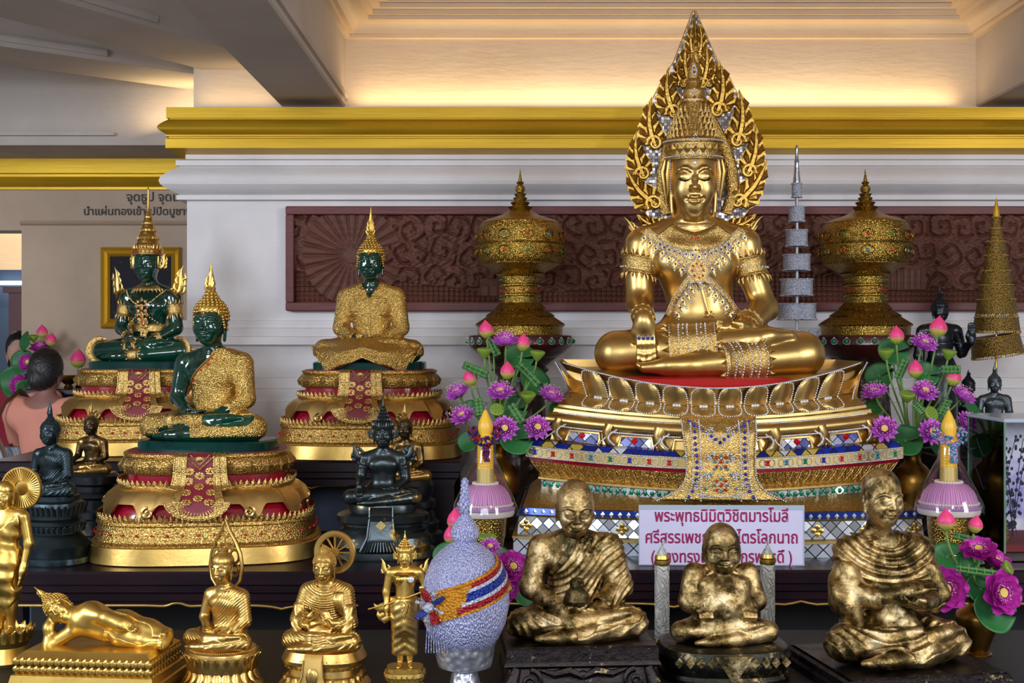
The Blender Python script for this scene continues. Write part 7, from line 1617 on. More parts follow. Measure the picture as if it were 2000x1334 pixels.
def bouquets():
    W3=lambda x,y,Y: tuple(W(x,y,Y))
    # left bouquet
    Y=4.85; vx=(972-1000)*Y/FPX; vase('round brass vase of the left lotus bouquet, beside the yellow candle',(vx,Y,.873),.375,.086); m=(vx+.0,Y,.873+.35)
    g='lotuses in the left vase'
    F_=lambda k,l,x,y,dy,ax,R: blossom(k,l,W3(x,y,4.85+dy),ax,R*(1.25 if k in('full','open') else 1.08),(m[0]+random.uniform(-.02,.02),m[1]+random.uniform(-.02,.02),m[2]),g)
    F_('full','purple open lotus at the top of the left bouquet, between two pink buds',988,672,-.10,(.0,-.35,1),.050)
    F_('full','purple open lotus at the far left of the left bouquet, under a pink bud',897,772,-.12,(-.5,-.4,1),.048)
    F_('full','purple open lotus in the middle of the left bouquet, above the candle',977,772,-.22,(.0,-.6,1),.050)
    F_('full','purple open lotus at the right of the left bouquet, nearest the golden pedestal',1074,778,-.10,(.35,-.45,1),.049)
    F_('full','purple open lotus low on the left of the left bouquet, touching the garland',905,818,-.20,(-.3,-.6,.9),.048)
    F_('full','purple open lotus facing front directly right of the yellow candle tip',985,840,-.32,(.05,-1.4,.6),.048)
    F_('full','purple open lotus low on the right of the left bouquet, over a round leaf',1048,838,-.24,(.25,-1.2,.6),.048)
    F_('bud','pink lotus bud topmost in the left bouquet',951,660,-.08,(-.1,-.1,1),.0265)
    F_('bud','pink lotus bud at the upper right of the left bouquet beside a green pod',1020,685,-.10,(.1,-.1,1),.0255)
    F_('bud','pink lotus bud in the centre of the left bouquet above an open lotus',991,740,-.2,(0,-.1,1),.0255)
    F_('bud','pink lotus bud at the left of the left bouquet beside a rolled leaf',920,754,-.14,(-.1,-.1,1),.0265)
    F_('pod','green seed pod below the topmost bud of the left bouquet',946,694,-.14,(0,-.15,1),.0275); F_('pod','green seed pod at the right top of the left bouquet',1049,699,-.1,(.1,-.15,1),.0275); F_('pod','grey-green seed pod in the right middle of the left bouquet',1030,782,-.18,(0,-.3,1),.030); F_('pod','green seed pod showing its holes behind the yellow candle tip',970,806,-.22,(.1,-.9,.7),.026)
    L_=lambda l,x,y,dy,n,R: leaf(l,W3(x,y,4.85+dy),n,R,m,'leaves in the left vase')
    L_('round green lotus leaf high in the left bouquet under the bud',1014,698,.05,(.1,-.8,.5),.062); L_('round green lotus leaf right of centre in the left bouquet',1042,745,.02,(.4,-.8,.4),.064); L_('round green lotus leaf at the right edge of the left bouquet',1094,812,-.02,(.5,-.6,.6),.056); L_('large round green leaf over the left brass vase mouth',1008,858,-.16,(.1,-1,.5),.068); L_('green leaf low on the left of the left bouquet beside the candle',917,862,-.05,(-.5,-.8,.4),.048); L_('green leaf behind the garland in the left bouquet',918,800,.0,(-.4,-.8,.4),.04); L_('dark green leaf in the middle of the left bouquet',1005,800,.04,(0,-1,.3),.055)
    N_=lambda l,a,b,dy: rolled(l,W3(a[0],a[1],4.85+dy),W3(b[0],b[1],4.85+dy-.02),m,'rolled leaves in the left vase')
    N_('rolled green leaf lying flat at the upper left of the left bouquet',(905,712),(952,733),-.16); N_('rolled green leaf slanting at the upper right of the left bouquet',(1012,712),(1052,752),-.14); N_('rolled green leaf upright beside the topmost bud, left bouquet',(958,664),(972,695),-.02); N_('rolled green leaf pointing down right of the candle tip',(997,790),(1020,826),-.26); N_('rolled green leaf upright left of the candle tip',(934,778),(938,812),-.24)
    # right bouquet
    Y=4.85; vx=1.582; vase('round brass vase of the right lotus bouquet, beside the golden pedestal end',(vx,Y,.873),.36,.082); m=(vx,Y,.873+.335); g='lotuses in the right vase'
    F_('full','purple open lotus at the top of the right bouquet before the dark standing statue',1803,677,-.12,(.2,-.7,1),.050); F_('full','purple open lotus at the far left of the right bouquet over the pedestal end',1710,772,-.12,(-.35,-.35,1),.050); F_('full','purple open lotus in the middle of the right bouquet with a yellow centre',1804,770,-.2,(.1,-.8,.9),.050); F_('full','purple open lotus at the right of the right bouquet beneath a pink bud',1878,778,-.14,(.5,-.5,.9),.048); F_('full','purple open lotus low on the left of the right bouquet, against the scroll corner',1727,840,-.22,(-.3,-1.3,.5),.049); F_('full','purple open lotus low beside the right yellow candle, facing front',1815,846,-.26,(.3,-1.3,.5),.050); F_('full','purple open lotus behind the blue garland of the right candle',1884,828,-.14,(.6,-1,.6),.046)
    F_('bud','pink lotus bud left of the top lotus in the right bouquet',1751,671,-.1,(-.05,-.1,1),.0265); F_('bud','pink lotus bud topmost in the right bouquet before the dark standing statue',1830,658,-.12,(.1,-.1,1),.031); F_('bud','pink lotus bud in the centre of the right bouquet',1787,737,-.16,(0,-.1,1),.026); F_('bud','pink lotus bud at the right of the right bouquet before the black bust',1858,753,-.15,(.25,-.1,1),.027)
    F_('pod','green seed pod at the upper left of the right bouquet',1731,696,-.14,(-.1,-.15,1),.0275); F_('pod','green seed pod at the upper right of the right bouquet',1852,697,-.12,(.1,-.15,1),.0275); F_('pod','green seed pod in the centre left of the right bouquet',1772,780,-.2,(-.05,-.4,1),.0285); F_('pod','green seed pod tipped forward behind the right candle tip',1812,812,-.2,(.4,-.9,.5),.028)
    L_=lambda l,x,y,dy,n,R: leaf(l,W3(x,y,4.85+dy),n,R,m,'leaves in the right vase')
    L_('round green leaf under the upper left bud of the right bouquet',1745,688,.02,(-.1,-.9,.4),.060); L_('round green leaf at the left of the right bouquet above the pedestal',1718,735,.02,(-.4,-.8,.4),.056); L_('large round green leaf over the right brass vase mouth',1768,862,-.15,(-.1,-1,.6),.068); L_('green leaf at the right of the right bouquet under the black bust',1900,806,-.04,(.6,-.6,.5),.056); L_('green leaf behind the middle lotus of the right bouquet',1808,732,.05,(.1,-.9,.4),.056); L_('green leaf under the far left lotus of the right bouquet',1706,800,-.02,(-.6,-.6,.5),.042); L_('green leaf low between the right vase and the right candle',1833,872,-.08,(.4,-.9,.4),.048)
    N_=lambda l,a,b,dy: rolled(l,W3(a[0],a[1],4.85+dy),W3(b[0],b[1],4.85+dy-.02),m,'rolled leaves in the right vase')
    N_('rolled green leaf standing beside the centre bud of the right bouquet',(1753,740),(1770,702),-.12); N_('rolled green leaf pointing right before the black bust',(1838,722),(1876,722),-.16); N_('rolled green leaf slanting behind the right candle tip',(1786,788),(1804,806),-.2); N_('rolled green leaf right of the right candle tip',(1838,812),(1853,780),-.2)
    # low bouquet in the right corner
    Y=3.52; vx=(1908-1000)*Y/FPX; vase('small round brass vase in the lower right corner with magenta lotuses',(vx,Y,T1Z+.001),.165,.060); m=(vx,Y,T1Z+.155); g='lotuses in the small corner vase'
    B_=lambda k,l,x,y,dy,ax,R: blossom(k,l,W3(x,y,3.5+dy),ax,R,(m[0]+random.uniform(-.012,.012),m[1]+random.uniform(-.012,.012),m[2]),g)
    B_('open','wide open magenta lotus facing front beside the elder statue',1845,1150,-.10,(-.1,-1.5,.35),.060); B_('open','wide open magenta lotus at the lower right corner, tilted right',1952,1158,-.12,(.45,-1.4,.3),.060); B_('open','magenta lotus above the corner vase, opening upward under a pink bud',1912,1078,-.02,(-.25,-.5,1),.050); B_('open','magenta lotus at the right edge of the corner bouquet behind the cut green pod',1944,1102,.05,(.5,-.5,.9),.052)
    B_('bud','large pink lotus bud before the right yellow candle base',1848,1036,-.02,(-.05,-.1,1),.0255); B_('bud','smaller pink lotus bud right of the large bud, corner bouquet',1902,1040,.0,(.15,-.1,1),.021); B_('pod','bright green cut pod among the corner lotuses',1960,1112,-.1,(.9,-.7,.6),.021)
    L_=lambda l,x,y,dy,n,R: leaf(l,W3(x,y,3.5+dy),n,R,m,'leaves in the small corner vase')
    L_('dark green leaf under the large pink bud of the corner bouquet',1850,1088,.02,(-.2,-.8,.6),.045); L_('dark green leaf between the corner lotuses',1893,1105,.0,(.1,-.9,.6),.042); L_('large green leaf hanging over the small corner vase',1940,1196,-.08,(.2,-1,.5),.062); L_('green leaf in the middle of the corner bouquet',1915,1150,-.04,(.1,-1,.3),.045); L_('green leaf at the left of the corner bouquet by the elder statue sleeve',1812,1128,.02,(-.7,-.7,.3),.026)
    N_=lambda l,a,b,dy: rolled(l,W3(a[0],a[1],3.5+dy),W3(b[0],b[1],3.5+dy-.02),m,'rolled leaves in the small corner vase',.006)
    N_('rolled green leaf lying across the corner bouquet',(1866,1110),(1945,1121),-.1); N_('rolled green leaf behind the upper magenta lotus, corner bouquet',(1864,1045),(1945,1068),.04)
    # bouquet half hidden behind the silver cone
    Y=3.66; vx=(938-1000)*Y/FPX; vase('small brass vase hidden behind the silver beaded cone',(vx,Y,T1Z+.001),.15,.05); m=(vx,Y,T1Z+.14); g='lotuses behind the silver cone'
    H_=lambda k,l,x,y,dy,ax,R: blossom(k,l,W3(x,y,3.66+dy),ax,R,(m[0]+random.uniform(-.012,.012),m[1],m[2]),g)
    H_('bud','large pink lotus bud left of the silver cone tip',892,1034,-.02,(-.1,-.1,1),.026); H_('bud','smaller pink lotus bud just below the large one, left of the silver cone tip',885,1062,-.04,(-.2,-.1,1),.023); H_('pod','green pod under the pink candle skirt, right of the silver cone',952,1062,.0,(0,-.2,1),.028); H_('full','purple lotus just right of the silver cone shoulder',956,1072,-.04,(.2,-.8,.9),.038); H_('open','wide magenta lotus right of the silver cone beside the gilded monk',1000,1110,-.02,(.4,-1,.8),.052); H_('open','magenta lotus at the left of the silver cone, mostly hidden',858,1142,.0,(-.6,-.6,.8),.036); H_('open','drooping magenta lotus between silver cone and gilded monk',990,1148,.02,(.7,-.8,.1),.040)
    L_=lambda l,x,y,dy,n,R: leaf(l,W3(x,y,3.66+dy),n,R,m,'leaves behind the silver cone')
    L_('green leaf left of the silver cone under the pink buds',872,1085,.04,(-.4,-.8,.5),.042); L_('green leaf under the purple lotus right of the silver cone',975,1095,.05,(.3,-.8,.5),.045); L_('green leaf between the silver cone and the monk knee',1024,1160,.04,(.4,-.9,.3),.038)
# ------------------------------------------------------------------ candles, silver cone, bowls, umbrellas
def candle_offering(label,px,Y,garl,top,skirt_y,r=.10):
    x=(px-1000)*Y/FPX; zs=HZ+(HY-skirt_y)*Y/FPX; zt=HZ+(HY-top)*Y/FPX; t=thing('candle_offering',label,'candle',(x,Y,.873),0); H=zs-.873; T=zt-.873
    mb=MB(); mb.lathe([(.058,0),(.062,.008),(.054,.016),(.056,.03),(.070,H*.6),(.074,H-.004),(.068,H)],36); cp=mb.build('cup','gold_antique',t)
    mb=MB(); mb.lathe([(r*.98,H-.004),(r*1.02,H+.004),(r*1.02,H+.014),(r*.97,H+.018)],48); mb.build('tray','lace_white',t)
    mb=MB(); mb.lathe([(r*.95,H+.012),(r*.93,H+.040),(r*.80,H+.075),(r*.60,H+.098),(r*.42,H+.104)],64,flute=lambda a,z:.02*cos(32*a)); sk_=mb.build('petal_skirt','petal_skirt',t)
    P=[(r*1.0*cos(q),r*1.0*sin(q),H+.022) for q in np.linspace(0,2*PI,80)[:-1]]; beads('lace_trim',P,.0058,'lace_violet',sk_); P=[(r*.94*cos(q),r*.94*sin(q),H+.036) for q in np.linspace(0,2*PI,64)[:-1]]; beads('flower_stud_trim',P,.0062,'lace_white',sk_); P=[(r*.42*cos(q),r*.42*sin(q),H+.108) for q in np.linspace(0,2*PI,30)[:-1]]; beads('ruffle_trim',P,.006,'lace_white',sk_)
    rc=.0285; mb=MB(); mb.lathe([(rc,H+.10),(rc,T-.105)],32); mb.build('candle','wax_yellow',t)
    mb=MB(); mb.lathe([(rc*1.06,H+.112),(rc*1.06,H+.160)],32); mb.build('gilt_ribbon','gilt_ribbon',t)
    mb=MB(); mb.lathe([(rc*1.0,T-.106),(rc*1.02,T-.100),(rc*.86,T-.094),(rc*.90,T-.082),(rc*.95,T-.070),(rc*.80,T-.050),(rc*.45,T-.028),(rc*.22,T-.014),(.001,T-.008)],28); mb.build('candle_tip','wax_plain',t)
    g1,g2=garl; V=[];mi=[]; A=[];B=[];
    for i in range(190):
        q=random.uniform(0,2*PI); u=random.uniform(0,2*PI); R=rc*1.55; rr=.016; p=((R+rr*cos(u))*cos(q),(R+rr*cos(u))*sin(q),T-.088-.028*max(0,-sin(q))+rr*sin(u)); (A if random.random()<.5 else B).append(p)
    for i in range(90):
        z=T-.125-.062*random.random(); p=(random.uniform(-.011,.011)+.004,-rc*1.15-random.uniform(0,.008),z); (A if random.random()<.5 else B).append(p)
    ga=beads('garland',A,.0050,g1,t); beads('garland_bead_pattern',B,.0050,g2,ga)
    mb=MB(); mb.lathe([(r*1.16,H-.002),(r*1.14,H+.03),(r*.80,H+.105),(rc*1.35,H+.19),(rc*1.25,T-.13)],40,flute=lambda a,z:.015*sin(7*a+z*20),cap=False); mb.build('clear_wrap','clear_film',t,label='clear plastic cone wrapped round the skirt')
    mb=MB(); mb.lathe([(.004,T-.012),(.003,T),(.008,T+.012),(.0005,T+.016)],10); mb.build('wrap_twist','clear_film',t); return t
def silver_cone():
    Y=3.16; K=Y/FPX; x=(908-1000)*K; z0=T1Z+.001; zy=lambda y:HZ+(HY-y)*K-z0; t=thing('silver_beaded_cone','silver beaded lotus-bud offering with a red, white and blue sash on a silver bowl','offering',(x,Y,z0),0)
    r=lambda p:p*K
    mb=MB(); zb=zy(1262); mb.lathe([(r(40),0),(r(42),.006),(r(30),.014),(r(26),zb*.35),(r(24),zb*.42),(r(30),zb*.46),(r(52),zb*.56),(r(57),zb*.80),(r(58),zb*1.0),(r(60),zb*1.08),(r(52),zb*1.08)],48); bo=mb.build('bowl','silver_chased',t,flat=.7)
    mb=MB(); pr=[(r(50),zy(1262)),(r(66),zy(1245)),(r(80),zy(1215)),(r(87),zy(1180)),(r(86),zy(1150)),(r(78),zy(1120)),(r(66),zy(1095)),(r(48),zy(1075)),(r(30),zy(1062)),(r(21),zy(1056))]; mb.lathe(pr,64); bd=mb.build('beaded_body','silver_bead',t,flat=None)
    mb=MB(); mb.lathe([(r(20),zy(1057)),(r(27),zy(1048)),(r(28),zy(1038)),(r(24),zy(1026)),(r(14),zy(1012)),(r(6),zy(1003))],32); mb.build('beaded_knob','silver_bead',t)
    mb=MB()
    for i in range(9):
        y=1008-7.5*i
        for j in range(5): q=2*PI*j/5+i*.6; rr=r(9-.7*i); mb.tube([(rr*.5*cos(q),rr*.5*sin(q),zy(y)),(rr*1.0*cos(q),rr*1.0*sin(q),zy(y-8)),(rr*.75*cos(q),rr*.75*sin(q),zy(y-15))],[r(3.2),r(4.5),r(.4)],6,.5)
    mb.tube([(0,0,zy(1008)),(0,0,zy(950)),(0,0,zy(933))],[r(5),r(3),r(.6)],8); mb.build('leafy_spire','silver_bead',t,flat=.8)
    # sash wound obliquely round the body
    zz=[p[1] for p in pr]; rrv=[p[0] for p in pr]; Rz=lambda z: float(np.interp(z,zz,rrv))
    def band(f0,f1,name,m,off,ph=(-2.55,.10)):
        rows=[]
        for i in range(41):
            u=i/40; q=ph[0]+(ph[1]-ph[0])*u; zc=zy(1180)+(zy(1106)-zy(1180))*(q+2.55)/2.65; hw=r(30)
            row=[]
            for f in np.linspace(f0,f1,7): z=zc+hw*f; R=Rz(z)+off; row.append((R*cos(q),R*sin(q),z))
            rows.append(row)
        mb=MB(); mb.loft(rows,cap=False,closed=False); return mb.build(name,m,bd,flat=None)
    band(-1,-.82,'sash_border','bead_orange',.0075); band(.82,1,'sash_border','bead_orange',.0075); band(-.82,-.40,'sash_stripe','bead_orange',.0045,(-2.55,-1.1)); band(-.82,.82,'sash_field','bead_orange',.004,(-2.55,-1.35))
    band(-.82,-.45,'sash_stripe','bead_red',.006,(-1.7,.10)); band(-.45,-.22,'sash_stripe','bead_white',.006,(-1.6,.10)); band(-.22,.30,'sash_stripe','bead_blue',.006,(-1.5,.10)); band(.30,.5,'sash_stripe','bead_white',.006,(-1.45,.10)); band(.5,.82,'sash_stripe','bead_red',.006,(-1.4,.10))
    mb=MB(); c=Vector((-.082,-.088,zy(1170)))
    mb2=MB(); mb3=MB()
    for j in range(4):
        q=PI/2*j+.5; d=Vector((cos(q)*.72,-.35,sin(q))).normalized(); (mb if j%2 else mb2).tube([c,c+d*.028,c+d*.048],[.005,.017,.012],8,.45)
    mb3.sphere(c+Vector((-.004,-.016,0)),.014); 
    for j in range(4): q=PI/2*j+.5+PI/4; d=Vector((cos(q)*.7,-.3,sin(q))).normalized(); mb3.tube([c,c+d*.040],[.005,.010],6,.5)
    mb.build('bow_loop_pattern','bead_red',bd); mb2.build('bow_loop_pattern','bead_blue',bd); mb3.build('bow_center','bead_white',bd)
    mb=MB()
    for i in range(9): a=Vector((-.090+.005*i,-.072,zy(1190))); mb.tube([a,a+Vector((-.004+.001*i,.0,-.06)),a+Vector((-.006+.002*i,.004,-.095))],.0012,4)
    mb.build('tassel','silver_bead',bd)
def carved_candle(label,px,Y,top,r=.0215):
    x=(px-1000)*Y/FPX; T=HZ+(HY-top)*Y/FPX-T1Z; t=thing('carved_candle',label,'candle',(x,Y,T1Z+.001),0); mb=MB(); mb.lathe([(r,0),(r*1.02,.004),(r,T-.062)],32,flute=lambda a,z:.05*sin(5*a+z*70)*sin(z*90+2*a)); mb.build('shaft','candle_white',t,flat=None)
    mb=MB(); mb.lathe([(r*1.0,T-.064),(r*1.08,T-.060),(r*1.08,T-.052),(r*.98,T-.050),(r*.98,T-.046),(r*1.04,T-.044),(r*.9,T-.034)],28); mb.build('gilt_band','gold_bright',t)
    mb=MB(); mb.lathe([(r*.75,T-.036),(r*.7,T-.028),(r*.45,T-.020),(r*.3,T-.012),(r*.16,T-.008)],20); mb.build('tip','candle_white',t); mb=MB(); mb.tube([(0,0,T-.010),(.001,0,T-.004),(.004,0,T+.004)],.0028,6); mb.build('wick','candle_white',t)
    mb=MB(); mb.lathe([(r*1.35,0),(r*1.35,.006),(r*1.1,.016),(r*1.02,.020)],24); mb.build('wax_foot','gold_antique',t); return t
def phan(label,px,Y,k,gem,m):
    s=Y/FPX; x=(px-1000)*s; t=thing('lidded_offering_bowl',label,'bowl',(x,Y,0),0); z=lambda y:HZ+(HY-y)*s; c=lambda P:[(r*s*k,z(y)) for y,r in P][::-1]
    lid=c([(330,.3),(345,2.5),(354,4),(357,8),(360,4.5),(366,9.5),(372,9.5),(377,6),(379,12),(384,9),(387,14),(392,11),(396,19),(401,15),(405,24),(410,19),(416,30),(420,36),(425,50),(430,66),(434,74),(437,78),(440,77)])
    mb=MB(); mb.lathe(lid,56,(0,0,0)); mb.build('lid',m,t,flat=.7)
    mb=MB(); mb.lathe(c([(438,78),(446,82),(458,86),(474,87),(476,88),(480,86),(484,88),(500,86),(510,82),(515,79),(517,80),(519,74),(534,46),(536,48),(539,46)]),64); bw=mb.build('bowl',m,t,flat=.6)
    mb=MB(); mb.lathe(c([(538,45),(541,41),(554,39),(556,42),(559,42),(561,39),(573,38),(575,41),(578,41),(580,39),(592,40),(600,47),(604,52),(606,50),(614,64),(617,68),(619,66),(632,86),(635,88),(637,87),(638,84),(652,83),(656,84)]),64); mb.build('stem',m,t,flat=.6)
    mb=MB(); mb.lathe(c([(654,90),(656,101),(659,103),(673,104),(676,102),(688,88),(696,76),(698,72)]),64); tr=mb.build('tray','lacquer_brown',t,flat=.6)
    mb=MB(); P=[]; 
    for i in range(26):
        q=2*PI*i/26; R=104*s*k
        for j in range(14): u=2*PI*j/14; a=q+.045*1.5*sin(u)*(1 if cos(u)<0 else 1-.8*cos(u)); P.append((R*cos(a),R*sin(a),z(666)+6.5*s*cos(u)))
        mb.sphere((R*cos(q),R*sin(q),z(667)),(.010,.010,.011),1)
    mb.build('green_stud_trim','green_gem',tr); beads('pearl_trim',P,.0026,'crystal',tr)
    G={'ruby':[],'green_gem':[],'turquoise':[]}
    for y,R,n,sz in ((463,84.5,12,.010),(494,85.5,12,.010),(547,40,26,.0042),(567,39,26,.0042),(585,39.5,26,.0042)):
        for i in range(n): q=2*PI*(i+.3+gem*.27)/n; G['ruby' if (y==494)==((i%2)==gem) and sz>.009 or (y==567) else ('green_gem' if i%2 or sz<.009 else 'turquoise')].append((R*s*k*cos(q),R*s*k*sin(q),z(y),sz))
    for kk,v in G.items():
        if v: V,Q=beads_np([q[:3] for q in v],np.array([q[3] for q in v]),1); link_mesh('gem_stud_trim',V,Q,kk,bw)
    mb=MB()
    for y,R,n in ((463,86,12),(494,86.5,12)):
        for i in range(n):
            q=2*PI*(i+.3+gem*.27)/n; mb.tube([((R*s*k+.003)*cos(q+.14*cos(u)),(R*s*k+.003)*sin(q+.14*cos(u)),z(y)+.022*sin(u)) for u in np.linspace(0,2*PI,16)],.0035,5)
    mb.build('scroll_trim',m,bw)
    mb=MB(); mb.lathe([(.165,0),(.17,.03),(.15,.10),(.14,.3),(.13,.5),(.12,z(760)-.2),(.10,z(735)),(.13,z(722)),(.11,z(715)),(.15,z(702)),(.17,z(697))],40,flute=lambda a,zz:.04*cos(12*a)); mb.build('stand','carved_dark',t,label='dark carved tall stand'); return t
def umbrellas():
    Y=5.55; s=Y/FPX; x=(1556-1000)*s; z=lambda y:HZ+(HY-y)*s; t=thing('tiered_silver_umbrella','tall silver ceremonial umbrella of beaded tiers behind the crowned golden statue','umbrella',(x,Y,0),0)
    mb=MB(); mb.tube([(0,0,0),(0,0,z(345))],.0085,10); mb.build('pole','silver_rod',t)
    mb=MB(); mb.lathe([(.10,0),(.10,.02),(.03,.04),(.012,.06)],28); mb.build('base','silver',t)
    mb=MB(); mb.lathe([(8*s,z(360)),(6.5*s,z(345)),(5*s,z(330)),(4.2*s,z(318)),(5*s,z(316)),(3.6*s,z(312)),(2.8*s,z(294)),(3.6*s,z(289)),(2.5*s,z(285)),(.001,z(283))],16); mb.build('finial','silver',t)
    for i,(y0,y1,hw) in enumerate(((359,385,9.5),(404,433,15.5),(450,481,21),(498,528,26),(546,577,31),(594,624,37),(646,676,42),(704,736,47))):
        mb=MB(); mb.lathe([(.001,z(y0+2)),(hw*s*.95,z(y0+1)),(hw*s,z(y0)),(hw*s,z(y1-2)),(hw*s*1.03,z(y1)),(hw*s*.97,z(y1))],40,cap=False); tr=mb.build('tier','silver_lace',t,flat=.8)
        P=[(hw*s*1.03*cos(q),hw*s*1.03*sin(q),z(yy)) for yy in (y0,y1) for q in np.linspace(0,2*PI,int(hw*2)+8)[:-1]]; beads('bead_trim',P,.0035,'silver_rod',tr)
    Y=5.75; s=Y/FPX; x=(1946-1000)*s; t=thing('tiered_gold_umbrella','gold filigree ceremonial umbrella of nine tiers at the right, its lowest tier tilted','umbrella',(x,Y,1.161),.0); z=lambda y:HZ+(HY-y)*s-1.161
    mb=MB(); mb.tube([(0,0,0),(0,0,z(425))],.006,8); mb.build('pole','gold_satin',t); mb=MB(); mb.lathe([(.09,0),(.09,.015),(.03,.03),(.01,.05)],28); mb.build('base','gold_antique',t)
    mb=MB(); mb.lathe([(7*s,z(426)),(5.5*s,z(412)),(2.5*s,z(396)),(.001,z(386))],16); mb.build('finial','gold_paint',t)
    for i,(y0,y1,hw) in enumerate(((424,446,8.5),(446,471,13),(472,498,18.5),(499,527,23.5),(529,556,28.5),(557,584,34),(585,613,38.5),(620,646,44),(656,692,49))):
        mb=MB(); mb.lathe([(.001,z(y0+1)),(hw*s*.88,z(y0)),(hw*s*.92,z(y0)),(hw*s,z(y1)),(hw*s*.97,z(y1))],44,cap=False); tr=mb.build('tier','gold_lace',t,flat=.8); mb=MB()
        for q in np.linspace(0,2*PI,int(hw*1.3)+10)[:-1]: mb.tube([(hw*s*cos(q),hw*s*sin(q),z(y1)),(hw*s*1.0*cos(q),hw*s*1.0*sin(q),z(y1+5))],[.002,.0035],5)
        P=[(hw*s*.93*cos(q),hw*s*.93*sin(q),z(y0)) for q in np.linspace(0,2*PI,int(hw*2)+8)[:-1]]; mb.build('fringe','gold_antique',tr); beads('bead_trim',P,.0032,'gold_satin',tr)
        if i==8: tr.rotation_euler=(0,math.radians(-9),0); tr.location=(z(674)*sin(math.radians(9)),0,z(674)*(1-cos(math.radians(9))))
bouquets()
candle_offering('tall yellow candle with a multicoloured garland on a pink pleated skirt, left of the pedestal',948,4.30,('bead_red','bead_blue'),795,1004,.100)
candle_offering('tall yellow candle with a blue garland on a pink pleated skirt, right of the pedestal',1853,4.30,('turquoise','lace_violet'),796,1001,.104)
silver_cone()
carved_candle('white carved candle with a gold band left of the plump monk statue',1293,3.62,1062); carved_candle('white carved candle with a gold band right of the plump monk statue',1499,3.62,1060)
phan('antique gold lidded bowl with a ruby flower, behind the left lotus bouquet',1016,5.72,1.0,0,'gold_antique')
phan('antique gold lidded bowl with green gems, right of the crowned golden statue',1690,5.72,1.02,1,'gold_antique')
umbrellas()
# ------------------------------------------------------------------ wood relief, sign, picture, glass case, people
def relief():
    x0=(562-1000)/FPX*YW; x1=2.9; z0=zat(607,YW-.05); z1=zat(403,YW-.05); t=thing('carved_wood_panel','long dark carved wooden relief panel in a plain frame on the white wall','panel',((x0+x1)/2,YW-.002,(z0+z1)/2)); hw=(x1-x0)/2; hh=(z1-z0)/2; fw=.042
    for nm,lo,hi in (('frame_rail',(-hw,-.062,hh-fw),(hw,0,hh)),('frame_rail',(-hw,-.062,-hh),(hw,0,-hh+fw)),('frame_stile',(-hw,-.061,-hh+fw),(-hw+fw,0,hh-fw)),('frame_stile',(hw-fw,-.061,-hh+fw),(hw,0,hh-fw))):
        MB().cbox(lo,hi,.004).build(nm,'teak_frame',t,smooth=False)
    st=.0046; X=np.arange(-hw+fw,hw-fw,st); Z=np.arange(-hh+fw,hh-fw+.001,st); GX,GZ=np.meshgrid(X,Z,indexing='ij'); rng=np.random.default_rng(11)
    # scroll work: one spiral per cell of a jittered lattice
    cx=[];cz=[]; k=0
    for i in range(int(2*hw/.115)+2):
        for j in range(4): cx.append(-hw+.115*(i+.5*(j%2))+rng.uniform(-.02,.02)); cz.append(-hh+.02+.135*j+rng.uniform(-.02,.02))
    cx=np.array(cx);cz=np.array(cz); best=np.full(GX.shape,9.0); ph=np.zeros(GX.shape); sgn=rng.choice([-1,1],len(cx)); ofs=rng.uniform(0,6.28,len(cx))
    for a,b,s,o in zip(cx,cz,sgn,ofs):
        d=np.hypot(GX-a,GZ-b); m=d<best; best=np.where(m,d,best); ph=np.where(m,s*np.arctan2(GZ-b,GX-a)+o+d*110+np.sin(4*np.arctan2(GZ-b,GX-a)+o)*.5,ph)
    h=.016*(1-np.exp(-(np.abs(np.sin(ph/2))/.30)**2))+.008*np.clip(1-best/.07,0,1)**.6+.003*np.sin(GX*140+np.sin(GZ*90)*2)*np.sin(GZ*150)
    # small round stones along the foot of the scene
    rx=np.mod(GX,.026)-.013; rz=np.mod(GZ,.024)-.012; pe=.012*np.sqrt(np.clip(1-(rx/.013)**2-(rz/.012)**2,0,1)); low=(GZ<-hh+fw+.10+.05*np.sin(GX*2.6+.5)); h=np.where(low,pe+.002,h)
    # open fan of feathers at the left
    fx=(690-1000)/FPX*YW-(x0+x1)/2; fz=zat(500,YW)-(z0+z1)/2; d=np.hypot(GX-fx,GZ-fz); an=np.arctan2(GZ-fz,GX-fx); ray=np.abs(np.mod(an*26/(2*PI),1)-.5)*2; fan=(d<.25)&(d>.04)&(np.abs(an)>.25); h=np.where(fan,.008+.010*np.clip(1-ray**4,0,1)+.006*(d/.25),h); h=np.where(d<=.04,.02,h)
    # plain little building
    bx=(985-1000)/FPX*YW-(x0+x1)/2; bm=(np.abs(GX-bx)<.13)&(GZ<-hh+fw+.12)&(GZ>-hh+fw+.03); h=np.where(bm,.014+.004*(np.mod(GX*22,1)>.3)*(GZ<-hh+fw+.085),h)
    bx2=(1765-1000)/FPX*YW-(x0+x1)/2; bm=(np.abs(GX-bx2)<.10)&(GZ<-hh+fw+.17)&(GZ>-hh+fw+.06); h=np.where(bm,.014+.004*(np.mod(GX*30,1)>.35),h); h=h*1.5
    V=np.stack([GX,-.012-h,GZ],2).reshape(-1,3); nx,nz=GX.shape; I=np.arange(nx*nz).reshape(nx,nz); Q=np.stack([I[:-1,:-1],I[1:,:-1],I[1:,1:],I[:-1,1:]],2).reshape(-1,4); link_mesh('carved_relief','teak_carved'and V,Q,'teak_carved',t) if False else link_mesh('carved_relief',V,Q,'teak_carved',t)
    MB().box((-hw+.01,-.012,-hh+.01),(hw-.01,0,hh-.01)).build('backing_board','teak_frame',t,smooth=False)
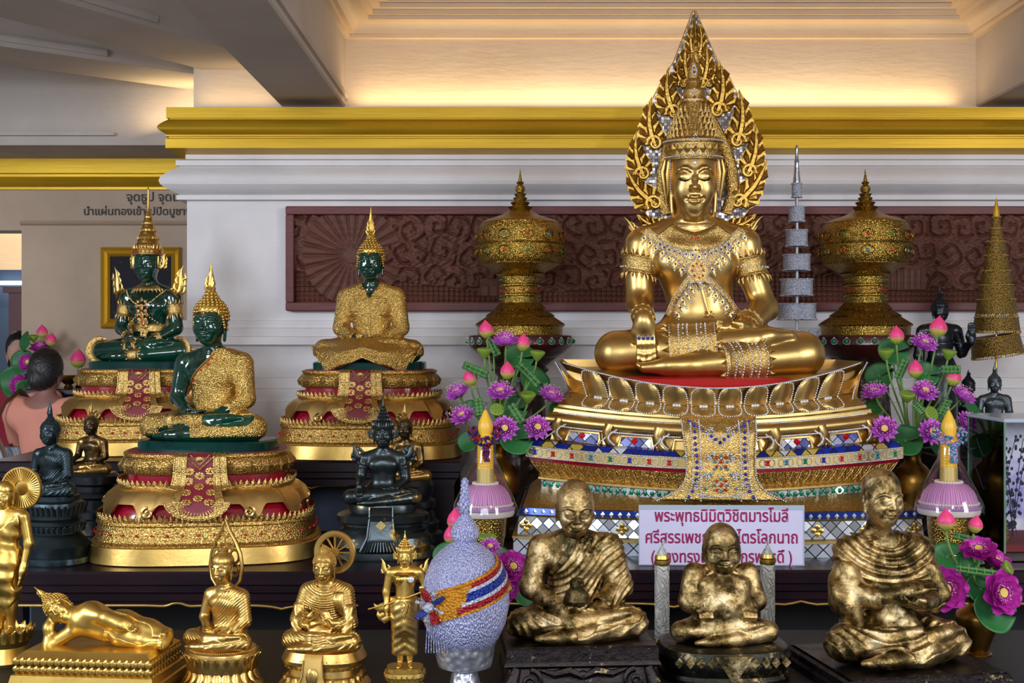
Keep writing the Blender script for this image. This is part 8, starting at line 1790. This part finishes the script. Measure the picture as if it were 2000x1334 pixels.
def sign():
    Y=4.26; p=W(1409,1098,Y); s=Y/FPX; w=323*s/2; h=118*s; t=thing('paper_sign','white laminated paper sign with three lines of magenta Thai lettering before the pedestal','sign',(p.x,Y,.8735),math.radians(-1)); 
    MB().cbox((-w,-.0015,0),(w,.0015,h),.0006).build('laminated_edge','sign_edge',t,smooth=False,label='pale clear laminate border'); MB().box((-w+.003,-.0022,.004),(w-.006,-.0012,h-.018)).build('paper','sign_paper',t,smooth=False)
    for txt,yc,ht,wt in (('พระพุทธนิมิตวิชิตมารโมลี',1003-980,33,260),('ศรีสรรเพชญ์บรมไตรโลกนาถ',1045-980,33,296),('( ปางทรงเครื่องจักรพรรดิ์ )',1083-980,33,274)):
        o=lettering('lettering',txt,ht*s,.0010,.0003,'ink_magenta','CENTER'); o.parent=t
        bpy.context.view_layer.update(); k=wt*s/max(o.dimensions.x,1e-4); o.scale=(k,1,1); o.rotation_euler=(PI/2,0,0); o.location=(0,-.0030,h-(yc+9)*s)
    MB().box((-.03,.0016,0),(.03,.05,.003)).build('foot','sign_edge',t,smooth=False)
def picture():
    Y=7.38; a=W(197,483,Y); b=W(352,641,Y); t=thing('framed_picture','dark night picture in a gilt frame on the tan wall behind the crowned green statue','picture',((a.x+b.x)/2,Y+.018,(a.z+b.z)/2)); hw=(b.x-a.x)/2; hh=(a.z-b.z)/2; f=.055
    def ring(e,y): return [(-hw+e,y,-hh+e),(hw-e,y,-hh+e),(hw-e,y,hh-e),(-hw+e,y,hh-e)]
    mb=MB(); mb.loft([ring(0,0),ring(0,-.025),ring(.008,-.032),ring(.016,-.026),ring(.030,-.020),ring(.042,-.028),ring(f,-.016),ring(f,-.004)],cap=False); mb.build('frame','gold_frame',t,flat=.3)
    MB().box((-hw+f-.006,-.008,-hh+f-.006),(hw-f+.006,-.004,hh-f+.006)).build('print','picture_print',t,smooth=False)
def glass_case():
    Y=4.33; x0=(1962-1000)*Y/FPX; x1=x0+.42; y1=Y+.36; zt=zat(818,Y); zb=.873; t=thing('glass_display_case','glass display case with mirrored lilac backdrop at the right edge','display case',(x0,Y,zb)); H=zt-zb; D=.36; w=.42
    MB().cbox((0,0,0),(w,D,.035),.004).build('base','dark_lacquer',t,smooth=False); MB().box((.006,.006,.035),(w-.006,D-.006,.060)).build('velvet_floor','red_velvet',t,smooth=False)
    for nm,lo,hi in (('front_pane',(.004,0,.036),(w-.004,.003,H-.012)),('side_pane',(0,.004,.036),(.003,D-.02,H-.012))): MB().box(lo,hi).build(nm,'glass_pane',t,smooth=False)
    MB().box((.004,D-.016,.036),(w,D-.010,H-.012)).build('backdrop','case_reflection_paint',t,smooth=False); MB().cbox((-.003,-.003,H-.014),(w,D,H),.003).build('lid','sign_edge',t,smooth=False)
    for lo,hi in (((-.002,-.002,.03),(.004,.004,H-.01)),((-.002,D-.02,.03),(.004,D-.014,H-.01))): MB().box(lo,hi).build('edge_strip','green_jar',t,smooth=False)
    g=thing('gold_bell_ornament','small gold tiered bell with a green glass ball inside the glass case','ornament',(x0+.030,Y+.10,zb+.061)); mb=MB(); pr=[]
    for i in range(6): pr+=[(.040-.0035*i,.016*i),(.041-.0035*i,.016*i+.010),(.037-.0035*i,.013+.016*i)]
    mb.lathe(pr+[(.015,.10)],28); mb.build('bell','gold_bright',g); mb=MB(); mb.sphere((0,0,.130),.030); mb.build('ball','green_jar',g); g.scale=(.62,.62,1.0)
    tw=thing('dried_twig_spray','spray of dark small-leaved twigs inside the glass case','plant',(x0+.10,Y+.20,zb+.061)); mb=MB(); lf=[]
    for i in range(9):
        a=random.uniform(-.35,.25); p=Vector((random.uniform(-.05,.05),0,0)); P=[p]
        for j in range(9): p=p+Vector((.035*sin(a)*(1+j*.1),random.uniform(-.004,.004),.040)); P.append(p); lf+=[(p+Vector((random.uniform(-.018,.018),random.uniform(-.01,.01),random.uniform(-.012,.012))))[:] for _ in range(3)]
        P=[q for q in P if q.z<H-.09]; mb.tube(P,.0014,5)
    mb.build('twig','twig_dark',tw); lf=[q for q in lf if q[2]<H-.09 and q[0]>-.085]; beads('leaf_pattern',lf,.0058,'twig_dark',tw,1,sz=(1,.4,1.3))
def people():
    # visitor seen from behind
    Y=6.58; s=Y/FPX; x=(93-1000)*s; H=1.62; t=thing('person','person seen from behind in a peach top with dark tied hair and shoulder bag','person',(x,Y,0),math.radians(168))
    f=Field((-.52,-.62,-.02),(.48,.36,1.72),.0075,pad=.03); f.frame(sc=H)
    # after the half turn local +x is the viewer's left
    standing(f,[(-.11,.0,.785),(-.135,-.03,.645),(-.075,-.19,.715)],[(.11,.0,.785),(.16,-.09,.66),(.155,-.26,.815)],head_a=.043,width=.90,female=True)
    hand(f,(-.075,-.195,.72),(-.2,-.5,.8),(1,0,.2),.10,.9,1,.6); hand(f,(.155,-.265,.815),(.9,-.25,.15),(0,-.1,-1),.105,.35,1,.7)
    body=f.build('body','skin',t)
    def reg(x,y,z):
        r=np.maximum(z-1.335-.25*np.maximum(0,np.abs(x)-.06)+ .0*y,.82-z); nk=.105-np.sqrt((x*.85)**2+((z-1.40)*1.0)**2+(y*.0)**2); r=np.maximum(r,nk)
        for sg,A in ((-1,(-.135,-.03,.645)),(1,(.16,-.09,.66))):
            e=np.array(A)*H; r=np.maximum(r,-capd(x,y,z,e+np.array((0,-.02,-.0)),e+np.array((0,-.3,.15)),.10)); r=np.maximum(r,-capd(x,y,z,e*np.array((1,1,1.08)),e+np.array((0,-.3,.1)),.075))
        return r
    g=f.shell(.014,reg,disp=lambda x,y,z:.003*np.sin(z*38+x*14)+.002*np.sin(x*60)*np.sin(z*20)+0*y,k=.01); sh=g.build('shirt','shirt_peach',t)
    mb=MB(); mb.tube([(0,.105,1.26),(0,.102,1.2),(0,.10,1.05)],.0016,5); mb.build('back_seam','shirt_peach',sh)
    g=Field((-.2,-.2,1.25),(.2,.24,1.72),.006,pad=.02); hz=.925*H; g.ell((0,.014,hz+.018),(.083,.100,.103),.02); g.ell((0,.058,hz-.035),(.072,.048,.070),.04); g.ell((.012,.082,hz-.066),(.04,.036,.038),.03); g.ell((0,-.105,hz-.03),(.064,.075,.12),.02,'s'); g.disp(lambda x,y,z:.0022*np.sin(np.arctan2(x,z-hz-.08)*40)+0*y); g.build('hair','hair_black',t)
    g=Field((-.3,-.3,.0),(.3,.3,.92),.012,pad=.03); g.frame(sc=H); g.cap((0,0,.52),(0,0,.50),.105,.11,.03)
    for sg in (-1,1): g.chain([(sg*.045,0,.49),(sg*.045,0,.28),(sg*.043,.005,.05)],[.072,.056,.045],.02)
    g.build('trousers','blue_grey',t)
    mb=MB(); mb.lathe([(.026,-.008),(.028,0),(.026,.008)],20); b=mb.build('bracelet','silver_rod',t); b.location=(.155*H-.004,-.255*H+.012,.80*H); b.rotation_euler=(.4,1.0,0)
    # incense sticks in the hand
    for i,(dx,dz) in enumerate(((-.02,.30),(.035,.24))):
        st=MB().tube([(0,0,0),(dx,-.02,dz)],.0022,5).build('incense_stick','stamen_yellow',None); p=Matrix.Rotation(math.radians(168),3,'Z')@Vector((-.088*H,-.235*H,.735*H)); st.location=(x+p.x+.006*i,Y+p.y,p.z); tag(st,('thin incense stick leaning right, held by the person in the peach top','thin incense stick standing upright, held by the person in the peach top')[i],'incense stick','incense sticks in the hand')
    # shoulder bag
    bg=thing('shoulder_bag','woven grey shoulder bag with brown leather strap on the person in the peach top','bag',(x,Y,0),math.radians(168)); mb=MB()
    for yy in (-.035,.045):
        pass
    P=[(.25,.12,1.06),(.235,.145,1.13),(.205,.150,1.22),(.172,.120,1.325),(.155,.02,1.385),(.165,-.085,1.33),(.21,-.12,1.22),(.25,-.08,1.10),(.25,.0,1.06)]; mb.tube([Vector(q) for q in P],.017,8,.3,up=(1,0,0)); mb.build('strap','strap_leather',bg)
    mb=MB(); rr=lambda z,w,d:[(.235+w*cos(q)*1.0,.045+d*sin(q),z) for q in np.linspace(0,2*PI,29)[:-1]]; mb.loft([rr(.78,.15,.055),rr(.80,.16,.065),rr(.92,.145,.062),rr(1.06,.105,.045),rr(1.085,.095,.04)],cap=True); mb.build('pouch','bag_weave',bg)
    mb=MB(); mb.tube([(.215+.022*cos(q),.165,1.19+.022*sin(q)) for q in np.linspace(0,2*PI,18)],.004,6); mb.build('strap_ring','ring_metal',bg); mb=MB(); mb.tube([(.21,.150,1.17),(.175,.135,1.08),(.15,.125,.98)],.014,8,.3); mb.build('side_strap','strap_leather',bg)
    # face at the doorway
    Y=8.08; x=(37-1000)*Y/FPX; t=thing('person','person in a dark red top looking out of the doorway at the far left','person',(x,Y,0),math.radians(14)); H=1.73; f=Field((-.36,-.3,-.02),(.36,.25,1.76),.010,pad=.03); f.frame(sc=H); standing(f,[(-.11,.0,.785),(-.135,.0,.64),(-.12,-.02,.48)],[(.11,.0,.785),(.135,.0,.64),(.12,-.02,.48)],head_a=.043)
    for sg in (-1,1): hand(f,(sg*.12,-.02,.48),(0,-.1,-1),(-sg,0,0),.105,.3,sg,.5)
    f.build('body','skin_pale',t); g=f.shell(.012,lambda x,y,z:np.maximum(z-1.36+.0*x,.75-z+0*y),k=.01); g.build('shirt','shirt_red',t); g=Field((-.2,-.2,1.2),(.2,.24,1.8),.008,pad=.02); hz=.925*H; g.ell((0,.014,hz+.012),(.085,.100,.110),.02); g.ell((0,.05,hz-.08),(.08,.06,.09),.03); g.ell((0,-.10,hz-.045),(.058,.075,.105),.015,'s'); g.build('hair','hair_black',t); g=Field((-.3,-.3,.0),(.3,.3,.92),.014,pad=.03); g.frame(sc=H); g.cap((0,0,.52),(0,0,.50),.105,.11,.03)
    for sg in (-1,1): g.chain([(sg*.045,0,.49),(sg*.045,0,.28),(sg*.043,.005,.04)],[.07,.055,.045],.02)
    g.build('trousers','black_void',t)
def back_left_altar():
    Y=7.11; t=thing('offering_cabinet','dark blue cabinet carrying brassware before the tan wall','cabinet',(-2.42,Y,0)); MB().cbox((-.36,0,0),(.36,.25,1.34),.01).build('body','blue_grey' if False else 'panel_blue',t,smooth=False); MB().cbox((-.39,-.02,1.34),(.39,.26,1.375),.006).build('top','dark_lacquer',t,smooth=False); MB().cbox((-.30,-.008,.15),(.30,.002,1.25),.004).build('door','panel_blue',t,smooth=False)
    def bowl(label,px,r,h,dy=0.1,m='brass_vase'):
        o=MB().lathe([(r*.5,0),(r*.55,.006),(r*.35,.02),(r*.8,h*.5),(r,h*.85),(r*1.05,h),(r*.98,h),(r*.7,h*.6),(r*.1,h*.3)],32,cap=False).build('brass_bowl',m,None); o.location=((px-1000)*(Y+dy)/FPX,Y+dy,1.376); tag(o,label,'bowl')
    bowl('brass bowl right of the tied dark hair, on the blue cabinet',134,.05,.075); bowl('wide brass bowl on the blue cabinet beside a pale lotus bud',158,.065,.06,.22)
    o=MB().lathe([(.03,0),(.02,.01),(.012,.03),(.05,.045),(.055,.05),(.01,.05)],28).build('brass_dish','silver',None); o.location=((176-1000)*(Y+.06)/FPX,Y+.06,1.376); tag(o,'small footed brass dish at the right end of the blue cabinet','dish')
    vx=(78-1000)*(Y+.16)/FPX; vase('slim brass vase behind the person in the peach top, with lotuses',(vx,Y+.16,1.376),.16,.045); m=(vx,Y+.16,1.376+.15); W3=lambda a,b,d=0:tuple(W(a,b,Y+.1+d)); g='lotuses behind the person in the peach top'
    blossom('bud','tall pink lotus bud above the tied dark hair',W3(83,660),(0,-.1,1),.032,m,g); blossom('bud','pink lotus bud right above the tied dark hair',W3(98,676),(.2,-.1,1),.032,m,g); blossom('bud','pale lotus bud standing over the brass bowls',W3(152,718),(.1,-.1,1),.045,((152-1000)*7.1/FPX,7.12,1.40),g)
    blossom('pod','green lotus pod left above the tied dark hair',W3(66,664),(0,-.2,1),.030,m,g); blossom('open','magenta lotus peeping over the tied dark hair',W3(80,682),(0,-.4,1),.06,m,g); blossom('open','magenta lotus left of the tied dark hair',W3(40,752,-.05),(-.3,-1,.3),.06,m,g); blossom('open','magenta lotus close beside the tied dark hair, higher one',W3(56,708,-.02),(-.2,-1,.3),.055,m,g)
    L=lambda l,a,b,n,R,d=0: leaf(l,W3(a,b,d),n,R,m,'leaves behind the person in the peach top'); L('upright green lotus leaf at the top left behind the tied dark hair',52,668,(-.7,-.7,.2),.062); L('round green leaf beside the doorway',46,708,(-.2,-1,.2),.075,-.02); L('large round green leaf left of the peach shoulder',30,746,(-.1,-1,.1),.095,-.02); L('green leaf hanging beside the peach shoulder',50,762,(.5,-.8,.1),.06,-.08)
relief(); sign(); picture(); glass_case(); people(); back_left_altar()
